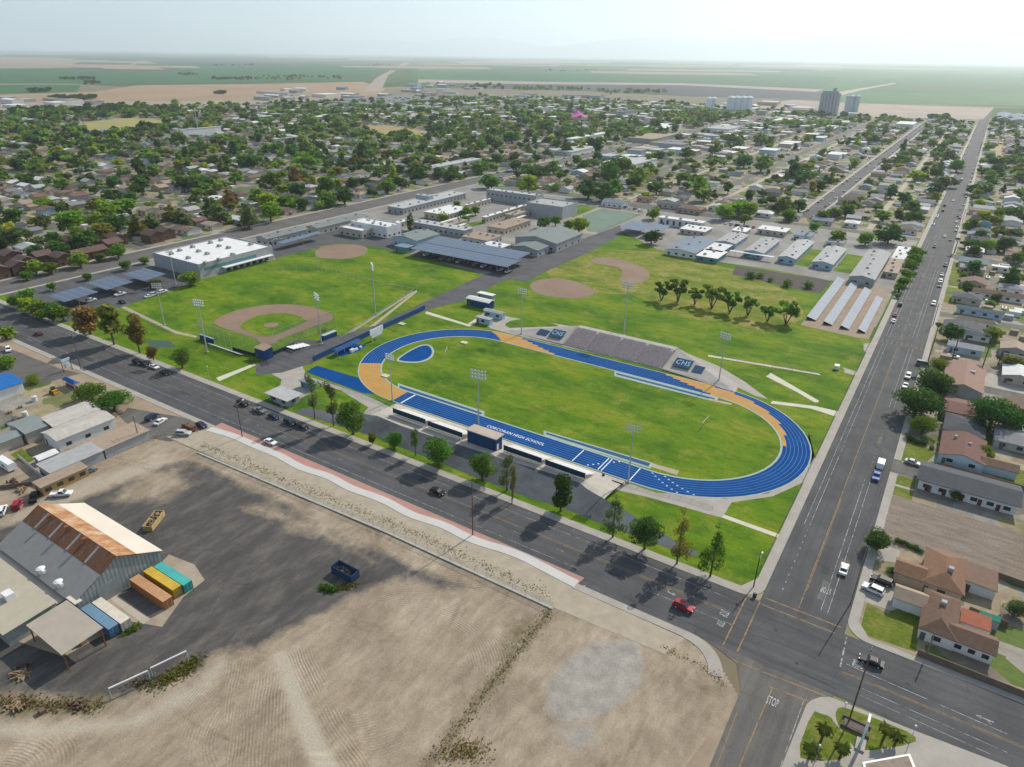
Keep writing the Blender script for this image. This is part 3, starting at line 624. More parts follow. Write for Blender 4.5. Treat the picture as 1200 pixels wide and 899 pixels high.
def arrow(x, y, rz, s=1):
    c, d = math.cos(rz), math.sin(rz); q = lambda u, v: (x+(u*c-v*d)*s, y+(u*d+v*c)*s, .073)
    WH.add([q(-1.2,-.12), q(.6,-.12), q(.6,.12), q(-1.2,.12)], [(0,1,2,3)]); WH.add([q(.6,-.5), q(1.5,0), q(.6,.5)], [(0,1,2)])
    WH.add([q(-.5,.1), q(-.2,.1), q(-.6,.8), q(-.9,.8)], [(0,1,2,3)])
g = G(785, 695); arrow(g.x, g.y, 0, 1.1); g = G(1155, 843); arrow(g.x, g.y, math.pi, 1.1)
def words(name, txt, loc, size, rot, mat, width=None, z=.075, tilt=None):
    cu = bpy.data.curves.new(name, 'FONT'); cu.body = txt; cu.size = size; cu.align_x = 'CENTER'; cu.align_y = 'CENTER'; cu.space_character = 1.05; cu.resolution_u = 2
    tmp = bpy.data.objects.new(name, cu); COL.objects.link(tmp)
    me = bpy.data.meshes.new_from_object(tmp.evaluated_get(bpy.context.evaluated_depsgraph_get())); bpy.data.objects.remove(tmp); bpy.data.curves.remove(cu)
    k_ = 1
    if width:
        xs_ = [v.co.x for v in me.vertices]; k_ = width/(max(xs_)-min(xs_))
    me.transform(Matrix.Translation((loc[0], loc[1], z)) @ Matrix.Rotation(rot, 4, 'Z') @ (tilt or Matrix.Identity(4)) @ Matrix.Diagonal((k_, 1, 1, 1)))
    me.materials.clear(); me.materials.append(mat)
    o = bpy.data.objects.new(name, me); COL.objects.link(o); return o
def worn(name, c, cut):
    m, nt, b = newmat(name, .85); k = ramp(nt, noise(nt, .55, 6, None, .75), [(cut, (0, 0, 0)), (cut+.16, (1, 1, 1))]); nt.links.new(mix(nt, (.085, .083, .08), c, k), b.inputs['Base Color']); return m
WORDP = worn('word paint', (.44, .44, .43), .30)
WHITE = worn('road paint', (.40, .40, .39), .41); YELL = worn('yellow road paint', (.30, .185, .06), .38)
for px_, rot, sz in (((905, 823), 0, 2.2), ((968, 692), math.pi, 2.2), ((848, 719), -math.pi/2, 2.0), ((1006, 779), math.pi/2, 2.0), ((844, 731), -math.pi/2, 1.6)):
    g = G(*px_); struct(words('stop_marking', 'STOP', g, sz*1.45, rot, WORDP, sz*1.0, z=.084))
struct(WH.build('white_markings', WHITE)); struct(YE.build('yellow_markings', YELL))
# writing and marks on the track
g0, g1 = G(572, 504), G(632, 520)
struct(words('track_lettering', 'CORCORAN HIGH SCHOOL', ((g0.x+g1.x)/2, 168.3), 2.2, 0, M('track white paint', (.75, .78, .82), .08), 22.5, .11))
mb = MB()
for x in (-148.6, -147.9): pass
line(mb, (-153.0, 164.8), (-153.0, 172.7), .5, z=.108)
for px_ in ((684, 528), (711, 540), (715, 541), (750, 549.5)):
    x = G(*px_).x; line(mb, (x, 164.8), (x, 172.7), .28, z=.108)
for k in range(7):
    for q in range(2):
        a = -88+q*7+k*2.4; r = RI+(k+.5)*lw; mb.box(XR+r*math.cos(R_(a))-.3, XR+r*math.cos(R_(a))+.3, YC+r*math.sin(R_(a))-.12, YC+r*math.sin(R_(a))+.12, .105, .108)
for k in range(7): mb.box(-78+k*1.2, -77.5+k*1.2, RI*0+165.2+k*lw, 165.6+k*lw, .105, .108)
struct(mb.build('track_markings', M('track white paint', (.75, .78, .82))))
ridge('ridge', -75000, 14000, 45000, 1550, 3, 5000); ridge('ridge', -50000, 30000, 50000, 1650, 8, 5000)
# ================================================================ BUILDINGS
ROOFS = {
 'brown': M('brown shingles', (.155, .095, .065), .16, .8, objvar=.12), 'red brown': M('red brown shingles', (.165, .085, .065), .14, .8, objvar=.1), 'tan': M('tan shingles', (.30, .225, .165), .14, .8, objvar=.12),
 'grey': M('grey shingles', (.19, .19, .195), .15, .8, objvar=.15), 'dark grey': M('charcoal shingles', (.062, .066, .075), .14, .8, objvar=.1), 'light grey': M('pale grey roofing', (.36, .36, .35), .12, .5, objvar=.12),
 'white': M('white roof coating', (.62, .61, .59), .1, .25, objvar=.06), 'orange': M('clay tile', (.27, .15, .095), .14, .8, objvar=.1), 'blue grey': M('blue grey shingles', (.16, .20, .24), .13, .8, objvar=.1), 'green grey': M('green grey roofing', (.175, .20, .19), .12, .5, objvar=.08)}
WALLS = {
 'white': M('white stucco', (.66, .65, .62), .08, .4), 'cream': M('cream stucco', (.50, .43, .33), .08, .4), 'grey': M('grey stucco', (.36, .36, .36), .1, .4), 'tan': M('tan stucco', (.38, .30, .22), .1, .4),
 'blue': M('pale blue siding', (.36, .47, .55), .08, .4), 'brown': M('brown board siding', (.13, .075, .05), .12, .6), 'beige': M('beige stucco', (.44, .39, .32), .1, .4), 'teal': M('teal painted wall', (.11, .25, .27), .1, .4)}
GLASS = M('window glass', (.03, .035, .045), .1, .5, rough=.15, spec=.6); DOORM = M('painted door', (.12, .10, .10), .1); DGLASS = M('dark glazing', (.02, .025, .035), .1, .3, rough=.2, spec=.6)
METALG = M('galvanised steel', (.42, .43, .44), .12, .6, rough=.5); DMET = M('dark steel', (.05, .05, .055), .15, .8, rough=.5); WHITEM = M('white painted steel', (.70, .70, .69), .08, .5, rough=.5)
UNITM = M('rooftop unit steel', (.34, .34, .34), .15, .9); WOODP = M('pole timber', (.12, .085, .06), .2, 1.5); RUST = M('rust', (.22, .085, .035), .45, .8, scale2=2)
FENCEW = M('board fence', (.17, .125, .09), .2, .8); BLUEP = M('school blue paint', (.014, .06, .17), .12, .4); BLOCKW = M('block wall', (.36, .33, .30), .12, .8)
RECTS = []
def windows(mb, x0, x1, y0, y1, z0, n, face, w=1.5, h=1.2, proud=.03, m=0):
    """n panes let into one face, standing a little proud"""
    for i in range(n):
        t = (i+.5)/n
        if face in 'SN':
            c = x0+(x1-x0)*t; y = y0-proud if face == 'S' else y1
            mb.box(c-w/2, c+w/2, y, y+proud, z0, z0+h, m)
        else:
            c = y0+(y1-y0)*t; x = x1 if face == 'E' else x0-proud
            mb.box(x, x+proud, c-w/2, c+w/2, z0, z0+h, m)
def roof_geo(mb, x0, x1, y0, y1, h, kind, rise, ov=.45, axis=None, th=.16):
    """gable, hip or flat roof with eaves; returns the ridge axis"""
    if axis is None: axis = 'x' if x1-x0 >= y1-y0 else 'y'
    X0, X1, Y0, Y1 = x0-ov, x1+ov, y0-ov, y1+ov
    if kind == 'flat':
        mb.box(X0, X1, Y0, Y1, h, h+.22)
    elif kind == 'gable':
        if axis == 'x':
            ym = (Y0+Y1)/2; mb.extrude_x([(Y0, h-.1), (ym, h+rise), (Y1, h-.1), (Y1, h-.1+th), (ym, h+rise+th), (Y0, h-.1+th)], X0, X1)
        else:
            xm = (X0+X1)/2; mb.extrude_y([(X0, h-.1), (xm, h+rise), (X1, h-.1), (X1, h-.1+th), (xm, h+rise+th), (X0, h-.1+th)], Y0, Y1)
    elif kind == 'shed':
        if axis == 'x': mb.extrude_x([(Y0, h), (Y1, h+rise), (Y1, h+rise+th), (Y0, h+th)], X0, X1)
        else: mb.extrude_y([(X0, h+rise), (X1, h), (X1, h+th), (X0, h+rise+th)], Y0, Y1)
    else:
        if axis == 'x': d = (Y1-Y0)/2; a, c = (X0+d, (Y0+Y1)/2), (X1-d, (Y0+Y1)/2)
        else: d = (X1-X0)/2; a, c = ((X0+X1)/2, Y0+d), ((X0+X1)/2, Y1-d)
        z0 = h-.05; zt = h+rise
        v = [(X0,Y0,z0),(X1,Y0,z0),(X1,Y1,z0),(X0,Y1,z0),(*a,zt),(*c,zt),(X0,Y0,z0+.15),(X1,Y0,z0+.15),(X1,Y1,z0+.15),(X0,Y1,z0+.15)]
        f = [(3,2,1,0),(0,1,7,6),(1,2,8,7),(2,3,9,8),(3,0,6,9)]
        f += [(6,7,5,4),(7,8,5),(8,9,4,5),(9,6,4)] if axis == 'x' else [(6,7,4),(7,8,5,4),(8,9,5),(9,6,4,5)]
        mb.add(v, f)
    return axis
def wall_geo(mb, x0, x1, y0, y1, h, kind, rise, axis, z0=-.1):
    mb.box(x0, x1, y0, y1, z0, h-.06)
    k_ = max(.0, rise)*.93
    if kind == 'gable':
        if axis == 'x':
            for x in (x0, x1-.12): mb.extrude_x([(y0, h-.06), (y1, h-.06), ((y0+y1)/2, h+k_)], x, x+.12)
        else:
            for y in (y0, y1-.12): mb.extrude_y([(x0, h-.06), (x1, h-.06), ((x0+x1)/2, h+k_)], y, y+.12)
    elif kind == 'shed':
        if axis == 'x': mb.extrude_x([(y0, h-.06), (y1, h-.06), (y1, h+rise-.1)], x0, x1)
        else: mb.extrude_y([(x0, h-.06), (x1, h-.06), (x0, h+rise-.1)], y0, y1)
def building(name, label, r, h, kind='flat', rise=0, roof='white', wall='white', axis=None, ov=.4, cat='building', group=None, units=0, wins='SE', wn=None, wz=1.0, wh=1.2, parapet=False, door=True, unit_size=1.6, fascia=None, rs=None):
    x0, x1, y0, y1 = r; RECTS.append((x0-1, x1+1, y0-1, y1+1))
    t = thing(name, label, cat, ((x0+x1)/2, (y0+y1)/2, 0), group)
    rm = roof if not isinstance(roof, str) else ROOFS[roof]; wm = wall if not isinstance(wall, str) else WALLS[wall]
    mb = MB(); ax = axis or ('x' if x1-x0 >= y1-y0 else 'y')
    wb = MB(); wall_geo(wb, x0, x1, y0, y1, h, kind, rise, ax)
    if parapet:
        for a in ((x0, x1, y0, y0+.3), (x0, x1, y1-.3, y1), (x0, x0+.3, y0+.3, y1-.3), (x1-.3, x1, y0+.3, y1-.3)): wb.box(*a, h-.06, h+.8)
    wb.build('wall', wm, t)
    rb = MB()
    if parapet: rb.box(x0+.31, x1-.31, y0+.31, y1-.31, h-.02, h+.15); 
    else: roof_geo(rb, x0, x1, y0, y1, h, kind, rise, ov, ax)
    rf = rb.build('roof', rm, t)
    rr = random.Random(int(x0*7+y0*13) if rs is None else rs)
    for i in range(units):
        u = MB(); s = unit_size*rr.uniform(.7, 1.15)
        if (x1-x0) > (y1-y0): cx_ = x0+(x1-x0)*(i+.5)/units+rr.uniform(-1, 1); cy_ = y0+(y1-y0)*rr.choice([.3, .5, .68])
        else: cy_ = y0+(y1-y0)*(i+.5)/units+rr.uniform(-1, 1); cx_ = x0+(x1-x0)*rr.choice([.3, .5, .68])
        zz = h+.2
        if kind == 'gable': zz = h+rise*(1-abs((cy_-(y0+y1)/2)/((y1-y0)/2) if ax == 'x' else (cx_-(x0+x1)/2)/((x1-x0)/2)))
        u.box(cx_-s/2, cx_+s/2, cy_-s*.4, cy_+s*.4, zz-.2, zz+s*.55); u.box(cx_-s*.25, cx_+s*.25, cy_-s*.25, cy_+s*.25, zz+s*.55, zz+s*.66)
        u.build('rooftop_unit', UNITM, rf)
    for fc in wins:
        L = (x1-x0) if fc in 'SN' else (y1-y0); n = wn or max(1, int(L/4.5))
        for i in range(n):
            q = MB(); tt = (i+.5)/n; ww = min(1.7, L/n*.6)
            if fc in 'SN': c = x0+L*tt; windows(q, c-.01, c+.01, y0, y1, wz, 1, fc, ww, wh)
            else: c = y0+L*tt; windows(q, x0, x1, c-.01, c+.01, wz, 1, fc, ww, wh)
            q.build('window', GLASS, t)
    if door:
        q = MB(); windows(q, x0+(x1-x0)*.12-.01, x0+(x1-x0)*.12+.01, y0, y1, 0, 1, 'S', 1.0, 2.1, .05); q.build('door', DOORM, t)
    return t
m, nt, b = newmat('solar cells', .28)
g_ = nt.nodes.new('ShaderNodeNewGeometry'); s_ = nt.nodes.new('ShaderNodeSeparateXYZ'); nt.links.new(g_.outputs['Position'], s_.inputs[0])
k1 = ramp(nt, math_(nt, 'FRACT', math_(nt, 'DIVIDE', s_.outputs[0], 2.0)), [(0, (1,1,1)), (.05, (1,1,1)), (.09, (0,0,0))])
k2 = ramp(nt, math_(nt, 'FRACT', math_(nt, 'DIVIDE', s_.outputs[1], 4.2)), [(0, (1,1,1)), (.05, (1,1,1)), (.08, (0,0,0))])
o = mix(nt, (.035, .05, .09), (.20, .22, .26), math_(nt, 'MAXIMUM', k1, k2)); nt.links.new(o, b.inputs['Base Color']); b.inputs['Specular IOR Level'].default_value = .7
SOLAR = m
def canopy(label, r, h, tilt=.8, group='solar carports of the school', name='solar_carport', mat=None, posts=None):
    x0, x1, y0, y1 = r
    t = thing(name, label, 'carport', ((x0+x1)/2, (y0+y1)/2, 0), group)
    p = MB()
    if x1-x0 > y1-y0: p.extrude_x([(y0, h), (y1, h+tilt), (y1, h+tilt+.12), (y0, h+.12)], x0, x1)
    else: p.extrude_x([(y0, h), (y1, h+tilt), (y1, h+tilt+.12), (y0, h+.12)], x0, x1)
    p.build('panel_deck', mat or SOLAR, t)
    n = max(2, int((x1-x0)/8)); ym = (y0+y1)/2
    for k in (.15, .5, .85):
        yy = y0+(y1-y0)*k; zz = h+tilt*k; MB().box(x0+.3, x1-.3, yy-.08, yy+.08, zz-.28, zz-.02).build('purlin', METALG, t)
    for i in range(n):
        x = x0+(x1-x0)*(i+.5)/n
        q = MB(); q.box(x-.18, x+.18, ym-.18, ym+.18, 0, h+tilt*.5-.55); q.box(x-.12, x+.12, y0+.5, y1-.5, h+tilt*.5-.55, h+tilt*.5-.3); q.build('post', METALG, t)
    return t
# --- school
def A(l, r, z): return axr(l, r, z)
gy_ = A((179, 298), (319, 290), 7)
t = building('gymnasium', 'large gymnasium with a bright white flat roof full of air units', gy_, 7.2, 'flat', 0, 'white', 'grey', parapet=True, units=0, wins='', door=False)
for i, (px_) in enumerate([(201, 298), (211, 294), (226, 290), (247, 285), (259, 282), (221, 303), (233, 295), (243, 298), (257, 289), (268, 291), (273, 299), (257, 305), (241, 309), (294, 287)]):
    g = G(*px_, 7.4); q = MB().box(g.x-1.3, g.x+1.3, g.y-.9, g.y+.9, 7.3, 8.5); q.box(g.x-.9, g.x+.2, g.y-.5, g.y+.5, 8.5, 8.75); q.build('rooftop_unit', UNITM, t)
q = MB(); q.box(gy_[1], gy_[1]+.04, gy_[2]+3, gy_[3]-12, 3.6, 5.4); q.build('glazed_band', M('teal glazing', (.10, .22, .24), .1, .5, rough=.3), t)
q = MB(); q.box(gy_[1]+.05, gy_[1]+3.2, gy_[2]+14, gy_[3]-2, 3.0, 3.35); q.build('entrance_canopy', WHITEM, t)
for k in range(7):
    c = gy_[2]+16+(gy_[3]-3-gy_[2]-16)*(k+.5)/7; MB().box(gy_[1], gy_[1]+.05, c-1.3, c+1.3, .1, 2.7).build('glass_door', DGLASS, t)
canopy('dark blue solar carport nearest the avenue in the gymnasium car park', A((55, 347), (116, 344), 4), 4, .7)
canopy('middle of the three solar carports before the white gymnasium', A((100, 332), (157, 332), 4), 4, .7)
canopy('solar carport nearest the white gymnasium wall', A((143, 322), (195, 323), 4), 4, .7)
building('classroom_block', 'long green grey gabled classroom block beside the white gymnasium', A((300, 277), (361, 268), 5), 4.6, 'gable', 1.2, 'green grey', 'grey', units=4)
canopy('blue solar carport between gymnasium and grey classroom roofs', A((324, 284), (379, 274), 4), 4, .6)
building('classroom_block', 'green grey long roofed block behind the cream and white school building', A((359, 265), (431, 253), 5), 4.8, 'gable', 1.3, 'green grey', 'beige', units=4)
building('science_block', 'tall white block with bright roof cluttered by air units', A((411, 260), (470, 263), 7), 7, 'flat', 0, 'white', 'white', parapet=True, units=9)
building('science_annex', 'lower white flat annex joined to the tall white school block', A((397, 267), (447, 266), 4.5), 4.6, 'flat', 0, 'white', 'beige', parapet=True, units=3)
building('classroom_block', 'long low flat grey roofed wing along the street behind the school', A((454, 241), (546, 226), 5), 4.6, 'flat', 0, 'light grey', 'grey', units=8)
building('stage_house', 'square blue grey box rising above the long flat school wing', A((487, 229), (508, 230), 7), 7.5, 'flat', 0, 'light grey', 'blue', units=2, door=False, wins='')
building('classroom_block', 'two storey pale block with long white roof left of the auditorium', A((570, 223), (637, 228), 8), 8, 'flat', 0, 'light grey', 'grey', parapet=True, units=7, wz=4.5)
building('auditorium', 'tall pale auditorium block beside the tennis court', A((617, 238), (677, 238), 9), 9, 'flat', 0, 'light grey', 'grey', parapet=True, units=3, wins='')
building('classroom_block', 'white roofed low wing in front of the two storey school block', A((565, 254), (618, 240), 4.5), 4.4, 'flat', 0, 'white', 'cream', units=6)
building('classroom_block', 'tan flat roofed low wing with a bright white patch', A((571, 265), (622, 258), 4.5), 4.4, 'flat', 0, 'tan', 'cream', units=2)
building('classroom_block', 'grey roofed school wing lined with air units near cypress', A((484, 260), (554, 267), 5), 4.8, 'flat', 0, 'light grey', 'grey', units=7)
building('classroom_block', 'white roofed school wing between courtyard lawn and long grey wing', A((497, 248), (552, 244), 4.5), 4.4, 'flat', 0, 'white', 'cream', units=4)
building('classroom_block', 'cream flat roofed block with dark window strip behind solar roof', A((541, 277), (589, 276), 4.5), 4.4, 'flat', 0, 'cream' if False else 'tan', 'white', units=4, wz=1.4)
building('shop_hall', 'blue grey gabled workshop with dark blue front by the outfield', A((460, 277), (515, 274), 5.5), 5.4, 'gable', 1.7, 'green grey', 'blue', axis='y', units=3)
building('shop_annex', 'small teal shed in front of the blue grey workshop', A((463, 288), (485, 288), 3.5), 3.4, 'flat', 0, 'blue grey', 'teal', wins='E')
canopy('near strip of the long solar carport by the outfield', A((480, 291), (611, 306), 5), 4.8, .7)
canopy('far strip of the long solar carport by the outfield', A((497, 285), (622, 299), 5), 5.6, .7)
building('cafeteria', 'big green grey gabled hall beside the service drive', A((604, 277), (682, 273), 6), 5.6, 'gable', 2.6, 'green grey', 'grey', axis='y', units=0, wn=4)
building('cafeteria_annex', 'smaller gabled annex in front of the big green grey hall', A((600, 288), (643, 288), 4.5), 4.3, 'gable', 1.6, 'green grey', 'grey', axis='y', wn=2)
canopy('left of the two solar roofs by the playground', A((725, 267), (764, 264), 4), 4, .8, name='solar_carport'); canopy('right paler solar roof beside the playground', A((751, 272), (786, 266), 4), 4, .7)
building('classroom_block', 'white block with tall dark windows behind the two solar roofs', A((772, 255), (827, 260), 5), 5.2, 'flat', 0, 'white', 'white', units=3, wz=.8, wh=3.2)
building('classroom_block', 'pale teal roofed classroom wing by the dry lawn', A((780, 291), (840, 281), 4), 3.6, 'gable', 1.2, 'blue grey', 'white', axis='y', units=4)
for i, (l, r_, lab) in enumerate([((816, 299), (852, 295), 'white roofed portable classroom nearest the dry lawn'), ((824, 292), (858, 287), 'second white roofed portable classroom behind the nearest one')]):
    building('portable_classroom', lab, A(l, r_, 3.5), 3.2, 'flat', 0, 'white', 'teal', units=2, group='portable classrooms')
for l, r_, lab in [((839, 282), (877, 275), 'first pale gabled classroom wing right of the portables'), ((872, 293), (914, 281), 'second pale gabled classroom wing from the portables'), ((912, 300), (954, 283), 'third pale gabled classroom wing, above the mulch bed'), ((952, 306), (992, 291), 'fourth pale gabled classroom wing, left of the long hall')]:
    building('classroom_wing', lab, A(l, r_, 4), 3.6, 'gable', 1.1, 'light grey', 'blue', axis='y', units=5, group='parallel gabled classroom wings', unit_size=1.3)
building('long_hall', 'long grey roofed hall above the solar yard beside white portables', A((996, 323), (1044, 296), 4.5), 4.2, 'gable', 1.3, 'light grey', 'grey', axis='y', units=6)
pr = A((1036, 318), (1067, 290), 3.4)
for i in range(4):
    d = (pr[3]-pr[2])/4
    building('portable_classroom', ['nearest cream portable classroom beside the long grey hall', 'second cream portable classroom beside the long grey hall', 'third white portable classroom beside the long grey hall', 'farthest white portable classroom beside the long grey hall'][i], (pr[0], pr[1], pr[2]+i*d+.3, pr[2]+(i+1)*d-.3), 3.1, 'flat', 0, 'tan' if i < 2 else 'white', 'cream', units=2, group='portable classrooms by the long hall', wins='S')
building('cottage_block', 'small white flat roofed block behind the classroom wings', A((888, 268), (926, 268), 3.5), 3.4, 'flat', 0, 'white', 'cream', units=2)
building('bungalow_block', 'blue grey gabled bungalow behind the tennis court', A((705, 236), (738, 236), 4), 3.8, 'gable', 1.6, 'blue grey', 'white', units=0)
building('bungalow_block', 'grey green gabled house pair behind the solar roofs', A((770, 237), (808, 240), 4), 3.8, 'gable', 1.6, 'green grey', 'cream', units=0)
building('bungalow_block', 'red brown roofed house left of the road behind the school', A((794, 243), (828, 243), 4), 3.8, 'hip', 1.6, 'red brown', 'tan', units=0)
# solar arrays on the ground
for i, q in enumerate([[(947, 372), (956, 380), (989, 330), (981, 327)], [(966, 378), (975, 385), (1005, 335), (998, 331)], [(986, 383), (995, 390), (1020, 342), (1012, 339)], [(1006, 388), (1014, 393), (1034, 352), (1026, 349)]]):
    P4 = [G(*p) for p in q]; xa = (P4[0].x+P4[3].x)/2; xb = (P4[1].x+P4[2].x)/2; ya, yb = (P4[0].y+P4[1].y)/2, (P4[2].y+P4[3].y)/2
    t = thing('solar_array', ['leftmost long ground solar array, beside the lawn', 'second long ground solar array from the lawn', 'third long ground solar array from the lawn', 'rightmost ground solar array, nearest the street'][i], 'solar array', ((xa+xb)/2, (ya+yb)/2, 0), 'ground solar arrays')
    MB().extrude_y([(xa+.1, 1.7), (xb-.1, .5), (xb-.1, .58), (xa+.1, 1.78)], ya, yb).build('panel_deck', Mstripe('solar glass with painted sky sheen', (.33, .35, .385), (.48, .48, .48), 2.1, 1, .08, rough=.95), t)  # whitish sky reflection is put into the matte panel colour
    q = MB()
    for k in range(7):
        y = ya+(yb-ya)*(k+.5)/7; q.box(xa+.3, xa+.42, y-.08, y+.08, 0, 1.6); q.box(xb-.5, xb-.38, y-.08, y+.08, 0, .62)
    q.build('support_frame', DMET, t)
    MB().box(xa+.14, xa+.2, ya+.1, yb-.1, .15, 1.6).build('back_sheet', DMET, t)
# --- far stand on its earth berm
def bermpoly(mb, base, top, z, m=0):
    n = len(base); mb.add([(p[0], p[1], 0.0) for p in base]+[(p[0], p[1], z_) for p, z_ in zip(top, z)], [(i, (i+1)%n, n+(i+1)%n, n+i) for i in range(n)]+[tuple(range(n, 2*n))], m)
bx0, bx1, by0, by1, bz = -131.5, -86.0, 246.6, 258.2, 4.2
t = thing('berm_bleachers', 'wide concrete berm stand with dense purple grey seat rows', 'stand', (-109, 252, 0))
mb = MB(); n = 12
for i in range(n):
    ya = by0+(by1-by0)*i/n; mb.box(bx0, bx1, ya, by1+.5, .25+bz*i/n-.02, .25+bz*(i+1)/n-.12 if i < n-1 else bz)
mb.box(bx0-.2, bx1+.2, by1+.6, by1+4.2, 0, bz+.12)
mb.add([(bx0-31, by0-.4, .05), (bx0-.01, by0-.4, .05), (bx0-.01, by1+4, bz), (bx0-.01, by0-.4, .5), (bx0-30, by1-7, .05), (bx0-8, by1+3.8, .1)], [(0, 3, 2), (0, 2, 4), (4, 2, 5)])
mb.add([(bx1+31, by0-4.4, .05), (bx1+.01, by0-.4, .05), (bx1+.01, by1+4, bz), (bx1+.01, by0-.4, .5), (bx1+30, by1-8, .05), (bx1+10, by1+3.8, .1)], [(0, 2, 3), (0, 4, 2), (4, 5, 2)])
mb.build('concrete_berm', M('berm concrete', (.36, .33, .30), .12, .2, scale2=1.4), t)
SEAT = M('seat rows', (.52, .44, .43), .25, 1.2); 
sb = MB()
for i in range(n):
    ya = by0+(by1-by0)*(i+.45)/n; z = .25+bz*(i+1)/n-.1
    x = bx0+.4
    while x < bx1-.5:
        if abs((x-bx0) % 11.4-11) > .9: sb.box(x, x+.42, ya, ya+.38, z-.05, z+.34); sb.box(x, x+.42, ya+.38, ya+.46, z+.1, z+.62)
        x += .58
sb.build('seats', SEAT, t)
for x in (bx0, bx0+11.4, bx0+22.8, bx0+34.2, bx1-.1): MB().tube((x, by0, 1.2), (x, by1, bz+1.0), .05, n=4).build('aisle_rail', DMET, t)
rl = MB(); rl.box(bx0-30, bx1+28, by0-1.3, by0-1.22, 1.0, 1.06); rl.box(bx0-30, bx1+28, by0-1.3, by0-1.22, .5, .55)
for i in range(30): rl.box(bx0-30+i*3.6, bx0-29.93+i*3.6, by0-1.3, by0-1.22, 0, 1.05)
rl.build('front_rail', METALG, t)
# painted school initials on the sloping ends
def tiltpanel(nm, x0_, x1_, ya, yb, za, zb, mat, txt=None, rz=0):
    MB().add([(x0_, ya, za), (x1_, ya, za), (x1_, yb, zb), (x0_, yb, zb)], [(0, 1, 2, 3)]).build(nm, mat, t)
    if txt:
        an = math.atan2(zb-za, yb-ya)
        o = words('lettering', txt, ((x0_+x1_)/2, (ya+yb)/2), (yb-ya)*.78, 0, M('sign pale blue paint', (.33, .52, .66), .08), (x1_-x0_)*.8, (za+zb)/2+.06, Matrix.Rotation(an, 4, 'X'))
        o.parent = t; o.data.transform(Matrix.Translation(-Vector(t['_at'])))
DB = M('panel dark blue', (.012, .055, .12), .15, .5)
zs = lambda y, f: .12+(y-by0)/(by1-by0)*bz*f
tiltpanel('painted_panel', bx0-9.2, bx0-2.6, by0+2.2, by0+7.4, .25+1.6, .25+3.1, DB, 'CHS'); tiltpanel('painted_panel', bx0-15.5, bx0-10.4, by0+2.4, by0+6.2, .25+1.0, .25+2.1, DB)
tiltpanel('painted_panel', bx1+3.0, bx1+10.2, by0+2.2, by0+7.6, .25+1.7, .25+3.2, DB, 'CHS'); tiltpanel('painted_panel', bx1+11.2, bx1+15.4, by0+1.6, by0+6.4, .25+1.0, .25+2.3, DB)
# --- near bank: dark sprayed slope up from the pavement, four stand sections and the press box on it
up_px = [(350, 478), (400, 483), (430, 486), (441, 487), (470, 499), (500, 509), (540, 522), (600, 541), (640, 553), (680, 566), (688, 573), (705, 583), (722, 592), (770, 620), (800, 640)]
lo_px = [(345, 483), (372, 491), (430, 509), (500, 536), (560, 560), (620, 583), (665, 597), (700, 612), (745, 628), (790, 645), (815, 652)]
HB = 2.6
hz = [.1, .3, .8, HB, HB, HB, HB, HB, HB, HB, HB, HB*.8, HB*.55, .6, .1]
up = [G(x, y, z) for (x, y), z in zip(up_px, hz)]; lo_ = T(lo_px, .1)
xs_ = np.linspace(lo_[0].x, lo_[-1].x, 70)
uy = np.interp(xs_, [p.x for p in up], [p.y for p in up]); uz = np.interp(xs_, [p.x for p in up], [p.z for p in up], left=.1); ly = np.interp(xs_, [p.x for p in lo_], [p.y for p in lo_])
uy = np.maximum(uy, ly+.5)
mb = MB(); vs = [(x, y, .06) for x, y in zip(xs_, ly)]+[(x, y, max(.08, z)) for x, y, z in zip(xs_, uy, uz)]
mb.add(vs, [(i, i+1, 71+i, 70+i) for i in range(69)]); struct(mb.build('bank_slope', GUNITE))
mb = MB(); yt = 163.6
top = [(x, y, max(.08, z)) for x, y, z in zip(xs_, uy, uz)]
back = [(x, max(y+.4, min(yt, 163.6)), max(.07, min(z, .12))) for x, y, z in zip(xs_, uy, uz)]
crest = [(x, y+2.2 if z > 1.5 else y+.3, max(.08, z)) for x, y, z in zip(xs_, uy, uz)]
ks = [i for i in range(69) if G(436, 487).x < xs_[i] < G(706, 583).x]
mb.add(top+crest+back, [(i, i+1, 71+i, 70+i) for i in ks]+[(70+i, 71+i, 141+i, 140+i) for i in ks]); struct(mb.build('bank_crest', M('bank concrete', (.40, .36, .31), .12, .3)))
WHITEB = M('white bench planks', (.66, .64, .61), .08, .6, rough=.6); NAVY = M('navy windscreen mesh', (.012, .045, .075), .2, .6)
def near_stand(a, c, label):
    pa, pc = G(*a, HB+2.1), G(*c, HB+2.1); x0_, x1_ = pa.x, pc.x; y = (pa.y+pc.y)/2; z = HB+2.1
    t = thing('trackside_stand', label, 'stand', ((x0_+x1_)/2, y+3, 0), 'white trackside stands')
    mb = MB(); n_ = 6
    for i in range(n_):
        yy = y+.1+i*1.05; zz = z-.35-i*.48; mb.box(x0_, x1_, yy, yy+.98, zz-.06, zz); mb.box(x0_, x1_, yy+.15, yy+.45, zz+.25, zz+.30)
    mb.build('bench_rows', WHITEB, t)
    fr = MB()
    for i in range(11):
        x = x0_+(x1_-x0_)*i/10; fr.tube((x, y, HB-.1), (x, y, z+.6), .05, n=4)
        for j in range(n_): fr.tube((x, y+.6+j*1.05, .3), (x, y+.6+j*1.05, z-.5-j*.48), .04, n=4)
    fr.build('frame', METALG, t)
    MB().box(x0_, x1_, y-.08, y-.04, HB+.75, z+.45).build('windscreen', NAVY, t)
    q = MB()
    for i in range(14):
        x = x0_+(x1_-x0_)*(i+.5)/14; q.box(x-.35, x+.35, y-.14, y-.10, HB+.15, HB+.62)
    q.build('white_plates', WHITEM, t)
    MB().box(x0_-1, x1_+.5, y-1.6, y-.7, HB-.4, HB+.06).build('walkway', CONC, t)
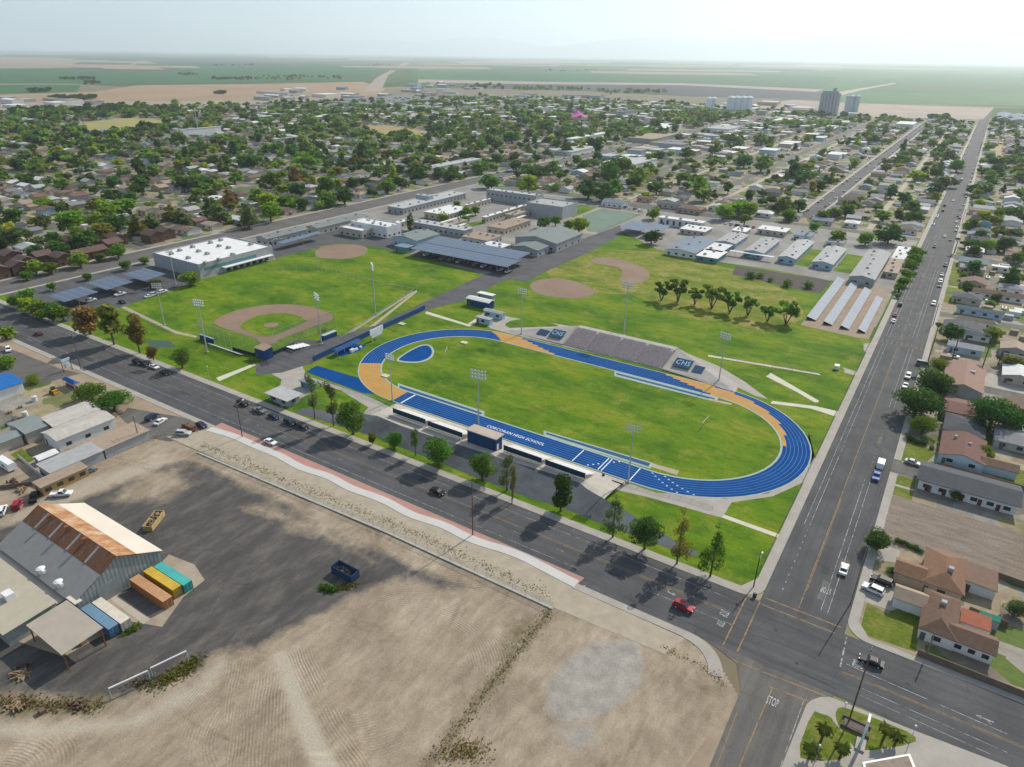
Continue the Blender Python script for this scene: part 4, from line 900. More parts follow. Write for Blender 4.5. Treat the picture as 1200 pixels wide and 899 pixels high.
near_stand((461, 479), (498, 493), 'white trackside stand at the start line end, navy back'); near_stand((502, 494), (541, 509), 'white trackside stand just left of the blue press box')
near_stand((590, 523), (635, 538), 'white trackside stand just right of the blue press box'); near_stand((639, 540), (686, 556), 'white trackside stand farthest right, by the flared concrete')
for px_ in ((500, 505), (538, 515), (586, 536), (635, 550)):
    g = G(*px_, HB); q = MB()
    for i in range(7): q.box(g.x-.7, g.x+.7, g.y-3.2+i*.5, g.y-2.7+i*.5, HB-1.6+i*.22, HB-1.38+i*.22)
    tag(q.build('concrete_steps', CONC), {500: 'concrete steps between the two left trackside stands', 538: 'concrete steps left of the blue press box', 586: 'concrete steps right of the blue press box', 635: 'concrete steps between the two right trackside stands'}[px_[0]], 'steps', 'steps up to the trackside stands')
pb = A((548, 503), (586, 511), HB+4.3)
t = thing('press_box', 'blue press box with pale flat roof above the trackside stands', 'press box', ((pb[0]+pb[1])/2, pb[2]+2, 0))
pb = (pb[0], pb[1], pb[2]-.2, pb[3]+1.2)
MB().box(pb[0], pb[1], pb[2], pb[3], 1.0, HB+4.1).build('wall', BLUEP, t); MB().box(pb[0]-.4, pb[1]+.4, pb[2]-.3, pb[3]+.6, HB+4.1, HB+4.35).build('roof', M('press box roof', (.42, .35, .28), .12, .8), t)
q = MB(); windows(q, pb[0], pb[1], pb[2], pb[3], HB+1.9, 4, 'N', 2, 1.2, .04); q.build('window', GLASS, t); q = MB().box(pb[1], pb[1]+.05, pb[2]+.6, pb[2]+1.6, HB, HB+2.1); q.build('door', WHITEM, t)
g = G(560, 531, 1.2); q = MB().box(g.x-6, g.x+6, g.y-.1, g.y+.1, .8, 2.3); tag(q.build('banner_board', M('banner grey', (.40, .45, .50), .2, .6)), 'long pale grey banner board below the blue press box', 'banner')
# --- stadium and ballpark small buildings
building('ticket_office', 'small grey flat roofed ticket office by the stadium gate', A((315, 460), (350, 462), 3.2), 3, 'flat', 0, 'light grey', 'grey', ov=1.2, wins='ES')
building('snack_shed', 'small teal kiosk behind the stadium gate trees', A((352, 446), (371, 449), 2.6), 2.5, 'flat', 0, 'blue grey', 'teal', wins='')
building('field_house', 'white roofed field house with blue walls beside the service drive', A((547, 349), (579, 352), 3.8), 3.6, 'gable', .7, 'white', BLUEP, axis='x', units=0)
building('storage_shed', 'small open white roofed shed behind the field house', A((560, 343), (580, 345), 3), 2.8, 'flat', 0, 'white', 'grey', wins='')
building('restroom_block', 'pale blue restroom block nearest the track corner', A((558, 371), (577, 373), 3), 2.8, 'flat', 0, 'light grey', 'blue', wins='S')
building('concession_stand', 'pale grey concession stand beside the restroom block', A((567, 363), (592, 366), 3.2), 3.0, 'gable', .5, 'light grey', 'blue', axis='x', wins='S')
t = building('scorers_tower', 'blue cube shaped announcer booth behind the home plate', A((298, 407), (319, 407), 4.6), 4.4, 'shed', .5, 'cream' if False else 'tan', BLUEP, axis='x', ov=.3, wins='')
def dugout(l, r_, label):
    x0_, x1_, y0_, y1_ = A(l, r_, 2.3)
    t = thing('dugout', label, 'dugout', ((x0_+x1_)/2, (y0_+y1_)/2, 0), 'baseball dugouts')
    MB().box(x0_, x1_, y0_, y1_, 2.25, 2.42).build('roof', M('dugout roof', (.34, .42, .46), .1), t)
    MB().box(x0_+.1, x1_-.1, y0_+.1, y0_+.25, 0, 2.24).box(x0_+.1, x0_+.25, y0_+.25, y1_-.1, 0, 2.24).box(x1_-.25, x1_-.1, y0_+.25, y1_-.1, 0, 2.24).build('wall', BLUEP, t)
    MB().box(x0_+.3, x1_-.3, y0_+.6, y0_+1.0, .4, .47).build('bench', WHITEM, t)
dugout((233, 392), (251, 397), 'blue dugout on the left base line'); dugout((376, 393), (395, 388), 'blue dugout on the right base line beside the drive')
def bleacher(l, r_, label, z=1.6, col=None):
    x0_, x1_, y0_, y1_ = A(l, r_, z); t = thing('ballpark_bleacher', label, 'bleacher', ((x0_+x1_)/2, (y0_+y1_)/2, 0), 'small ballpark bleachers')
    mb = MB(); n_ = 5; d = max(.5, (y1_-y0_)/n_)
    for i in range(n_): mb.box(x0_, x1_, y0_+i*d, y0_+i*d+d*.8, z-.2-i*.28, z-.14-i*.28)
    mb.build('bench_rows', col or METALG, t); fr = MB()
    for i in range(6):
        x = x0_+(x1_-x0_)*(i+.02)/5.05
        for j in range(n_): fr.box(x, x+.07, y0_+j*d+.1, y0_+j*d+.17, 0, z-.2-j*.28)
    fr.build('frame', DMET, t)
bleacher((243, 402), (281, 414), 'long grey bleacher behind the left base line dugout'); bleacher((335, 406), (364, 401), 'white topped bleacher on the asphalt behind home plate', 1.6, WHITEM)
# scoreboard and long blue wall
a, c = G(367, 424), G(498, 363)
def wallseg(nm, pts, h, th, mat, label, cat, z0=0):
    mb = MB(); lo_ = Vector(pts[0][:2])
    for p, q in zip(pts, pts[1:]):
        p, q = Vector(p[:2]), Vector(q[:2]); d = (q-p).normalized(); n_ = Vector((-d.y, d.x))*th/2
        mb.add([(*(p-n_), z0), (*(q-n_), z0), (*(q+n_), z0), (*(p+n_), z0), (*(p-n_), h), (*(q-n_), h), (*(q+n_), h), (*(p+n_), h)], [(0,3,2,1),(4,5,6,7),(0,1,5,4),(1,2,6,5),(2,3,7,6),(3,0,4,7)])
    t = thing(nm, label, cat, (pts[0][0], pts[0][1], 0)); mb.build('panel', mat, t); return t
t = wallseg('boundary_wall', [a, c], 2.3, .25, BLUEP, 'long straight royal blue wall between stadium and ball field', 'wall'); wallcap = MB()
g = G(442, 398); t = thing('scoreboard', 'white scoreboard on posts backing onto the blue wall', 'scoreboard', (g.x, g.y, 0))
d = (c-a).normalized(); nrm = Vector((-d.y, d.x, 0))
def slab(mb, o, d, L, z0, z1, th, off=0):
    n_ = Vector((-d.y, d.x, 0)); p = o+n_*off-d*L/2; q = o+n_*off+d*L/2; k_ = n_*th/2
    mb.add([tuple((p-k_).xy)+(z0,), tuple((q-k_).xy)+(z0,), tuple((q+k_).xy)+(z0,), tuple((p+k_).xy)+(z0,), tuple((p-k_).xy)+(z1,), tuple((q-k_).xy)+(z1,), tuple((q+k_).xy)+(z1,), tuple((p+k_).xy)+(z1,)], [(0,3,2,1),(4,5,6,7),(0,1,5,4),(1,2,6,5),(2,3,7,6),(3,0,4,7)]); return mb
slab(slab(MB(), g, d, 8.5, 3.0, 5.6, .35), g, d, 7.0, 1.8, 2.9, .3).build('board', WHITEM, t); q = MB()
for k in (-3.2, 0, 3.2): p = g+d*k; q.box(p.x-.12, p.x+.12, p.y-.12, p.y+.12, 0, 3.2)
q.build('post', METALG, t)
x = g; g = G(408, 411); t = thing('gate_shelter', 'blue awning shelter with white gear beside the blue wall', 'shelter', (g.x, g.y, 0))
slab(MB(), g, d, 15, 2.6, 2.75, 3.2).build('awning', BLUEP, t); q = MB()
for k in (-6.5, -2, 2, 6.5):
    p = g+d*k; q.box(p.x-.1, p.x+.1, p.y-.1, p.y+.1, 0, 2.6)
q.build('post', METALG, t); q = MB()
for k, l in ((-1.5, 2.2), (2.2, 1.5), (5, 1)): slab(q, g+nrm*-2.4, d, l, 0, 1.3, 1.2) if k == -1.5 else slab(q, g+nrm*-2.6+d*k, d, l, 0, .9, .8)
q.build('gear_boxes', WHITEM, t)
# --- warehouse yard, south-west
WT = Mstripe('corrugated wall', (.25, .275, .27), (.17, .19, .19), .9, 1, .4, var=.2); WTX = Mstripe('corrugated wall x', (.27, .285, .27), (.19, .20, .19), .9, 0, .4, var=.2)
GREYR = Mstripe('grey sheet roof', (.27, .255, .235), (.24, .23, .21), 1.1, 0, .1, var=.06); CREAMR = M('cream sheet roof', (.55, .49, .41), .05, .12, scale2=.6)
m, nt, b = newmat('rusted sheets', .9)
o = ramp(nt, noise(nt, .22, 5, (2.2, .6, 1), .65), [(.3, (.085, .032, .02)), (.45, (.20, .085, .04)), (.6, (.14, .075, .05)), (.72, (.28, .24, .21))]); o = mix(nt, o, ramp(nt, noise(nt, 1.2, 4, (1, 4, 1)), [(.3, (.6, .6, .6)), (.7, (1.2, 1.2, 1.2))]), .8, 'MULTIPLY'); nt.links.new(o, b.inputs['Base Color']); RSTV = m
m, nt, b = newmat('rust stained roof', .9)
o = ramp(nt, noise(nt, .3, 6, (.9, .45, 1), .7), [(.34, (.22, .095, .04)), (.48, (.36, .185, .085)), (.6, (.42, .30, .20)), (.72, (.50, .43, .34))]); nt.links.new(o, b.inputs['Base Color']); RSTR = m
X0w, X1w = -177.5, -142.2
t = thing('warehouse', 'big old metal warehouse with rusted raised ridge and cream far slope', 'warehouse', (-160, 56, 0))
prof = [(45.2, 4.2), (52.0, 7.6), (56.2, 9.9), (66.4, 4.6)]
wb = MB(); wb.extrude_x([(46.0, 0), (66.0, 0), (66.0, 4.5), (56.2, 9.6), (52.0, 7.3), (46.0, 4.2)], X0w+.6, X1w-.4).build('wall', WT, t)
def slope(nm, p, q, mat, pr=.12): MB().extrude_x([(p[0], p[1]), (q[0], q[1]), (q[0], q[1]+pr), (p[0], p[1]+pr)], X0w, X1w).build(nm, mat, t)
slope('near_roof', prof[0], prof[1], GREYR); slope('rusted_clerestory', prof[1], prof[2], RSTV, .16)
mid = (prof[2][0]+(prof[3][0]-prof[2][0])*.42, prof[2][1]+(prof[3][1]-prof[2][1])*.42)
slope('rusted_roof', prof[2], mid, RSTR); slope('cream_roof', mid, prof[3], CREAMR)
for x in (-169.5, -161.5, -153.5):
    q = MB(); q.box(x-.25, x+.25, 54.9, 55.5, 9.2, 10.7); q.box(x-.4, x+.4, 54.75, 55.65, 10.7, 10.85); q.build('roof_vent', RUST, t)
for x in (-172, -165.3, -157.3, -149.2):
    MB().extrude_x([(52.1, 7.75), (55.9, 9.85), (55.9, 10.0), (52.1, 7.95)], x, x+.7).build('vent_flap', M('weathered tin', (.33, .30, .29), .2, .8), t)
q = MB().box(X1w-.4, X1w-.33, 50.5, 55.5, 0, 4.4); q.build('sliding_door', M('tin door', (.23, .25, .24), .15, .8), t)
for x in (-157.6, -149.8):
    q = MB(); q.tube((x, 46.3, 4.6), (x, 46.3, 6.2), .55, .55, 10); q.tube((x, 46.3, 6.2), (x, 46.3, 6.5), 1.0, .4, 10); q.box(x-.15, x+1.8, 46.0, 46.6, 5.6, 6.3); q.build('roof_blower', WHITEM, t)
t = thing('loading_shed', 'low shed with tan sheet roof in front of the old warehouse', 'shed', (-160, 38, 0))
SHEDR = Mstripe('tan sheet roof', (.40, .355, .27), (.35, .31, .24), 1.0, 0, .15, var=.06)
MB().extrude_x([(33.2, 0), (43.4, 0), (43.4, 4.4), (33.2, 3.9)], -190, -146.0).build('wall', WTX, t); MB().extrude_x([(32.6, 3.95), (43.6, 4.5), (43.6, 4.62), (32.6, 4.07)], -190.5, -145.4).build('roof', SHEDR, t)
MB().box(-180, -146.5, 43.7, 45.9, 3.2, 3.32).build('gutter_roof', CREAMR, t); q = MB().box(-157, -154.6, 37.6, 39.4, 4.3, 5.8); q.build('roof_cooler', WHITEM, t)
t = thing('canopy_roof', 'open sided tan canopy roof between shed and blue container', 'canopy', (-136, 40, 0))
MB().extrude_x([(36.4, 4.6), (44.8, 5.0), (44.8, 5.14), (36.4, 4.74)], -143.6, -129.1).build('roof', M('dusty canopy sheet', (.36, .31, .25), .08, .3), t)
for x in (-143.2, -129.5):
    for y in (36.8, 44.4): MB().box(x-.12, x+.12, y-.12, y+.12, 0, 4.7).build('post', RUST, t)
MB().box(-145.0, -141.2, 45.2, 46.8, 4.6, 4.75).build('link_roof', CREAMR, t)
YARDP = M('yard concrete slab', (.40, .35, .29), .12, .2)
sheet('yard_slab', T([(0, 745), (75, 770), (150, 728), (190, 735), (215, 700), (240, 680), (228, 662), (198, 650), (160, 690), (120, 700), (60, 700)]), .075, M('yard dirt', (.33, .27, .2), .2, .2)); sheet('yard_slab', T([(136, 700), (161, 688), (196, 711), (171, 724)]), .09, ASPH_OLD); sheet('yard_slab', T([(130, 703), (136, 699), (176, 726), (168, 732)]), .095, YARDP)
def container(l0, l1, y0_, y1_, col, label, faded=None):
    t = thing('shipping_container', label, 'shipping container', ((l0+l1)/2, (y0_+y1_)/2, 0), 'shipping containers by the warehouse')
    mm = Mstripe(label[:18], col, sc(col, .72), .28, 0, .45, var=.12)
    mb = MB().box(l0+.08, l1-.08, y0_+.05, y1_-.05, .12, 2.5); mb.build('body', mm, t)
    MB().box(l0, l1, y0_, y1_, 2.5, 2.58).build('top', M(label[:18]+' top', faded or sc(col, 1.15), .14, .6), t)
    fr = MB()
    for x in (l0, l1-.12):
        for y in (y0_, y1_-.12): fr.box(x, x+.12, y, y+.12, .05, 2.49)
    fr.box(l0, l1, y0_, y0_+.1, .05, .14); fr.box(l0, l1, y1_-.1, y1_, .05, .14); fr.build('frame', M(label[:18]+' frame', sc(col, .8)), t)
    for s in (0, 1):
        ym = (y0_+y1_)/2; ya, yb = (y0_+.15, ym-.02) if s == 0 else (ym+.02, y1_-.15); d_ = MB().box(l1-.07, l1-.02, ya, yb, .2, 2.42).build('door', M(label[:18]+' door', sc(col, .9), .2, 1), t)
        MB().tube((l1+.02, (ya+yb)/2+.2, .2), (l1+.02, (ya+yb)/2+.2, 2.4), .03, n=5).build('lock_bar', METALG, d_)
container(-141.8, -130.6, 46.1, 48.25, (.07, .165, .26), 'faded blue shipping container next to the canopy', (.13, .235, .33)); container(-141.6, -130.1, 48.45, 50.6, (.50, .44, .36), 'cream shipping container beside the blue one', (.58, .52, .44))
container(-141.9, -128.6, 57.3, 59.6, (.36, .155, .065), 'rusty orange shipping container at the asphalt pad', (.44, .24, .12)); container(-141.9, -130.2, 60.7, 62.85, (.47, .30, .03), 'yellow shipping container between orange and teal ones', (.50, .34, .045)); container(-141.4, -129.6, 63.0, 65.2, (.035, .30, .29), 'teal shipping container nearest the warehouse corner', (.06, .36, .33))
# skips
t = thing('roll_off_skip', 'dark blue open roll-off skip alone on the asphalt', 'skip', (-103.5, 88.4, 0))
sk_ = MB(); a0, a1, b0, b1 = -106.9, -100.2, 86.9, 89.7
sk_.box(a0, a1, b0, b0+.12, .2, 2.2).box(a0, a1, b1-.12, b1, .2, 2.2).box(a0, a0+.12, b0+.12, b1-.12, .2, 2.2).box(a0, a1, b0, b1, .1, .2); sk_.build('body', M('skip blue', (.02, .055, .13), .2, .9), t)
MB().box(a1-.14, a1+.02, b0+.1, b1-.1, .2, 2.2).build('door', M('skip blue', (.02, .055, .13)), t); q = MB()
for i in range(8): x = a0+.4+i*.85; q.box(x, x+.12, b0-.08, b0, .2, 2.2); q.box(x, x+.12, b1, b1+.08, .2, 2.2)
q.build('rib', M('skip blue', (.02, .055, .13)), t); q = MB()
for i in range(60):
    x, y = random.uniform(a0+.3, a1-.3), random.uniform(b0+.3, b1-.3); s = random.uniform(.1, .4); q.box(x-s, x+s, y-s*.7, y+s*.7, .2, .6+random.random()*.8)
q.build('load', M('skip rubble', (.20, .16, .12), .35, .9), t)
c_ = G(181, 613); t = thing('debris_bin', 'open tan timber bin heaped with scrap on the dark lot', 'bin', (c_.x, c_.y, 0))
def rbox(mb, c, a, lx, ly, z0, z1):
    u = Vector((math.cos(a), math.sin(a))); v = Vector((-u.y, u.x)); c = Vector(c[:2]); pts = [c-u*lx/2-v*ly/2, c+u*lx/2-v*ly/2, c+u*lx/2+v*ly/2, c-u*lx/2+v*ly/2]
    return mb.prism([tuple(p) for p in pts], z0, z1)
an = math.atan2(G(191, 603).y-G(176, 622).y, G(191, 603).x-G(176, 622).x); u = Vector((math.cos(an), math.sin(an))); v = Vector((-u.y, u.x)); cc = Vector((c_.x, c_.y))
q = MB(); rbox(q, cc-v*1.2, an, 7, .15, 0, 1.6); rbox(q, cc+v*1.2, an, 7, .15, 0, 1.6); rbox(q, cc-u*3.5, an, .15, 2.2, 0, 1.6); rbox(q, cc+u*3.5, an, .15, 2.2, 0, 1.6); q.build('body', M('bin ochre', (.40, .29, .13), .15, .8), t); q = MB()
for i in range(55): p = cc+u*random.uniform(-3, 3)+v*random.uniform(-.9, .9); rbox(q, p, random.random()*3, random.uniform(.3, 1.1), random.uniform(.1, .4), .3, random.uniform(.9, 1.7))
q.build('load', M('scrap wood', (.30, .22, .13), .4, 1.1), t)
# white pipe gantry in the dirt
t = thing('pipe_gantry', 'white pipe frame gantry standing on legs beside the weeds', 'gantry', G(180, 806))
q = MB(); p0, p1, p2, p3 = G(127, 807, 2.6), G(173, 786, 2.6), G(176, 783, 2.6), G(218, 763, 2.6); q.tube(p0, p1, .16, n=8); q.tube(p2, p3, .16, n=8); q.build('crossbar', WHITEM, t)
for p in (p0, p1, p2, p3): MB().tube((p.x, p.y, 0), p, .11, n=7).build('leg', M('pale green pipe', (.33, .43, .42)), t)
# office buildings, west of the lot
def bld(lbl, l, r_, z, **k): return building(k.pop('name', 'yard_building'), lbl, A(l, r_, z), z, **k)
SHEETG = Mstripe('pale sheet roof', (.42, .39, .34), (.35, .32, .28), 1.2, 0, .12, var=.16); SHEETD = Mstripe('slate sheet roof', (.20, .225, .22), (.17, .19, .185), 1.0, 0, .12, var=.08)
R1 = A((50, 507), (133, 490), 4); building('yard_building', 'wide tan sheet roofed workshop shaded at its street end', R1, 4, 'gable', .9, SHEETG, 'white', axis='y', wins='E', ov=.5)
R2 = A((40, 484), (109, 476), 4); building('yard_building', 'second tan sheet roofed workshop behind the wide one', (R1[0]-10.5, R1[0]-1.2, R1[2]+4, R1[3]+.5), 4, 'gable', .7, SHEETG, 'white', axis='y', wins='S', ov=.5)
building('yard_building', 'dark grey green sheet roofed workshop with blue window', A((10, 497), (57, 498), 4), 4, 'gable', .7, SHEETD, 'beige', axis='y', wins='S', wn=1); building('yard_building', 'grey sheet roofed workshop at the photo edge', A((-30, 520), (25, 510), 3.5), 3.5, 'gable', .7, SHEETD, 'beige', axis='y', wins='S', wn=1)
building('yard_building', 'long grey roofed shed beside the parked cars', (-210.8, -202.4, 85.2, 99.5), 3.4, 'shed', .3, 'tan', 'grey', axis='y', wins='')
building('yard_building', 'long grey roofed shed behind the ochre office', (-209.6, -202.2, 69.6, 84.6), 3.4, 'shed', .3, 'light grey', 'grey', axis='y', wins='')
t = building('yard_office', 'narrow ochre office with brown windows and pale roof', (-201.3, -197.4, 64.6, 77.2), 3.0, 'shed', .3, 'tan', M('ochre boards', (.40, .25, .10), .12, .6), axis='y', wins='E', wn=4)
building('tool_shed', 'tiny white gabled shed beside the small lawn', A((40, 535), (67, 530), 2.2), 2.0, 'gable', .6, 'white', 'blue', axis='y', wins='')
sheet('lawn', T([(12, 533), (25, 526), (43, 537), (30, 545)]), .08, LAWN)
BT = M('blue fabric roof', (.012, .12, .36), .12, .6)
building('service_bay', 'bright blue roofed service bay at the photo edge', A((-25, 447), (26, 448), 4), 4, 'gable', 1.2, BT, 'white', axis='y', wins='', ov=.5)
t = thing('canopy_tent', 'small blue pyramid canopy tent near the sign', 'tent', G(83, 456)); r_ = A((73, 444), (92, 448), 2.8)
roof_geo(q := MB(), *r_, 2.6, 'hip', 1.0, .2); q.build('roof', BT, t)
for x in (r_[0], r_[1]):
    for y in (r_[2], r_[3]): MB().box(x-.06, x+.06, y-.06, y+.06, 0, 2.6).build('leg', METALG, t)
q = MB().box(r_[0]+.4, r_[1]-.4, r_[2]+.4, r_[3]-.4, 0, 1.2); q.build('counter', WALLS['brown'], t)
g = G(80, 434); t = thing('sign_board', 'pale blue topped roadside sign board on two posts', 'sign', g); a_ = G(75, 437); c2 = G(85, 433)
for p in (a_, c2): MB().tube((p.x, p.y, 0), (p.x, p.y, 4.6), .13, n=6).build('post', DMET, t)
d2 = (c2-a_).normalized(); slab(MB(), g, d2, 3.4, 3.9, 5.0, .35).build('top_panel', M('sign pale blue', (.42, .52, .55), .08), t); slab(MB(), g, d2, 2.6, 1.2, 3.6, .2).build('notice_panel', M('sign notices', (.55, .55, .55), .3, 1.5), t)
# --- houses across the street
def extras(t, spots, h, mat=UNITM, nm='roof_cooler', s=.55):
    for x, y in spots: MB().box(x-s, x+s, y-s, y+s, h-.3, h+.7).build(nm, mat, t)
t = building('corner_house', 'tan roofed L shaped house on the corner lawn', (14.4, 21.0, 143.0, 157.2), 3.0, 'hip', 1.9, 'brown', 'white', axis='y', wins='SE'); extras(t, [(17.8, 151.5)], 5.0)
for r_, k in (((8.6, 14.6, 150.5, 155.3), 1.3), ((20.0, 28.0, 143.2, 148.6), 1.4)):
    ax = 'x'; roof_geo(q := MB(), *r_, 2.9, 'gable', k, .45, ax); q.build('roof', ROOFS['tan'] if r_[0] < 10 else ROOFS['brown'], t); wall_geo(q := MB(), *r_, 2.9, 'gable', k, ax); q.build('wall', WALLS['white'], t)
q = MB(); windows(q, 20.5, 28, 143.2, 148, 1, 3, 'S', 1.3, 1.1, .04); q.build('window', GLASS, t)
building('patio_cover', 'rusty red corrugated patio cover behind the corner house', (21.6, 27.2, 150.2, 154.6), 2.8, 'shed', .4, M('red corrugated', (.30, .095, .05), .15, .8), 'white', axis='x', wins='', ov=.1, door=False)
building('patio_cover', 'small green awning beside the red patio cover', (25.2, 29.0, 155.0, 156.6), 2.4, 'shed', .3, M('green awning', (.02, .17, .12), .1), 'grey', axis='x', wins='', ov=.1, door=False)
t = building('side_house', 'orange brown roofed house beside the raked empty lot', (13.4, 21.6, 160.0, 174.6), 3.0, 'hip', 1.9, M('warm brown shingles', (.20, .11, .065), .14, .8), 'tan', axis='y', wins='S'); extras(t, [(18.5, 165.5)], 4.9)
roof_geo(q := MB(), 7.6, 13.6, 160.2, 166, 2.9, 'gable', 1.3, .4, 'x'); q.build('roof', MATS['warm brown shingles'], t); wall_geo(q := MB(), 7.6, 13.6, 160.2, 166, 2.9, 'gable', 1.3, 'x'); q.build('wall', WALLS['tan'], t)
building('garage', 'brown roofed garage behind the orange brown house', (22.0, 28.2, 166.0, 173.8), 2.7, 'shed', .4, 'brown', 'white', axis='y', wins='', ov=.3)
t = building('apartment_row', 'long white apartment row with charcoal roof behind the raked lot', (8.8, 32.6, 208.6, 219.4), 3.5, 'gable', 1.5, 'dark grey', 'white', axis='x', wins='S', wn=6, ov=.9)
for i in range(5):
    x = 10.5+i*4.4; MB().box(x, x+1, 208.53, 208.6, .1, 2.1).build('door', M('maroon door', (.12, .035, .03)), t)
building('side_cottage', 'grey roofed cottage at the photo edge beside raked lot', (36, 46, 178, 206), 3.0, 'gable', 1.3, 'light grey', 'blue', wins='S')
t = building('corner_cottage', 'red brown roofed pale blue house across from apartment row', (12.6, 24.5, 229, 246), 3.0, 'gable', 1.6, 'red brown', 'blue', axis='y', wins='SE'); roof_geo(q := MB(), 24.0, 33, 230.0, 235, 2.8, 'gable', 1.1, .4, 'x'); q.build('roof', ROOFS['brown'], t); wall_geo(q := MB(), 24.6, 33, 230, 235, 2.8, 'gable', 1.1, 'x'); q.build('wall', WALLS['blue'], t); extras(t, [(20, 238), (16, 241)], 4.3, s=.4)
building('middle_house', 'blue grey low roofed house between two red brown roofs', (12.6, 24, 248, 262), 3, 'hip', 1.5, 'dark grey', 'grey', wins='S'); building('middle_house', 'narrow red brown roof behind the blue grey roof', (11.5, 23, 264, 277), 3, 'gable', 1.2, 'red brown', 'tan', axis='x', wins='S')
t = building('chapel_house', 'tall pinkish brown gabled house with grey front, by palms', (9.8, 22.5, 284, 311), 4.2, 'gable', 2.1, M('pinkish brown shingles', (.27, .165, .125), .1, .8), 'grey', axis='y', wins=''); extras(t, [(18.5, 300)], 5.6, s=.8)
building('long_shed', 'long grey shed roof under the big tree by the courtyard', (27, 46, 250, 262), 2.8, 'gable', .8, 'grey', 'grey', wins='S')
building('blue_cottage', 'pale blue cottage with white sheet roof beside the tall palms', A((1112, 400), (1152, 412), 3), 3, 'gable', 1.3, 'light grey', 'blue', wins='SE'); building('grey_cottage', 'grey roofed cottage behind the pale blue cottage and palms', A((1131, 390), (1161, 395), 3), 3, 'gable', 1.2, 'light grey', 'white', wins='S')
building('brown_cottage', 'long tan roofed house with coolers above the pale blue cottage', A((1120, 372), (1168, 378), 3.2), 3, 'hip', 1.3, 'tan', 'white', wins='S', units=3, unit_size=1); building('blue_hall', 'long pale blue walled house with pale roof in the street row', A((1122, 359), (1176, 369), 3), 3, 'gable', 1.2, 'light grey', 'blue', wins='S')
building('long_house', 'very long brown roofed pale house in the street row', A((1140, 341), (1200, 347), 3), 3, 'gable', 1.3, 'brown', 'white', wins='S'); building('white_flat', 'bright white flat roofed house behind the street lawns', A((1163, 312), (1184, 313), 3), 3, 'flat', 0, 'white', 'white'); building('white_flat', 'low white carport roof beside a grey roofed house', A((1172, 325), (1196, 327), 3), 2.8, 'flat', 0, 'white', 'grey', wins='')
building('blue_peak', 'tall light blue gabled house beside the street', A((1146, 261), (1162, 263), 5), 5, 'gable', 2.2, 'blue grey', M('sky blue boards', (.20, .42, .60), .08), axis='y', wins='')
# --- filling station canopy at the bottom edge, price sign
t = thing('station_canopy', 'white edged filling station canopy top at the photo bottom', 'canopy', G(1060, 899)); cp = [G(1010, 894, 5), G(1066, 884, 5), G(1085, 930, 5), G(1025, 945, 5)]
MB().prism([tuple(p.xy) for p in cp], 4.6, 5.2).build('roof', WHITEM, t); cc = sum((p for p in cp), Vector())/4
MB().prism([tuple((cc+(p-cc)*.9).xy) for p in cp], 5.2, 5.23).build('deck', M('canopy deck', (.25, .20, .15), .3, .8), t)
for p in cp: q = cc+(p-cc)*.6; MB().box(q.x-.2, q.x+.2, q.y-.2, q.y+.2, 0, 4.6).build('post', WHITEM, t)
g = G(1008, 874); t = thing('price_sign', 'tall white slab price sign on the station lawn', 'sign', g)
MB().box(g.x-.15, g.x+.15, g.y-.9, g.y+.9, 0, 7.2).build('pylon', M('sign pale teal', (.50, .62, .64), .08), t); MB().box(g.x-.2, g.x+.2, g.y-1, g.y+1, 5.2, 7.4).build('cabinet', WHITEM, t); MB().box(g.x-.8, g.x+.8, g.y-1.4, g.y+1.4, 0, .5).build('base', BLOCKW, t)
a_, c_ = G(994, 848), G(1011, 856); q = MB(); 
for i in range(2): rbox(q, (a_+c_)/2+Vector((0, -i*2.4+1, 0)), math.atan2(c_.y-a_.y, c_.x-a_.x), 5, .25, .1, .7)
q2 = tag(rbox(q, (a_+c_)/2, 0, 4.2, 1.8, .1, .45).build('planter', M('planter gravel', (.13, .10, .09), .3, 1)), 'low dark gravel planter on the station lawn', 'planter')

# clutter of the repair yard and the shed front
PAL = [M('pallet wood', (.27, .19, .11), .25, 1.2), M('blue drum', (.02, .08, .2)), M('grey crate', (.25, .25, .25)), M('white tank', (.6, .6, .58)), M('scrap brown', (.13, .08, .06), .3)]
CT = [((12, 484), 'stack of weathered pallets at the yard edge', 'pallet_stack', 'pallets', 0), ((24, 478), 'second stack of weathered pallets behind the first', 'pallet_stack', 'pallets', 0), ((18, 492), 'grey crate heap beside the pallets', 'crate', 'crate', 2), ((30, 488), 'white tank near the slate roofed workshop', 'tank', 'tank', 3), ((8, 500), 'blue drum group at the photo edge', 'drum', 'drums', 1), ((41, 470), 'white tank by the sandy drive', 'tank', 'tank', 3), ((52, 541), 'white crate in the dark court', 'crate', 'crate', 3),
      ((16, 565), 'dark scrap heap behind the ochre office', 'scrap_heap', 'scrap', 4), ((25, 575), 'plank pile left of the ochre office', 'plank_pile', 'planks', 0), ((24, 792), 'broken timber heap beside the low shed', 'timber_heap', 'timber', 0), ((30, 782), 'brown scrap heap in the canopy shade', 'scrap_heap', 'scrap', 4), ((98, 754), 'tan crate pair under the canopy edge', 'crate', 'crate', 0), ((20, 830), 'long plank lying in the dry weeds', 'plank_pile', 'planks', 0), ((50, 835), 'dark pallet leaning in the weeds', 'pallet_stack', 'pallets', 4), ((92, 829), 'reddish brush heap by the dirt track', 'brush_heap', 'brush', 4)]
rk = random.Random(3)
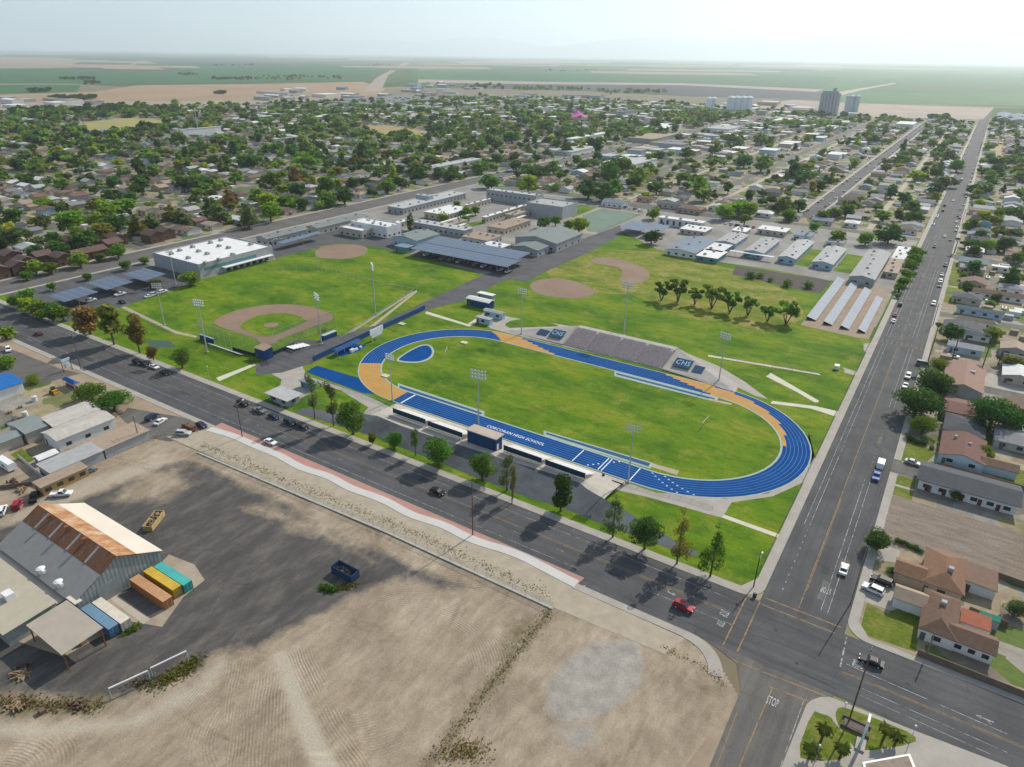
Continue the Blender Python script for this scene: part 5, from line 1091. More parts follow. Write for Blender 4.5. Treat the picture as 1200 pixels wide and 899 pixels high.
for p, lb, nm, ct, mi in CT:
    g = G(*p); q = MB()
    if nm == 'pallet_stack':
        for i in range(5): q.box(g.x-.6, g.x+.6, g.y-.5, g.y+.5, .08+i*.16, .2+i*.16)
    elif nm in ('tank', 'drum'): q.tube((g.x, g.y, 0), (g.x, g.y, 1.2 if nm == 'drum' else 1.8), .4 if nm == 'drum' else .9, n=12); q.tube((g.x, g.y, 1.2 if nm == 'drum' else 1.8), (g.x, g.y, 1.3 if nm == 'drum' else 2.1), .38 if nm == 'drum' else .85, .1, 12)
    elif nm == 'crate': q.box(g.x-.8, g.x+.6, g.y-.6, g.y+.6, 0, .9); q.box(g.x-.7, g.x+.3, g.y-.5, g.y+.4, .9, 1.5); q.box(g.x-.85, g.x+.65, g.y-.65, g.y+.65, .4, .5)
    else:
        for i in range(34):
            s = rk.uniform(.3, 1.8) if 'plank' in nm or 'timber' in nm else rk.uniform(.15, .6); a = rk.random()*3.1; c_ = Vector((g.x+rk.gauss(0, .9), g.y+rk.gauss(0, .6))); rbox(q, c_, a, s, rk.uniform(.12, .35), 0, rk.uniform(.15, .9))
    tag(q.build(nm, PAL[mi]), lb, ct)

# courtyards and covered walks between the school blocks
for px_ in ([(520, 252), (545, 247), (556, 250), (532, 256)], [(548, 262), (566, 258), (570, 262), (553, 266)], [(470, 247), (492, 242), (497, 244), (476, 250)], [(590, 246), (606, 243), (612, 246), (596, 250)], [(905, 272), (925, 270), (930, 274), (908, 277)]): sheet('courtyard_lawn', T(px_), .075, GRASS)
for l, r_, lb in (((500, 262), (560, 252), 'long white covered walk through the school courtyard'), ((520, 270), (545, 262), 'short white covered walk beside the cream block'), ((590, 262), (612, 252), 'white covered walk below the two storey block'), ((858, 292), (905, 303), 'white covered walk in front of the gabled wings')):
    x0_, x1_, y0_, y1_ = A(l, r_, 3); ym = (y0_+y1_)/2; t = thing('covered_walk', lb, 'covered walk', ((x0_+x1_)/2, ym, 0), 'covered walks of the school')
    horiz = x1_-x0_ > y1_-y0_
    q = MB().box(x0_, x1_, ym-1.4, ym+1.4, 2.9, 3.1) if horiz else MB().box((x0_+x1_)/2-1.4, (x0_+x1_)/2+1.4, y0_, y1_, 2.9, 3.1); q.build('roof', ROOFS['white'], t)
    for i in range(4):
        x, y = (x0_+(x1_-x0_)*(i+.5)/4, ym) if horiz else ((x0_+x1_)/2, y0_+(y1_-y0_)*(i+.5)/4); MB().box(x-.08, x+.08, y-.08, y+.08, 0, 2.9).build('post', METALG, t)

for nm, lb, l, r_, z, rf, wl in (('classroom_block', 'small white flat block left of the school cypress', (452, 263), (480, 258), 4, 'white', 'cream'), ('classroom_block', 'tan flat block tucked below the two storey block', (592, 251), (620, 247), 4, 'tan', 'cream'), ('classroom_block', 'low white roof behind the first gabled wing', (858, 270), (880, 268), 3.2, 'white', 'cream'), ('classroom_block', 'blue grey hut behind the third gabled wing', (930, 275), (955, 273), 3.2, 'blue grey', 'white'), ('classroom_block', 'grey hut behind the fourth gabled wing', (968, 283), (992, 281), 3.2, 'grey', 'white'), ('classroom_block', 'white flat block beside the white block with tall windows', (797, 268), (835, 267), 3.4, 'white', 'cream'), ('classroom_block', 'small grey flat block between gymnasium and carport', (318, 283), (334, 279), 3.5, 'light grey', 'grey'), ('classroom_block', 'cream flat block in the school centre courtyard', (520, 262), (548, 258), 4, 'tan', 'cream'), ('classroom_block', 'white flat block behind the long solar carport', (560, 288), (598, 287), 4, 'white', 'beige'), ('classroom_block', 'long white flat wing nearest the street behind courtyard', (545, 240), (575, 233), 4.4, 'white', 'cream'), ('classroom_block', 'grey flat block below the auditorium', (640, 252), (662, 252), 4, 'light grey', 'grey')):
    r = A(l, r_, z)
    if not any(r[0] < q[1] and r[1] > q[0] and r[2] < q[3] and r[3] > q[2] for q in RECTS): building(nm, lb, r, z, 'flat', 0, rf, wl, units=4)
# ================================================================ TREES
def leafmat(name, c, k=.45):
    m = bpy.data.materials.new(name); m.use_nodes = True; nt = m.node_tree; nt.nodes.clear()
    out = nt.nodes.new('ShaderNodeOutputMaterial'); d = nt.nodes.new('ShaderNodeBsdfDiffuse'); tr = nt.nodes.new('ShaderNodeBsdfTranslucent'); mx = nt.nodes.new('ShaderNodeMixShader'); mx.inputs[0].default_value = .46
    a = nt.nodes.new('ShaderNodeAttribute'); a.attribute_name = 'tint'
    oi = nt.nodes.new('ShaderNodeObjectInfo'); h = nt.nodes.new('ShaderNodeHueSaturation')
    o = ramp(nt, a.outputs['Fac'], [(0, sc(c, 1-k)), (.5, c), (1, (min(1, c[0]*(1+k*1.6)), min(1, c[1]*(1+k*1.25)), c[2]*(1+k*.6)))])
    nt.links.new(o, h.inputs['Color'])
    v = math_(nt, 'MULTIPLY', oi.outputs['Random'], .55); nt.links.new(math_(nt, 'ADD', v, .72), h.inputs['Value'])
    hu = math_(nt, 'MULTIPLY', math_(nt, 'FRACT', math_(nt, 'MULTIPLY', oi.outputs['Random'], 7.3)), .05); nt.links.new(math_(nt, 'ADD', hu, .475), h.inputs['Hue'])
    nt.links.new(h.outputs[0], d.inputs[0]); nt.links.new(h.outputs[0], tr.inputs[0]); nt.links.new(d.outputs[0], mx.inputs[1]); nt.links.new(tr.outputs[0], mx.inputs[2]); nt.links.new(mx.outputs[0], out.inputs[0])
    return m
LEAF = {'dark green': leafmat('dark leaves', (0.067, 0.142, 0.030)), 'mid green': leafmat('mid leaves', (0.112, 0.209, 0.030)), 'bright green': leafmat('bright leaves', (0.163, 0.272, 0.025)),
        'yellow green': leafmat('yellow leaves', (0.279, 0.335, 0.028)), 'olive': leafmat('olive leaves', (0.187, 0.195, 0.034)), 'grey green': leafmat('grey leaves', (0.131, 0.178, 0.059)), 'brown': leafmat('brown leaves', (0.231, 0.160, 0.047))}
BARK = M('bark', (.10, .075, .055), .2, 1.5)
def unit(n): v = NR.normal(size=(n, 3)); return v/np.linalg.norm(v, axis=1)[:, None]
def lobes_for(shape):
    L = []
    r = NR.rand
    if shape == 'round':
        for i in range(15):
            a = r()*6.283; q = math.sqrt(r())*2.5; z = 2.7+r()*5.6; q *= 1.12-abs(z-5.3)/5.8; s = 1.25+r()*.8; L.append((q*math.cos(a), q*math.sin(a), z, s, s, s*.85))
        L.append((0, 0, 5.8, 2.6, 2.6, 2.6))
    elif shape == 'broad':
        for i in range(20):
            a = r()*6.283; q = math.sqrt(r())*4.0; z = 2.7+r()*5.6*(1-q/6.5); s = 1.4+r()*.9; L.append((q*math.cos(a), q*math.sin(a), z, s, s, s*.75))
        L.append((0, 0, 5.6, 3.4, 3.4, 2.4))
    elif shape == 'oval':
        for i in range(15):
            a = r()*6.283; z = 2.8+r()*6.4; q = r()*1.5*(1.1-abs(z-5.8)/5); s = .85+r()*.55; L.append((q*math.cos(a), q*math.sin(a), z, s, s, s*1.15))
    elif shape == 'cone':
        for i in range(26):
            z = 2.6+(r()**1.4)*7.0; q = (1.0-(z-2.4)/8.4)*2.1*(.5+.6*r()); a = r()*6.283; s = .32+.42*(1-(z-2.4)/9)*(.6+r()); L.append((q*math.cos(a), q*math.sin(a), z, s*1.2, s*1.2, s))
    elif shape == 'sparse':
        for i in range(15):
            z = 3.0+r()*6.7; q = r()*1.5*(1.15-abs(z-5.5)/6.5); a = r()*6.283; s = .45+.5*r(); L.append((q*math.cos(a), q*math.sin(a), z, s, s, s*1.3))
    elif shape == 'conifer':
        for i in range(22):
            z = 1.4+r()*8.0; q = (1-(z-1)/9.3)*2.1*(.55+.4*r()); a = r()*6.283; s = .45+1.0*(1-(z-1)/9.3); L.append((q*math.cos(a), q*math.sin(a), z, s, s, s*.8))
        for z in (2.5, 4, 5.5, 7, 8.4, 9.4): s = 1.6*(1-(z-1)/9.6); L.append((0, 0, z, s, s, 1.1))
    elif shape == 'cypress':
        for z in np.linspace(.9, 9.4, 13): s = .85*math.sin(math.pi*min(1, (z+1.2)/11.4))+.12; L.append((r()*.16, r()*.16, z, s, s, .8))
    elif shape == 'multi':
        for i in range(13):
            a = r()*6.283; q = .6+r()*2.7; z = 4.6+r()*4.2; s = .6+r()*.75; L.append((q*math.cos(a), q*math.sin(a), z, s, s, s*.8))
    elif shape == 'bush':
        for i in range(8):
            a = r()*6.283; q = r()*2.6; L.append((q*math.cos(a), q*math.sin(a), 1.6+r()*3.0, 1.9+r(), 1.9+r(), 1.9+r()))
    return L
def crown_arrays(L, n, size, fill=.35):
    L = np.array(L); wv = L[:, 3]*L[:, 4]; pick = NR.choice(len(L), n, p=wv/wv.sum())
    u = unit(n); rad = np.where(NR.rand(n) < fill, NR.rand(n)**.5, .82+.26*NR.rand(n))[:, None]
    C = L[pick, :3]+u*L[pick, 3:6]*rad
    nrm = u*.6+unit(n)*.9; nrm /= np.linalg.norm(nrm, axis=1)[:, None]
    a = np.cross(nrm, unit(n)); a /= np.linalg.norm(a, axis=1)[:, None]+1e-9; b_ = np.cross(nrm, a)
    s = (size*(.6+.8*NR.rand(n)))[:, None]; a = a*s*.5; b_ = b_*s*.5*(.6+.6*NR.rand(n))[:, None]
    V = np.stack([C-a-b_*.6, C+a*.7-b_, C+a+b_*.7, C-a*.6+b_], 1).reshape(-1, 3); F = np.arange(4*n).reshape(n, 4)
    lt = NR.rand(len(L)); tint = np.clip(lt[pick]*.65+NR.rand(n)*.45-.05, 0, 1)
    return V, F, np.repeat(tint, 4)
def crown_mesh(name, V, F, tint):
    me = npmesh(name, V, F, [LEAF['mid green']]); a_ = me.attributes.new('tint', 'FLOAT', 'POINT'); a_.data.foreach_set('value', tint.astype(np.float32)); return me
def trunk_mb(shape, L):
    mb = MB()
    if shape in ('bush',): mb.tube((0, 0, 0), (0, 0, 2), .25, .15, 5)
    elif shape == 'multi':
        for k in range(4):
            a = k*1.6+NR.rand(); e = (1.0*math.cos(a), 1.0*math.sin(a), 3.4); mb.tube((.1*math.cos(a), .1*math.sin(a), 0), e, .2, .14, 5)
            for l in sorted(L, key=lambda l: (l[0]-e[0])**2+(l[1]-e[1])**2)[:3]: mb.tube(e, l[:3], .11, .04, 4)
    elif shape in ('cone', 'sparse', 'conifer', 'cypress', 'oval'):
        top = 9.2 if shape != 'oval' else 7; mb.tube((0, 0, 0), (.08, .05, top*.5), .2, .14, 6); mb.tube((.08, .05, top*.5), (0, 0, top), .14, .03, 6)
        for l in L[:14]: mb.tube((.05, .03, max(1.8, l[2]-.7)), l[:3], .06, .02, 4)
    else:
        mb.tube((0, 0, 0), (.1, .05, 2.6), .34, .26, 7)
        for l in sorted(L, key=lambda l: l[2])[:7]: mb.tube((.1, .05, 2.5), l[:3], .17, .05, 5)
    return mb
PROTO = {}
LODN = {0: (3400, .33), 1: (520, .85), 2: (150, 1.55)}
DENS = {'round': 1.15, 'broad': 1.5, 'oval': .8, 'cone': .62, 'sparse': .5, 'conifer': .95, 'cypress': .5, 'multi': .85, 'bush': .7}
RAD = {'round': 3.35, 'broad': 4.3, 'oval': 2.15, 'cone': 2.3, 'sparse': 2.0, 'conifer': 2.0, 'cypress': .95, 'multi': 2.75, 'bush': 4.0}
def proto(shape, lod, var):
    k = (shape, lod, var)
    if k not in PROTO:
        L = lobes_for(shape); n, s = LODN[lod]; V, F, t_ = crown_arrays(L, int(n*DENS[shape]), s*(.7 if shape in ('cone', 'sparse', 'cypress') else 1), .25)
        me = crown_mesh('crown', V, F, t_); o = trunk_mb(shape, L).build('trunk', BARK); tm = o.data; bpy.data.objects.remove(o); PROTO[k] = (me, tm)
    return PROTO[k]
TREES = []     # (root, shape, tone, h, r)
def tree(p, h, r, shape, tone, label=None, group=None):
    d = math.dist(p[:2]+(0,) if isinstance(p, tuple) else (p[0], p[1], 0), (0, 0, H)); lod = 0 if d < 330 else 1 if d < 620 else 2
    cm, tm = proto(shape, lod, NR.randint(3 if lod else 4))
    o = bpy.data.objects.new({'conifer': 'conifer_tree', 'cypress': 'cypress_tree', 'bush': 'shrub'}.get(shape, 'tree'), None); COL.objects.link(o)
    o.location = (p[0], p[1], 0); o.rotation_euler = (0, 0, NR.rand()*6.283); o.scale = (r/RAD[shape], r/RAD[shape], h/(10 if shape != 'bush' else 6.4)); o.empty_display_size = .5
    for nm, me in (('trunk', tm), ('crown', cm)):
        c = bpy.data.objects.new(nm, me); COL.objects.link(c); c.parent = o
        if nm == 'crown': c.material_slots[0].link = 'OBJECT'; c.material_slots[0].material = LEAF[tone]
    o['category'] = 'shrub' if shape == 'bush' else 'tree'
    if label: o['label'] = label
    if group: o['group'] = group
    THINGS.append(o); TREES.append((o, shape, tone, h, r)); return o
def tb(base, top, rpx, shape, tone, label=None, group=None):
    g = G(*base); h = height_at(base, top); dz = PX((g.x, g.y, h*.5))[2]; return tree(g, h, rpx*dz/FPX, shape, tone, label, group)
def tc(c, rpx, shape, tone, hk=2.1, label=None, group=None):
    """tree known by the middle of its crown and the radius it shows"""
    g = G(*c); r = rpx*PX(g)[2]/FPX; h = r*hk
    for _ in range(3): g = G(*c, h*.58); r = rpx*PX(g)[2]/FPX; h = r*hk
    return tree(g, h, r, shape, tone, label, group)
SG = 'street trees along the avenue'
tb((369, 491), 440, 8, 'sparse', 'grey green', 'tall thin grey green tree nearest the ticket office on the avenue', SG); tb((391, 499), 450, 9, 'sparse', 'grey green', 'tall thin tree beside the bushy one near the stadium gate', SG)
tb((414, 509), 471, 16, 'round', 'mid green', 'bushy round tree left of the first trackside stand', SG); tb((437, 521), 505, 5, 'round', 'olive', 'very small young tree after the bushy round one', SG)
tb((462, 526), 505, 11, 'round', 'mid green', 'small round tree below the first trackside stand', SG); tb((487, 534), 500, 6, 'sparse', 'mid green', 'narrow upright tree between two round ones on the avenue', SG)
tb((514, 545), 512, 17, 'round', 'mid green', 'wide round tree just left of the press box bank', SG); tb((565, 563), 531, 15, 'round', 'mid green', 'round tree directly below the blue press box', SG)
tb((594, 575), 535, 11, 'sparse', 'grey green', 'dull thin tree right of the tree below the press box', SG); tb((601, 585), 543, 6, 'sparse', 'olive', 'thin olive tree rooted in the pavement edge', SG)
tb((657, 599), 556, 15, 'oval', 'dark green', 'dense dark oval tree below the rightmost trackside stand', SG); tb((718, 630), 579, 13, 'cone', 'grey green', 'pointed conical tree at the thin end of the dark bank', SG)
tb((755, 644), 601, 17, 'round', 'dark green', 'round dense dark tree between two pointed ones', SG); tb((793, 661), 595, 14, 'cone', 'olive', 'tallest sparse pointed tree, second from the crossing', SG); tb((832, 676), 615, 15, 'cone', 'mid green', 'pointed tree nearest the crossing', SG)
WG = 'trees at the west end of the avenue'
tb((106, 392), 352, 17, 'round', 'brown', 'reddish brown tree nearest the solar car park', WG); tb((134, 404), 356, 15, 'oval', 'olive', 'tall olive tree in the middle of the brown trio', WG); tb((164, 414), 369, 12, 'oval', 'brown', 'narrow brown tree beside the bullpen turf', WG)
tb((180, 422), 405, 7, 'round', 'brown', 'small brown tree at the bullpen corner', WG); tb((214, 432), 405, 11, 'round', 'mid green', 'lone green tree left of the slim park lamp', WG)
for i, (x, y, r, tn) in enumerate([(20, 351, 11, 'mid green'), (34, 356, 12, 'bright green'), (47, 361, 12, 'mid green'), (60, 365, 12, 'mid green'), (72, 366, 11, 'bright green'), (48, 368, 8, 'yellow green'), (32, 345, 10, 'mid green')]): tc((x, y), r, 'round', tn, 1.7)
for x, y, r in [(61, 335, 6), (102, 323, 6), (147, 310, 7), (168, 304, 6), (40, 312, 10), (58, 312, 10), (92, 303, 11), (116, 300, 7), (137, 293, 10), (30, 322, 7)]: tc((x, y), r, 'round', 'mid green' if r < 8 else 'bright green', 1.7)
tc((222, 324), 11, 'round', 'bright green', 1.8, 'bright green tree against the gymnasium end wall'); tc((181, 331), 8, 'round', 'grey green', 1.5)
# school-ground trees
FG = 'row of small trees on the dry lawn'
for i, (b_, tp_, r) in enumerate([((775, 352), 329, 9), ((794, 354), 326, 10), ((814, 357), 337, 7), ((834, 361), 334, 11), ((855, 366), 341, 10), ((876, 370), 347, 8), ((899, 377), 358, 8), ((921, 380), 353, 11)]):
    tb(b_, tp_, r, 'multi', 'mid green', ['first open crowned tree from the left in the dry lawn row', 'second tree in the dry lawn row, crown almost touching the first', 'slim third tree in the dry lawn row', 'broad fourth tree in the dry lawn row, mid row', 'fifth tree in the dry lawn row', 'sixth tree in the dry lawn row, smaller', 'seventh small tree in the dry lawn row', 'last tree of the dry lawn row, nearest the solar yard'][i], FG)
for x, y, r, s, tn in [(638, 259, 9, 'round', 'mid green'), (651, 258, 7, 'round', 'bright green'), (679, 263, 11, 'round', 'bright green'), (667, 262, 7, 'round', 'mid green'), (766, 249, 8, 'round', 'bright green'), (764, 276, 10, 'round', 'dark green'), (480, 258, 4, 'cypress', 'dark green'), (547, 247, 7, 'round', 'bright green'), (557, 246, 6, 'round', 'mid green'), (520, 253, 8, 'bush', 'bright green'), (545, 256, 8, 'bush', 'mid green'), (535, 238, 5, 'round', 'bright green')]:
    tc((x, y), r, s, tn, 5.5 if s == 'cypress' else 1.8 if s != 'bush' else 1.2)
for x, y, r in [(903, 327, 3), (923, 331, 5), (948, 333, 5), (880, 322, 5), (891, 322, 4)]: tc((x, y), r*1.3, 'bush', 'mid green', 1.2, group='shrubs in the mulch bed')
BG = 'trees between the street and white portables'
for i, (x, y, r) in enumerate([(1075, 295, 9), (1072, 303, 9), (1068, 309, 8), (1064, 320, 8), (1060, 328, 8), (1055, 336, 7), (1052, 346, 4)]): tc((x, y), r, 'round', 'mid green' if i % 2 else 'bright green', 1.6, group=BG)
# right-hand side
for x, y, r, s, tn, lb in [(1078, 465, 26, 'broad', 'dark green', 'great spreading dark tree over the parking lane, nearest side street'), (1094, 444, 21, 'round', 'dark green', 'big dark tree just behind the great spreading one'), (1100, 427, 11, 'round', 'bright green', 'bright leafy tree beside the pinkish gabled house'), (1083, 497, 14, 'round', 'bright green', 'bright round tree on the corner lawn by blue house'), (1168, 478, 28, 'broad', 'dark green', 'very large dark tree over the grey shed roof'), (1190, 490, 12, 'round', 'mid green', 'smaller tree tucked beside the very large dark one'), (1153, 527, 10, 'round', 'bright green', 'bright bushy tree at the blue house garden wall'), (1120, 578, 8, 'round', 'mid green', 'small round tree in front of the white apartment row'), (1031, 632, 16, 'round', 'dark green', 'dense green tree at the kerb beside the driveway'), (1046, 668, 6, 'bush', 'mid green', 'clipped shrub by the orange brown house gable'), (1132, 679, 7, 'round', 'bright green', 'small bright tree between two brown roofs'), (1118, 691, 11, 'bush', 'dark green', 'dark overgrown shrub between the two brown houses'), (1192, 711, 12, 'round', 'grey green', 'grey green tree behind the red patio cover'), (1158, 588, 4, 'bush', 'olive', 'small orange tinted shrub by the apartment doors')]:
    tc((x, y), r, s, tn, 1.75 if s != 'bush' else 1.2, lb)
for i in range(6): tc((1053+i*5.2, 633+i*2.2), 4.5, 'bush', 'dark green', 1.25, group='hedge shrubs beside the raked lot')
for x, y, r in [(1066, 512, 6), (1075, 517, 5), (1083, 519, 5), (1092, 524, 4), (1120, 535, 6), (1130, 538, 7), (1142, 541, 6), (1163, 532, 5)]: tc((x, y), r, 'bush', random.choice(['dark green', 'mid green']), 1.1)
for x, y, r, s, tn in [(105, 458, 17, 'round', 'mid green'), (131, 468, 18, 'round', 'mid green')]: tc((x, y), r, s, tn, 1.5, 'left of two round trees beside the tan workshop roofs' if x == 105 else 'right of two round trees beside the tan workshop roofs')
tc((38, 443), 10, 'bush', 'bright green', 1.1, 'round bright bush beside the blue roofed bay'); tc((6, 424), 12, 'bush', 'bright green', 1.2, 'bush cut by the photo edge beside parked car'); tc((5, 388), 11, 'round', 'bright green', 1.6, 'bright tree at photo edge across the avenue')
# known town trees (crown middle, radius in the photograph)
KN = [(83, 258, 16, 'round', 'bright green'), (14, 250, 12, 'round', 'dark green'), (162, 195, 9, 'oval', 'dark green'), (165, 215, 10, 'oval', 'dark green'), (125, 244, 13, 'round', 'bright green'), (143, 255, 9, 'conifer', 'grey green'), (160, 262, 10, 'conifer', 'olive'), (176, 258, 9, 'conifer', 'grey green'), (200, 248, 10, 'conifer', 'olive'), (212, 252, 9, 'conifer', 'grey green'), (120, 270, 13, 'round', 'olive'),
 (312, 232, 13, 'round', 'yellow green'), (316, 246, 13, 'round', 'bright green'), (301, 228, 11, 'round', 'bright green'), (290, 250, 10, 'conifer', 'grey green'), (267, 230, 8, 'conifer', 'brown'), (231, 210, 15, 'broad', 'dark green'), (214, 213, 10, 'round', 'dark green'), (382, 218, 11, 'oval', 'mid green'), (384, 231, 10, 'round', 'mid green'), (349, 220, 11, 'round', 'dark green'), (333, 236, 9, 'round', 'mid green'), (345, 202, 8, 'conifer', 'brown'), (273, 172, 6, 'conifer', 'dark green'), (290, 186, 12, 'round', 'dark green'), (340, 173, 10, 'round', 'dark green'), (357, 184, 14, 'broad', 'bright green'), (320, 207, 12, 'round', 'bright green'), (274, 207, 8, 'round', 'bright green'), (243, 240, 8, 'conifer', 'grey green'), (256, 245, 10, 'conifer', 'grey green'),
 (414, 213, 9, 'round', 'dark green'), (403, 228, 11, 'round', 'dark green'), (424, 176, 9, 'conifer', 'dark green'), (398, 143, 8, 'round', 'bright green'), (512, 150, 9, 'round', 'dark green'), (491, 202, 10, 'round', 'dark green'), (517, 199, 8, 'round', 'dark green'), (530, 202, 8, 'round', 'dark green'), (560, 195, 9, 'round', 'mid green'), (572, 210, 10, 'round', 'bright green'), (528, 167, 9, 'round', 'mid green'), (582, 185, 8, 'round', 'dark green'), (576, 212, 9, 'round', 'mid green'), (619, 213, 13, 'round', 'bright green'), (625, 197, 14, 'broad', 'dark green'), (649, 194, 9, 'round', 'mid green'), (605, 192, 8, 'round', 'dark green'), (665, 172, 8, 'round', 'dark green'), (690, 218, 14, 'round', 'dark green'), (706, 222, 13, 'round', 'dark green'), (720, 217, 11, 'round', 'mid green'), (714, 200, 14, 'round', 'mid green'), (725, 190, 16, 'broad', 'dark green'), (744, 211, 10, 'round', 'dark green'), (750, 203, 12, 'round', 'bright green'), (685, 192, 8, 'round', 'mid green'), (700, 174, 5, 'cypress', 'dark green'), (665, 146, 6, 'round', 'mid green'), (640, 145, 9, 'round', 'bright green'), (580, 150, 9, 'round', 'mid green'), (600, 157, 10, 'round', 'mid green'), (770, 217, 11, 'round', 'mid green'), (821, 213, 11, 'round', 'bright green'), (826, 225, 11, 'round', 'mid green'), (800, 207, 8, 'round', 'bright green'), (854, 218, 6, 'oval', 'dark green'), (868, 240, 15, 'broad', 'bright green'), (849, 246, 11, 'round', 'bright green'), (880, 244, 10, 'round', 'bright green'), (873, 256, 7, 'round', 'bright green'), (804, 178, 8, 'round', 'dark green'), (838, 174, 7, 'round', 'dark green'), (897, 145, 3, 'cypress', 'dark green'), (893, 190, 11, 'round', 'mid green'), (873, 187, 9, 'round', 'dark green'), (861, 160, 11, 'broad', 'dark green'), (893, 160, 11, 'broad', 'dark green'),
 (919, 238, 11, 'round', 'mid green'), (937, 239, 9, 'round', 'dark green'), (925, 250, 9, 'round', 'bright green'), (930, 199, 8, 'oval', 'dark green'), (945, 202, 12, 'broad', 'mid green'), (965, 252, 8, 'round', 'dark green'), (955, 264, 7, 'round', 'bright green'), (982, 275, 10, 'round', 'bright green'), (1016, 277, 10, 'round', 'bright green'), (1043, 273, 15, 'broad', 'dark green'), (1057, 184, 10, 'broad', 'dark green'), (1059, 170, 3, 'cypress', 'dark green'), (1075, 203, 9, 'round', 'yellow green'), (1097, 200, 9, 'round', 'dark green'), (1112, 211, 10, 'broad', 'dark green'), (1123, 192, 9, 'round', 'mid green'), (1104, 196, 3, 'cypress', 'dark green'), (1097, 230, 8, 'round', 'yellow green'), (1075, 252, 8, 'round', 'dark green'), (1045, 224, 8, 'round', 'dark green'), (1168, 187, 9, 'round', 'dark green'), (1168, 199, 9, 'round', 'dark green'), (1149, 219, 11, 'broad', 'dark green'), (1143, 232, 7, 'bush', 'dark green'), (1193, 247, 12, 'broad', 'dark green'), (1140, 262, 9, 'round', 'mid green'), (1185, 216, 6, 'round', 'yellow green'), (1143, 312, 10, 'round', 'dark green'), (1136, 336, 8, 'round', 'dark green'), (1130, 323, 5, 'round', 'mid green'), (1168, 348, 6, 'round', 'dark green'), (1154, 363, 5, 'round', 'mid green'), (1117, 388, 11, 'round', 'dark green'), (1162, 392, 9, 'round', 'olive'), (1143, 293, 8, 'round', 'dark green'), (1180, 285, 10, 'round', 'dark green'), (1195, 300, 9, 'round', 'mid green'), (1185, 418, 8, 'bush', 'mid green'), (1150, 273, 8, 'round', 'mid green'), (1160, 205, 8, 'round', 'mid green')]
for x, y, r, s, tn in KN: tc((x, y), r, s, tn, {'cypress': 6, 'conifer': 2.9, 'bush': 1.2, 'oval': 2.6, 'broad': 1.5}.get(s, 1.8))
# palms
def frond(mb, base, a, L, droop, wd=.5):
    n = 5; pts = []
    for i in range(n+1):
        t = i/n; x = L*t*math.cos(droop*t*.7); z = L*(.35*t-droop*t*t*.55); pts.append((base[0]+x*math.cos(a), base[1]+x*math.sin(a), base[2]+z))
    px_, py_ = -math.sin(a), math.cos(a)
    for i in range(n):
        w0, w1 = wd*math.sin(math.pi*(i/n*.85+.12)), wd*math.sin(math.pi*((i+1)/n*.85+.12))
        p, q = pts[i], pts[i+1]
        for s in (-1, 1): mb.add([p, q, (q[0]+px_*w1*s, q[1]+py_*w1*s, q[2]-w1*.5), (p[0]+px_*w0*s, p[1]+py_*w0*s, p[2]-w0*.5)], [(0, 1, 2, 3)])
PALMF = leafmat('palm leaf', (.11, .145, .030), .3)
def palm(p, h, r, n, label, group, dr=1.0, tr=.18):
    t = thing('palm_tree', label, 'palm tree', (p[0], p[1], 0), group); mb = MB(); mb.tube((p[0], p[1], 0), (p[0]+.1, p[1], h*.6), tr*1.3, tr, 7); mb.tube((p[0]+.1, p[1], h*.6), (p[0], p[1], h), tr, tr*.9, 7); mb.build('trunk', BARK, t)
    f = MB()
    for i in range(n): frond(f, (p[0], p[1], h), i*2.4, r*(.8+.3*random.random()), dr*(.6+.9*random.random()), r*.10)
    f.build('crown', PALMF, t); return t
PG = 'tall palms by the pale blue cottage'
for b_, tp_, lb in (((1087, 425), 379, 'tall slim palm nearest the street beside the bright tree'), ((1114, 426), 386, 'tall palm in front of the pale blue cottage'), ((1151, 431), 390, 'tall palm right of the pale blue cottage')): g = G(*b_); palm(g, height_at(b_, tp_), 2.6, 30, lb, PG, 1.5)
g = G(1169, 428); palm(g, 4, 3.0, 26, 'short feathery palm behind the pinkish gabled house', None, 1.2)
for x, y, h_, lb in ((962, 868, 3.4, 'upper feathery palm on the left station lawn'), (948, 888, 2.8, 'lower feathery palm on the left station lawn'), (984, 888, 2.8, 'dense palm by the station lawn path'), (1034, 868, 3.4, 'feathery palm right of the price sign'), (1048, 873, 2.6, 'dense low palm beside the globe lamp')): palm(G(x, y), h_, 2.2, 34, lb, 'palms on the station lawns', 1.1, .2)
# weeds and brush: nobody could count them
def brush(name, pts, n, size, tone, spread, hmax):
    V, Fs, ti = [], [], []
    P_ = [G(*p) for p in pts]; seg = np.array([math.dist(P_[i][:2], P_[i+1][:2]) for i in range(len(P_)-1)]); cs = np.cumsum(seg)
    C = np.zeros((n, 3))
    for i in range(n):
        s = NR.rand()*cs[-1]; k = int(np.searchsorted(cs, s)); t_ = (s-(cs[k]-seg[k]))/seg[k]; p = P_[k].lerp(P_[k+1], t_); C[i] = (p.x+NR.normal()*spread, p.y+NR.normal()*spread, NR.rand()**2*hmax)
    u = unit(n); a = np.cross(u, unit(n)); a /= np.linalg.norm(a, axis=1)[:, None]; b_ = np.cross(u, a); s = (size*(.4+NR.rand(n)))[:, None]; a *= s*.5; b_ *= s*.5
    C[:, 2] += size*.25
    me = crown_mesh(name, np.stack([C-a-b_, C+a-b_, C+a+b_, C-a+b_], 1).reshape(-1, 3), np.arange(4*n).reshape(n, 4), np.repeat(NR.rand(n), 4)); me.materials[0] = LEAF[tone]
    o = bpy.data.objects.new(name, me); COL.objects.link(o); o['kind'] = 'stuff'; return o
DRYL = leafmat('dry weed', (.19, .145, .05), .4); LEAF['dry'] = DRYL
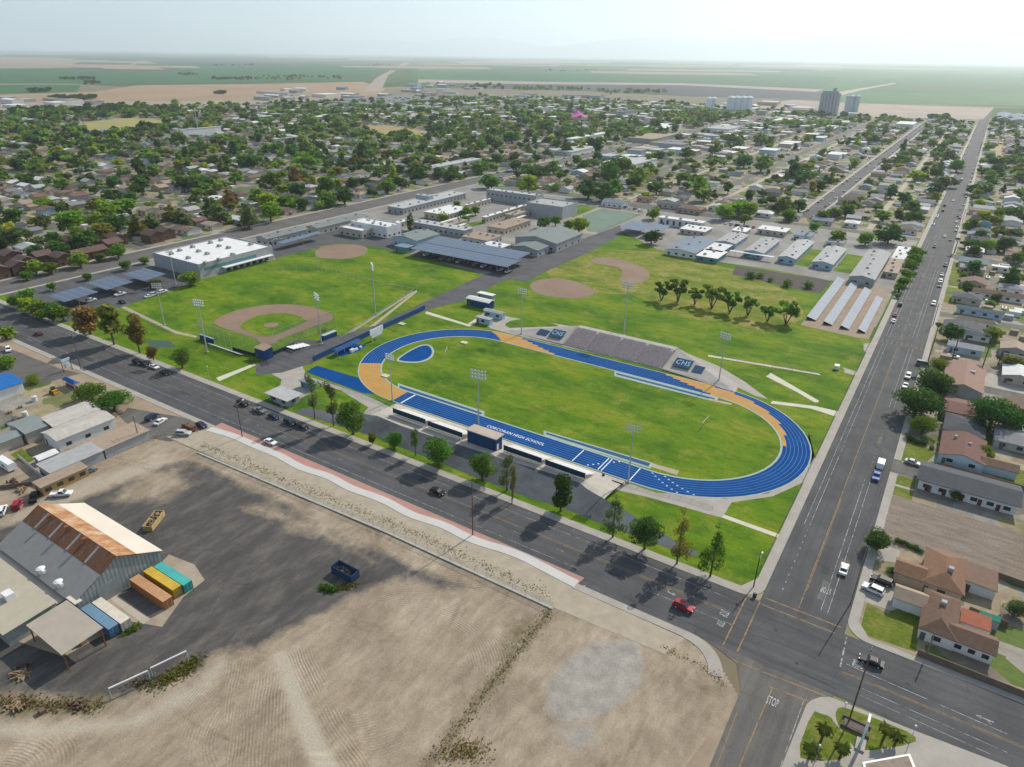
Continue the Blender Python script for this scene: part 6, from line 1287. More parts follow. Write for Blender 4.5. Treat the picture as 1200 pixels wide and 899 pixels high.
brush('weeds', [(236, 520), (300, 548), (400, 590), (480, 623), (560, 660), (646, 698)], 1500, .22, 'dry', 1.1, .25); brush('weeds', [(236, 522), (330, 562), (480, 622), (640, 700)], 500, .22, 'olive', .9, .3)
brush('weeds', [(645, 716), (600, 770), (545, 845), (500, 899)], 700, .2, 'dry', .9, .2); brush('weeds', [(640, 720), (590, 785), (540, 850), (500, 899)], 220, .2, 'olive', .8, .25)
brush('weeds', [(525, 885), (545, 878), (565, 880)], 500, .26, 'dry', 1.2, .5); brush('weeds', [(186, 802), (215, 785), (232, 772)], 900, .28, 'olive', 1.0, .4); brush('weeds', [(150, 800), (180, 803), (225, 785)], 500, .25, 'dry', 1.0, .3)
brush('weeds', [(0, 822), (60, 826), (115, 830)], 900, .25, 'dry', .9, .3); brush('weeds', [(378, 689), (392, 693)], 900, .3, 'mid green', .55, .8); brush('weeds', [(398, 690), (415, 685)], 600, .28, 'dry', .6, .5); brush('weeds', [(775, 758), (835, 788), (850, 806)], 260, .18, 'dry', .6, .2)
brush('weeds', [(146, 742), (160, 735)], 400, .3, 'mid green', .6, .4); brush('weeds', [(55, 557), (118, 538), (195, 508)], 400, .22, 'dry', .6, .3)
# ================================================================ POLES, FENCES, VEHICLES
LAMPM = M('lamp housing', (.55, .56, .57), .1, .9, rough=.4)
def stadium_light():
    t = thing('stadium_light', '-', 'light pole', (0, 0, 0), 'floodlight poles of the sports grounds')
    MB().tube((0, 0, 0), (0, 0, 10), .26, .2, 8).tube((0, 0, 10), (0, 0, 20), .2, .12, 8).build('pole', METALG, t); MB().box(-.5, .5, -.5, .5, 0, .5).build('base', CONC, t)
    for k in range(3):
        z = 18.4+k*.95; MB().box(-2.1, 2.1, -.07, .07, z-.06, z+.06).build('crossarm', METALG, t)
        for i in range(5):
            x = -1.9+i*.95; q = MB(); q.tube((x, -.2, z+.32), (x, .42, z+.12), .34, .2, 7); q.box(x-.05, x+.05, -.05, .05, z, z+.2); q.build('lamp', LAMPM, t)
    return t
SL = stadium_light()
for b_, tp_, rz, lb in [((561, 516), 432, .2, 'floodlight pole rising in front of the blue press box'), ((736, 566), 496, .3, 'floodlight pole by the track flare right of the stands'), ((460, 470), 414, 0, 'floodlight pole at the gold zone and start line'), ((731, 394), 329, 3, 'floodlight pole behind the berm seats'), ((842, 448), 389, 3, 'floodlight pole at the right end of the berm'), ((611, 392), 337, 3.1, 'floodlight pole at the left end of the berm'), ((243, 413), 350, .3, 'floodlight pole beside the left dugout'), ((377, 404), 343, -.4, 'floodlight pole beside the right dugout'), ((440, 369), 308, -.7, 'floodlight pole at the right field corner'), ((193, 381), 331, .6, 'floodlight pole at the left field path'), ((206, 333), 291, .5, 'floodlight pole between gymnasium and left field'), ((372, 315), 291, 2.5, 'floodlight pole on the outfield fence line')]:
    h_ = height_at(b_, tp_); copy_thing(SL, G(*b_), rz, lb, None, h_/21.2)
drop(SL)
WOODL = M('pale pole timber', (.24, .19, .14), .2, 1.5)
def upole(b_, tp_, label, mat=None, arm=True, lamp=False, rz=0, h_=None):
    g = G(*b_); h_ = h_ or height_at(b_, tp_); t = thing('utility_pole', label, 'utility pole', g, 'utility poles')
    MB().tube((g.x, g.y, 0), (g.x, g.y, h_), .17, .11, 7).build('pole', mat or WOODP, t); c, s = math.cos(rz), math.sin(rz)
    if arm:
        for zz, L in ((h_-.5, 1.3), (h_-1.7, 1.0)): MB().tube((g.x-c*L, g.y-s*L, zz), (g.x+c*L, g.y+s*L, zz), .07, n=5).build('crossarm', mat or WOODP, t)
        for k in (-1.2, -.5, .5, 1.2): MB().tube((g.x+c*k, g.y+s*k, h_-.45), (g.x+c*k, g.y+s*k, h_-.2), .05, n=5).build('insulator', WHITEM, t)
    if lamp: q = MB(); q.tube((g.x, g.y, h_*.86), (g.x, g.y+2.4, h_*.92), .05, n=5); q.build('lamp_arm', METALG, t); MB().box(g.x-.15, g.x+.15, g.y+2.2, g.y+2.9, h_*.91, h_*.94).build('lamp', WHITEM, t)
    return t
upole((95, 433), 390, 'dark pole with lamp arm beside the roadside sign', lamp=True); upole((164, 519), 487, 'dark pole at the street end of the tan workshop roofs'); upole((284, 512), 469, 'pole on the avenue kerb where the white path begins', lamp=True, arm=False)
upole((554, 627), 566, 'reddish brown pole on the meandering white path', M('red brown pole', (.15, .06, .045), .15, 1), arm=False); upole((883, 688), 652, 'dark corner pole by the crossing, school side', arm=False, lamp=True); upole((994, 847), 762, 'tall dark pole on the station lawn', arm=True, rz=1.57); upole((997, 707), 640, 'pale pole on the corner house lawn', WOODL, arm=False); upole((1085, 770), 745, 'short pole beside the corner house wall', WOODL, arm=False, h_=7); upole((600, 590), 552, 'thin dark pole among the avenue trees', arm=False)
for i, (x, y) in enumerate([(1093, 381), (1109, 318), (1127, 262), (1137, 215), (1147, 178), (1152, 155)]): upole((x, y), y-22+i*2, '%s pole on the right kerb of the street, counted from the palms' % ['first', 'second', 'third', 'fourth', 'fifth', 'sixth'][i], h_=11)
for x, y, h_, lb in ((246, 447, 6, 'slim park lamp on the grass beside the path'), (955, 893, 4.2, 'globe lamp on the left station lawn'), (1066, 870, 4.2, 'globe lamp at the right tip of the station lawn'), (986, 843, 4.2, 'short lamp beside the tall station pole')):
    g = G(x, y); t = thing('park_lamp', lb, 'lamp', g); MB().tube((g.x, g.y, 0), (g.x, g.y, h_), .07, .05, 6).build('pole', METALG, t); q = MB()
    for k in range(4): q.tube((g.x, g.y, h_+k*.1), (g.x, g.y, h_+.1+k*.1), .08+.16*math.sin(math.pi*(k+.3)/4.6), .08+.16*math.sin(math.pi*(k+1.3)/4.6), 8)
    q.build('lamp_globe', WHITEM, t)
m = bpy.data.materials.new('chain link'); m.use_nodes = True; nt = m.node_tree; nt.nodes.clear(); out = nt.nodes.new('ShaderNodeOutputMaterial'); d_ = nt.nodes.new('ShaderNodeBsdfDiffuse'); d_.inputs[0].default_value = (.22, .22, .22, 1); tr = nt.nodes.new('ShaderNodeBsdfTransparent'); mx = nt.nodes.new('ShaderNodeMixShader'); mx.inputs[0].default_value = .16
nt.links.new(tr.outputs[0], mx.inputs[1]); nt.links.new(d_.outputs[0], mx.inputs[2]); nt.links.new(mx.outputs[0], out.inputs[0]); CHAIN = m
def fence(pts, h_, label, step=3.5, mat=None, post=None, pr=.05, cat='fence', rail=True, name='chain_link_fence'):
    t = thing(name, label, cat, (pts[0][0], pts[0][1], 0)); ps, mb, rl = MB(), MB(), MB()
    for p, q in zip(pts, pts[1:]):
        p, q = Vector((p[0], p[1], 0)), Vector((q[0], q[1], 0)); L = (q-p).length; n = max(1, int(L/step))
        for i in range(n+(q == Vector((pts[-1][0], pts[-1][1], 0)))): a = p.lerp(q, i/n); ps.tube(a, (a.x, a.y, h_), pr, n=5)
        mb.add([(p.x, p.y, .05), (q.x, q.y, .05), (q.x, q.y, h_), (p.x, p.y, h_)], [(0, 1, 2, 3)]); rl.tube((p.x, p.y, h_), (q.x, q.y, h_), .035, n=4)
    ps.build('posts', post or METALG, t); mb.build('wire_mesh', mat or CHAIN, t)
    if rail: rl.build('top_rail', post or METALG, t)
    return t
fence(T([(232, 530), (450, 622), (648, 713)]), 1.9, 'long chain link fence between sandy verge and asphalt lot')
mb = MB(); ln = T([(232, 531), (450, 623), (648, 714)])
for p, q in zip(ln, ln[1:]): d = (q-p).normalized(); n_ = Vector((-d.y, d.x, 0))*.3; mb.add([tuple((p-n_).xy)+(0,), tuple((q-n_).xy)+(0,), tuple((q+n_).xy)+(0,), tuple((p+n_).xy)+(0,), tuple((p-n_).xy)+(.3,), tuple((q-n_).xy)+(.3,), tuple((q+n_).xy)+(.3,), tuple((p+n_).xy)+(.3,)], [(4,5,6,7),(0,1,5,4),(2,3,7,6),(1,2,6,5),(3,0,4,7)])
tag(mb.build('low_wall', M('low wall', (.42, .40, .36), .12, .6)), 'low pale concrete wall under the long chain link fence', 'wall')
fence([(-20.1, 146), (-20.1, 260), (-20.3, 420)], 1.8, 'dark chain link fence along the school side of the street', post=DMET)
fence(T([(232, 396), (272, 411), (300, 415), (322, 411), (352, 399), (394, 384)]), 8.5, 'tall pale netting on posts behind home plate', 4, post=M('pale net post', (.40, .42, .36), .1), pr=.06, cat='backstop', name='backstop_netting')
fence(T([(306, 318), (340, 316.5), (372, 316), (400, 321), (420, 327), (450, 335), (485, 341)]), 1.6, 'low curved outfield fence below the softball infield'); fence(T([(485, 341), (396, 401)]), 1.4, 'low straight fence along the right field line'); fence(T([(143, 362), (206, 393)]), 1.4, 'low straight fence along the left field path')
fence(T([(273, 411), (297, 418), (322, 416), (345, 406)]), 1.7, 'dark padded wall around the backstop', 3, M('dark padding', (.012, .03, .05), .1), DMET, name='padded_wall', cat='wall', rail=False)
fence(T([(838, 416), (905, 434), (962, 440)]), 1.2, 'low fence on the lawn right of the berm'); fence(T([(700, 276), (754, 252), (704, 243)]), 3.2, 'high fence around the tennis court', 4)
fence(T([(372, 446), (425, 464), (462, 478)]), 1.2, 'rail fence beside the start chute', 3); fence(T([(712, 561), (760, 576), (810, 588), (835, 597)]), 1.1, 'low fence on the concourse below the track bend', 3)
fence(T([(340, 478), (352, 470), (400, 484), (436, 489), (446, 484)]), 1.6, 'pale fence at the top of the bank near the gate', 3)
wallseg('block_wall', [(14.8, 137.6), (46, 136.9)], 1.7, .2, FENCEW, 'long brown wall along the avenue beside the corner house', 'wall'); wallseg('board_fence', [(21.6, 176.4), (46, 174.5)], 1.7, .12, FENCEW, 'board fence between raked lot and brown garage', 'fence'); wallseg('board_fence', [(14, 226.0), (46, 224.6)], 1.6, .12, FENCEW, 'dark board fence along the side street garden', 'fence'); wallseg('board_fence', [(23.5, 158.4), (31, 157.6)], 1.7, .12, FENCEW, 'brown board fence behind the red patio cover', 'fence')
wallseg('board_fence', T([(0, 574), (38, 569)]), 1.4, .12, FENCEW, 'board fence left of the ochre office', 'fence'); wallseg('board_fence', T([(22, 537), (55, 566)]), 1.6, .1, METALG, 'grey fence between small lawn and ochre office', 'fence')
for x, y, lb in ((707, 559, 'dark bin beside the flared concrete'), (884, 700, 'small dark bin on the school corner')):
    g = G(x, y); q = MB().tube((g.x, g.y, 0), (g.x, g.y, 1.1), .42, .46, 10); q.tube((g.x, g.y, 1.1), (g.x, g.y, 1.25), .48, .3, 10); tag(q.build('litter_bin', DMET), lb, 'bin')
g = G(724, 567); t = thing('bench', 'dark bench on the concourse right of the stands', 'bench', g); MB().box(g.x-1.8, g.x+1.8, g.y-.3, g.y+.3, .4, .47).build('seat', DMET, t); MB().box(g.x-1.8, g.x+1.8, g.y-.42, g.y-.34, .5, .9).build('backrest', DMET, t)
for k in (-1.5, 1.5): MB().box(g.x+k-.05, g.x+k+.05, g.y-.3, g.y+.3, 0, .39).build('leg', DMET, t)
for x, y, lb in ((452, 441, 'pale mat on the grass inside the left bend'), (544, 402, 'pale mat on the grass near the far straight'), (471, 380, 'pale slab on the grass outside the left bend')):
    g = G(x, y); tag(MB().box(g.x-1.6, g.x+1.6, g.y-1.2, g.y+1.2, .04, .4).build('landing_mat', M('mat cream', (.50, .48, .30), .1)), lb, 'mat')
g = G(918, 439); t = thing('discus_cage', 'pale netted throwing cage on the lawn', 'cage', g); q = MB(); cg = [G(903, 437), G(905, 432), G(914, 430), G(925, 432), G(928, 438)]
for p in cg: q.tube((p.x, p.y, 0), (p.x, p.y, 3), .05, n=5)
q.build('posts', METALG, t); q = MB()
for p, r_ in zip(cg, cg[1:]): q.quad((p.x, p.y, .05), (r_.x, r_.y, .05), (r_.x, r_.y, 3), (p.x, p.y, 3))
q.build('netting', CHAIN, t)
g = G(980, 433); t = thing('storage_cart', 'small white storage cart on the lawn near the street', 'cart', g); MB().box(g.x-.9, g.x+.9, g.y-1.1, g.y+1.1, .4, 2).build('body', WHITEM, t); q = MB()
for sx_ in (-1, 1):
    for sy_ in (-.7, .7): MB().tube((g.x+sx_*.8, g.y+sy_, .3), (g.x+sx_*.95, g.y+sy_, .3), .3, n=8).build('wheel', DMET, t)
for (a_, c_, lb) in (((887, 405+25), (893, 421), ''),):
    pass
# goal frames on the infield
for (x, y, rz, lb) in ((826, 498, .35, 'pale goal post frame at the right end of the infield'), (523, 415, .9, 'pale yellow goal frame lying at the left end of the infield')):
    g = G(x, y); t = thing('goal_frame', lb, 'goal', g); c, s = math.cos(rz+1.2), math.sin(rz+1.2); q = MB()
    MB().tube((g.x-c*3, g.y-s*3, 2.2), (g.x+c*3, g.y+s*3, 2.2), .1, n=6).build('crossbar', WALLS['cream'], t)
    for k in (-3, 3): MB().tube((g.x+c*k, g.y+s*k, 0), (g.x+c*k, g.y+s*k, 2.2), .1, n=6).build('post', WALLS['cream'], t)
# ---- vehicles
TYRE = M('tyre rubber', (.018, .018, .018), .1, 1); HEADL = M('headlight glass', (.7, .7, .68), .05, 1, rough=.2); TAILL = M('tail light', (.25, .01, .01), .05, 1, rough=.3)
def paint(n, c):
    k = 'paint '+n
    if k not in MATS:
        m, nt, b = newmat(k, .5); b.inputs['Base Color'].default_value = (*c, 1); b.inputs['Coat Weight'].default_value = .0; b.inputs['Coat Roughness'].default_value = .15; b.inputs['Specular IOR Level'].default_value = .22
    return MATS[k]
PAINTS = {'white': (.68, .68, .67), 'black': (.012, .012, .014), 'red': (.30, .014, .022), 'grey': (.16, .165, .17), 'silver': (.40, .41, .42), 'blue': (.02, .09, .33), 'dark blue': (.015, .03, .075), 'maroon': (.10, .015, .015), 'tan': (.33, .27, .19)}
CARP = {}
def car_geo(kind):
    B, Gl = MB(), MB()
    if kind == 'sedan': L, W = 4.7, 1.82; body = [(-2.35, .35), (2.3, .35), (2.35, .62), (2.2, .82), (1.05, .94), (-1.55, .98), (-2.3, .92)]; cab = (-1.75, 1.0, -1.05, .25, .93, 1.42)
    elif kind == 'suv': L, W = 4.85, 1.95; body = [(-2.42, .42), (2.38, .42), (2.42, .8), (2.25, 1.02), (1.2, 1.12), (-2.35, 1.14), (-2.42, .9)]; cab = (-2.3, 1.15, -2.05, .45, 1.1, 1.74)
    elif kind == 'van': L, W = 5.2, 2.0; body = [(-2.6, .42), (2.55, .42), (2.6, .8), (2.3, 1.1), (1.9, 1.2), (-2.58, 1.2)]; cab = (-2.55, 1.9, -2.5, 1.2, 1.18, 2.05)
    else: L, W = 5.6, 1.98; body = [(-2.8, .48), (2.75, .48), (2.8, .85), (2.7, 1.05), (1.3, 1.14), (-.55, 1.14), (-.55, .95), (-2.8, .95)]; cab = (-.5, 1.35, -.35, .7, 1.1, 1.78)
    B.extrude_y(body, -W/2, W/2)
    x0, x1, t0, t1, z0, z1 = cab; w0, w1 = W/2-.05, W/2-.22
    Gl.frustum((x0, x1, -w0, w0), (t0, t1, -w1, w1), z0, z1)
    B.box(t0+.02, t1-.02, -w1+.01, w1-.01, z1-.01, z1+.05)
    if kind == 'pickup': B.box(-2.78, -.56, -W/2+.02, -W/2+.12, .951, 1.16).box(-2.78, -.56, W/2-.12, W/2-.02, .951, 1.16).box(-2.79, -2.69, -W/2+.121, W/2-.121, .951, 1.14)
    for s in (-1, 1):   # pillars
        for a, b_ in ((x0, t0), (x1, t1)): B.tube((a, s*w0, z0), (b_, s*w1, z1), .05, n=4)
        if kind in ('suv', 'van', 'sedan'): xm = (t0+t1)/2-.1; B.tube((xm, s*w0, z0), (xm, s*w1, z1), .05, n=4)
    return B, Gl, L, W
def car(px_, kind, col, rz, label, group='cars in the streets and car parks', g=None):
    """one vehicle: body, windows, four wheels, lamps; repeats share meshes"""
    k = (kind, col); g = g if g is not None else G(*px_, .6); loc = (g[0], g[1], .075); rz = rz+R_(random.uniform(-1.5, 1.5))
    if k in CARP: return copy_thing(CARP[k], loc, rz, label, group)
    t = thing({'pickup': 'pickup_truck', 'van': 'van', 'suv': 'parked_car', 'sedan': 'parked_car'}[kind], label, {'pickup': 'pickup truck', 'van': 'van'}.get(kind, 'car'), (0, 0, 0), group)
    B, Gl, L, W = car_geo(kind); B.build('body', paint(col, PAINTS[col]), t); Gl.build('window', DGLASS, t); r = .34 if kind == 'sedan' else .39
    for sx_ in (-1, 1):
        for sy_ in (-1, 1):
            x = sx_*L*.31; y = sy_*(W/2-.1); wq = MB().tube((x, y-.11, r), (x, y+.12, r), r, n=12).build('wheel', TYRE, t); MB().tube((x, y+sy_*.1, r), (x, y+sy_*.135, r), r*.58, n=8).build('rim', METALG, wq)
    zl = .72 if kind == 'sedan' else .9
    for s in (-1, 1): MB().box(L/2-.22, L/2+.005, s*(W/2-.3)-.2, s*(W/2-.3)+.2, zl-.1, zl+.06).build('headlight', HEADL, t); MB().box(-L/2-.01, -L/2+.15, s*(W/2-.2)-.14, s*(W/2-.2)+.14, zl-.08, zl+.1).build('tail_light', TAILL, t)
    CARP[k] = t; t.location = loc; t.rotation_euler = (0, 0, rz); return t
E0, N0, W0, S0 = 0, math.pi/2, math.pi, -math.pi/2
for px_, kd, cl_, rz, lb in [
 ((45, 391), 'sedan', 'maroon', W0, 'dark red car driving in the tree shade at the avenue west end'), ((161, 425), 'suv', 'black', E0, 'black car first in the kerb row by the bullpen'), ((170, 427), 'sedan', 'black', E0, 'black car second in the kerb row by the bullpen'), ((181, 430), 'sedan', 'white', E0, 'white car in the kerb row by the bullpen'), ((193, 437), 'sedan', 'black', E0, 'black car last in the kerb row, after the white one'),
 ((285, 473), 'suv', 'black', E0, 'black car beside the kerb pole by the ticket office'), ((304, 481), 'pickup', 'grey', E0, 'grey pickup parked before the ticket office'), ((321, 488), 'sedan', 'dark blue', E0, 'dark blue car parked by the ticket office'), ((340, 495), 'suv', 'dark blue', E0, 'dark blue car parked below the gate trees'), ((355, 500), 'sedan', 'black', E0, 'black car last of the row below the gate trees'), ((317, 518), 'sedan', 'white', E0, 'white car driving beside the pink pavers'), ((513, 576), 'sedan', 'black', E0, 'black car driving in tree shadow before the press box'), ((801, 711), 'suv', 'red', E0, 'red car driving at the pointed tree shadows'), ((1021, 775), 'sedan', 'black', W0, 'black car waiting at the stop line by the crossing'),
 ((178, 489), 'suv', 'dark blue', N0+.3, 'dark blue car on the forecourt beside a white one'), ((188, 494), 'sedan', 'white', N0+.3, 'white car on the forecourt beside a dark one'), ((215, 508), 'suv', 'silver', E0+.5, 'silver car by the scrap trailer at the lot gate'), ((236, 498), 'sedan', 'dark blue', E0, 'dark blue car right of the scrap trailer'), ((72, 579), 'pickup', 'white', .72, 'long white pickup in front of the ochre office'), ((40, 583), 'pickup', 'black', -.6+math.pi, 'black pickup between red car and ochre office'), ((20, 592), 'suv', 'red', -.6+math.pi, 'red car parked beside the black pickup'), ((2, 599), 'suv', 'white', -.6+math.pi, 'white car at photo edge beside the red one'), ((104, 552), 'sedan', 'grey', N0, 'dark grey car at the end of the ochre office'),
 ((1027, 558), 'pickup', 'blue', S0, 'bright blue pickup pulling a white box trailer'), ((1064, 441), 'suv', 'white', S0, 'white car parked under the great dark tree'), ((1061, 452), 'sedan', 'white', S0, 'white car nosing out below the great dark tree'), ((1082, 427), 'van', 'grey', E0, 'grey van at the drive beside the bright leafy tree'), ((1049, 369), 'sedan', 'red', N0, 'red car parked between two others by solar yard'), ((1047, 376), 'sedan', 'white', N0, 'white car parked in front of the red one'), ((1055, 357), 'suv', 'black', N0, 'black car parked behind the red one'), ((1094, 356), 'suv', 'white', S0, 'white car waiting at the far crosswalk'), ((1102, 330), 'suv', 'white', S0, 'white car in the parked row, beside a black one'), ((1101, 335), 'sedan', 'black', S0, 'black car in the parked row by street lawns'), ((1104, 322), 'sedan', 'silver', S0, 'silver car in the parked row by street lawns'), ((1108, 311), 'suv', 'black', S0, 'black car parked alone above the silver one'), ((1095, 289), 'suv', 'dark blue', S0, 'dark car driving mid street beyond the portables'), ((1114, 281), 'sedan', 'black', S0, 'black car parked at the side street mouth'), ((1107, 277), 'sedan', 'white', N0, 'white car driving toward the far end of the street'), ((1117, 235), 'sedan', 'white', S0, 'white car mid street between two parked rows'), ((1107, 241), 'suv', 'black', N0, 'black car on the left kerb, farther of two'), ((1105, 247), 'suv', 'grey', N0, 'grey car on the left kerb, nearer of two'), ((1126, 245), 'sedan', 'grey', S0, 'grey car, farthest of three by the blue peak house'), ((1123, 253), 'suv', 'black', S0, 'black car, middle of three by the blue peak house'), ((1121, 260), 'sedan', 'silver', S0, 'silver car, nearest of three by the blue peak house'), ((1127, 211), 'van', 'white', N0, 'white van driving far up the street'), ((1127, 203), 'sedan', 'black', N0, 'black car far up the street ahead of the van'), ((1142, 176), 'sedan', 'white', S0, 'white car at the far end of the long street'), ((1139, 207), 'suv', 'white', S0, 'white car parked far up on the right kerb'), ((1075, 312), 'sedan', 'white', N0, 'white car half hidden by the portable row trees'), ((1073, 320), 'sedan', 'black', N0, 'black car half hidden by the portable row trees'),
 ((989, 667), 'sedan', 'white', N0, 'white car driving past the driveway tree'), ((1033, 681), 'suv', 'black', W0-.1, 'black car on the drive behind the white utility car'), ((1023, 691), 'suv', 'white', W0-.15, 'big white car on the drive beside the corner lawn'), ((1078, 686), 'sedan', 'grey', W0-.15, 'grey car squeezed between the two brown houses'), ((1092, 690), 'sedan', 'silver', W0-.15, 'silver car behind the grey one between brown houses'), ((1070, 542), 'sedan', 'silver', E0-.1, 'silver car parked at the apartment row end'),
 ((175, 347), 'sedan', 'white', N0, 'white car outside the gymnasium solar roofs'), ((181, 345), 'suv', 'silver', N0, 'silver car beside the white one by the gymnasium'), ((191, 342), 'suv', 'white', N0, 'white car nearest the gymnasium tree'), ((143, 354), 'sedan', 'black', E0, 'black car alone at the car park exit'), ((107, 352), 'suv', 'white', N0, 'white car at the lower edge of the first solar roof'), ((141, 345), 'pickup', 'white', N0, 'white pickup at the lower edge of the middle solar roof'), ((1122, 351), 'suv', 'silver', E0, 'silver car in the drive before the pale blue hall'), ((1135, 352), 'sedan', 'black', E0, 'black car deeper in the drive by the pale blue hall'), ((1186, 432), 'suv', 'black', E0, 'black car in the courtyard behind the pinkish house'), ((10, 410), 'suv', 'white', E0-.4, 'white car parked at photo edge near bushes'), ((1160, 358), 'suv', 'dark blue', E0, 'dark blue car under the small tree in the street row')]:
    car(px_, kd, cl_, rz, lb)
rc = random.Random(4)
for i, x in enumerate([851, 857, 863, 869, 876, 883, 890, 897]): car((x, 262+i*.9), rc.choice(['sedan', 'suv']), ['white', 'silver', 'black', 'white', 'grey', 'red', 'white', 'black'][i], N0, '%s car from the left, in the row behind the classroom wings' % ['first white', 'second, silver', 'third, black', 'fourth, white', 'fifth, grey', 'sixth, red', 'seventh, white', 'eighth, black'][i], 'cars parked behind the classrooms')
for i, (x, y) in enumerate([(722, 240), (727, 242), (733, 243), (739, 244), (744, 245), (750, 247)]): car((x, y), rc.choice(['sedan', 'suv']), ['white', 'silver', 'grey', 'white', 'black', 'white'][i], N0, '%s car from the left, in the row by the tennis court' % ['first, white', 'second, silver', 'third, grey', 'fourth, white', 'fifth, black', 'last, white'][i], 'cars parked behind the tennis court')
for i in range(11):
    t_ = (i+.5)/11; p = G(495+t_*105, 297.5+t_*21.5, .6); car(None, rc.choice(['sedan', 'suv', 'suv']), ['white', 'black', 'silver', 'tan', 'white', 'red', 'grey', 'white', 'black', 'silver', 'white'][i], N0, '%s car from the left under the long solar carport' % ['first, white', 'second, black', 'third, silver', 'fourth, tan', 'fifth, white', 'sixth, red', 'seventh, grey', 'eighth, white', 'ninth, black', 'tenth, silver', 'eleventh, white'][i], 'cars under the long solar carport', p)
g = G(1031, 548, 1); t = thing('box_trailer', 'white box trailer behind the bright blue pickup', 'trailer', (g.x, g.y, .07)); MB().box(g.x-1, g.x+1, g.y-.2, g.y+3.6, .6, 2.5).build('body', WHITEM, t)
for s in (-1, 1): MB().tube((g.x+s*.95, g.y+1.6, .4), (g.x+s*1.12, g.y+1.6, .4), .38, n=10).build('wheel', TYRE, t)
MB().box(g.x-.07, g.x+.07, g.y-1.2, g.y-.2, .5, .62).build('tow_bar', DMET, t)
g = G(8, 544, 1.5); t = thing('caravan', 'white caravan cut by the photo edge beside small lawn', 'caravan', (g.x, g.y, 0)); q = MB(); q.extrude_x([(g.y-1.2, .6), (g.y+1.2, .6), (g.y+1.25, 2.4), (g.y+.9, 2.9), (g.y-.9, 2.9), (g.y-1.25, 2.4)], g.x-4, g.x+3.4); q.build('body', WHITEM, t); MB().box(g.x, g.x+1.2, g.y-1.28, g.y-1.2, 1.5, 2.2).build('window', DGLASS, t)
for s in (-1, 1): MB().tube((g.x-.6, g.y+s*1.05, .38), (g.x-.6, g.y+s*1.22, .38), .38, n=10).build('wheel', TYRE, t)
g = G(222, 500, 1); t = thing('scrap_trailer', 'rusty brown flat trailer piled with scrap on the forecourt', 'trailer', (g.x, g.y, 0)); MB().box(g.x-3.4, g.x+3, g.y-1.1, g.y+1.1, .7, .9).build('bed', RUST, t); q = MB()
for i in range(40): q.box(*(lambda a, b_, s: (a-s, a+s, b_-s*.7, b_+s*.7))(g.x+random.uniform(-2.8, 2.4), g.y+random.uniform(-.8, .8), random.uniform(.15, .5)), .9, 1.2+random.random()*.7)
q.build('load', M('rusty scrap', (.20, .10, .07), .35, .8), t)
for s in (-1, 1):
    for k in (-1, .2): MB().tube((g.x+k, g.y+s*.95, .4), (g.x+k, g.y+s*1.15, .4), .4, n=10).build('wheel', TYRE, t)
g = G(63, 458, 1); t = thing('loader', 'small yellow loader by the white path strip', 'loader', (g.x, g.y, 0)); MB().box(g.x-1.5, g.x+1.3, g.y-.8, g.y+.8, .6, 1.5).build('body', M('loader yellow', (.50, .27, .02), .1), t); MB().box(g.x-.9, g.x+.3, g.y-.6, g.y+.6, 1.5, 2.5).build('cab', DGLASS, t); MB().box(g.x+1.5, g.x+2.2, g.y-1, g.y+1, .15, .8).build('bucket', M('loader yellow', (.5, .27, .02)), t); MB().box(g.x+1.2, g.x+1.6, g.y-.5, g.y+.5, .6, .8).build('arm', DMET, t)
for sx_ in (-1, .9):
    for s in (-1, 1): MB().tube((g.x+sx_, g.y+s*.8, .5), (g.x+sx_, g.y+s*1.1, .5), .5, n=10).build('wheel', TYRE, t)
# people by the stadium gate: grown as one skinned body
def person(p, rz, label, shirt, walk=.25):
    bm = [(0,0,.98),(0,0,1.25),(0,0,1.46),(.0,0,1.56),(.01,0,1.70),(.0,.2,1.42),(.05,.26,1.16),(.14,.25,.94),(0,-.2,1.42),(-.05,-.26,1.16),(-.02,-.26,.92),(walk*.4,.1,.52),(walk,.1,.08),(walk+.16,.1,.05),(-walk*.3,-.1,.52),(-walk,-.1,.08),(-walk+.16,-.1,.05)]
    ed = [(0,1),(1,2),(2,3),(3,4),(2,5),(5,6),(6,7),(2,8),(8,9),(9,10),(0,11),(11,12),(12,13),(0,14),(14,15),(15,16)]; rd = [.15,.15,.14,.06,.11,.07,.05,.04,.07,.05,.04,.085,.05,.04,.085,.05,.04]
    me = bpy.data.meshes.new('person'); me.from_pydata(bm, ed, []); o = bpy.data.objects.new('person', me); COL.objects.link(o); sm = o.modifiers.new('s', 'SKIN')
    for v, r in zip(me.skin_vertices[0].data, rd): v.radius = (r, r)
    me.skin_vertices[0].data[0].use_root = True; o.modifiers.new('u', 'SUBSURF').levels = 1
    nm = bpy.data.meshes.new_from_object(o.evaluated_get(bpy.context.evaluated_depsgraph_get())); o.modifiers.clear(); o.data = nm
    nm.materials.clear()
    for m_ in (M('skin', (.42, .25, .17)), shirt, M('trousers', (.03, .035, .05)), M('hair', (.02, .015, .012))): nm.materials.append(m_)
    for f in nm.polygons: z = f.center.z; f.material_index = 3 if z > 1.72 else 0 if z > 1.5 else 1 if (z > .98 and abs(f.center.y) < .24) else 0 if abs(f.center.y) > .2 else 2
    o.location = (p[0], p[1], .08); o.rotation_euler = (0, 0, rz); return tag(o, label, 'person')
person(G(378, 452), 1.0, 'person in dark shirt walking on the concourse by the gate', M('dark shirt', (.03, .03, .04))); person(G(376, 454), 2.0, 'person in red shirt standing near the stadium gate', M('red shirt', (.30, .03, .03)), .08)
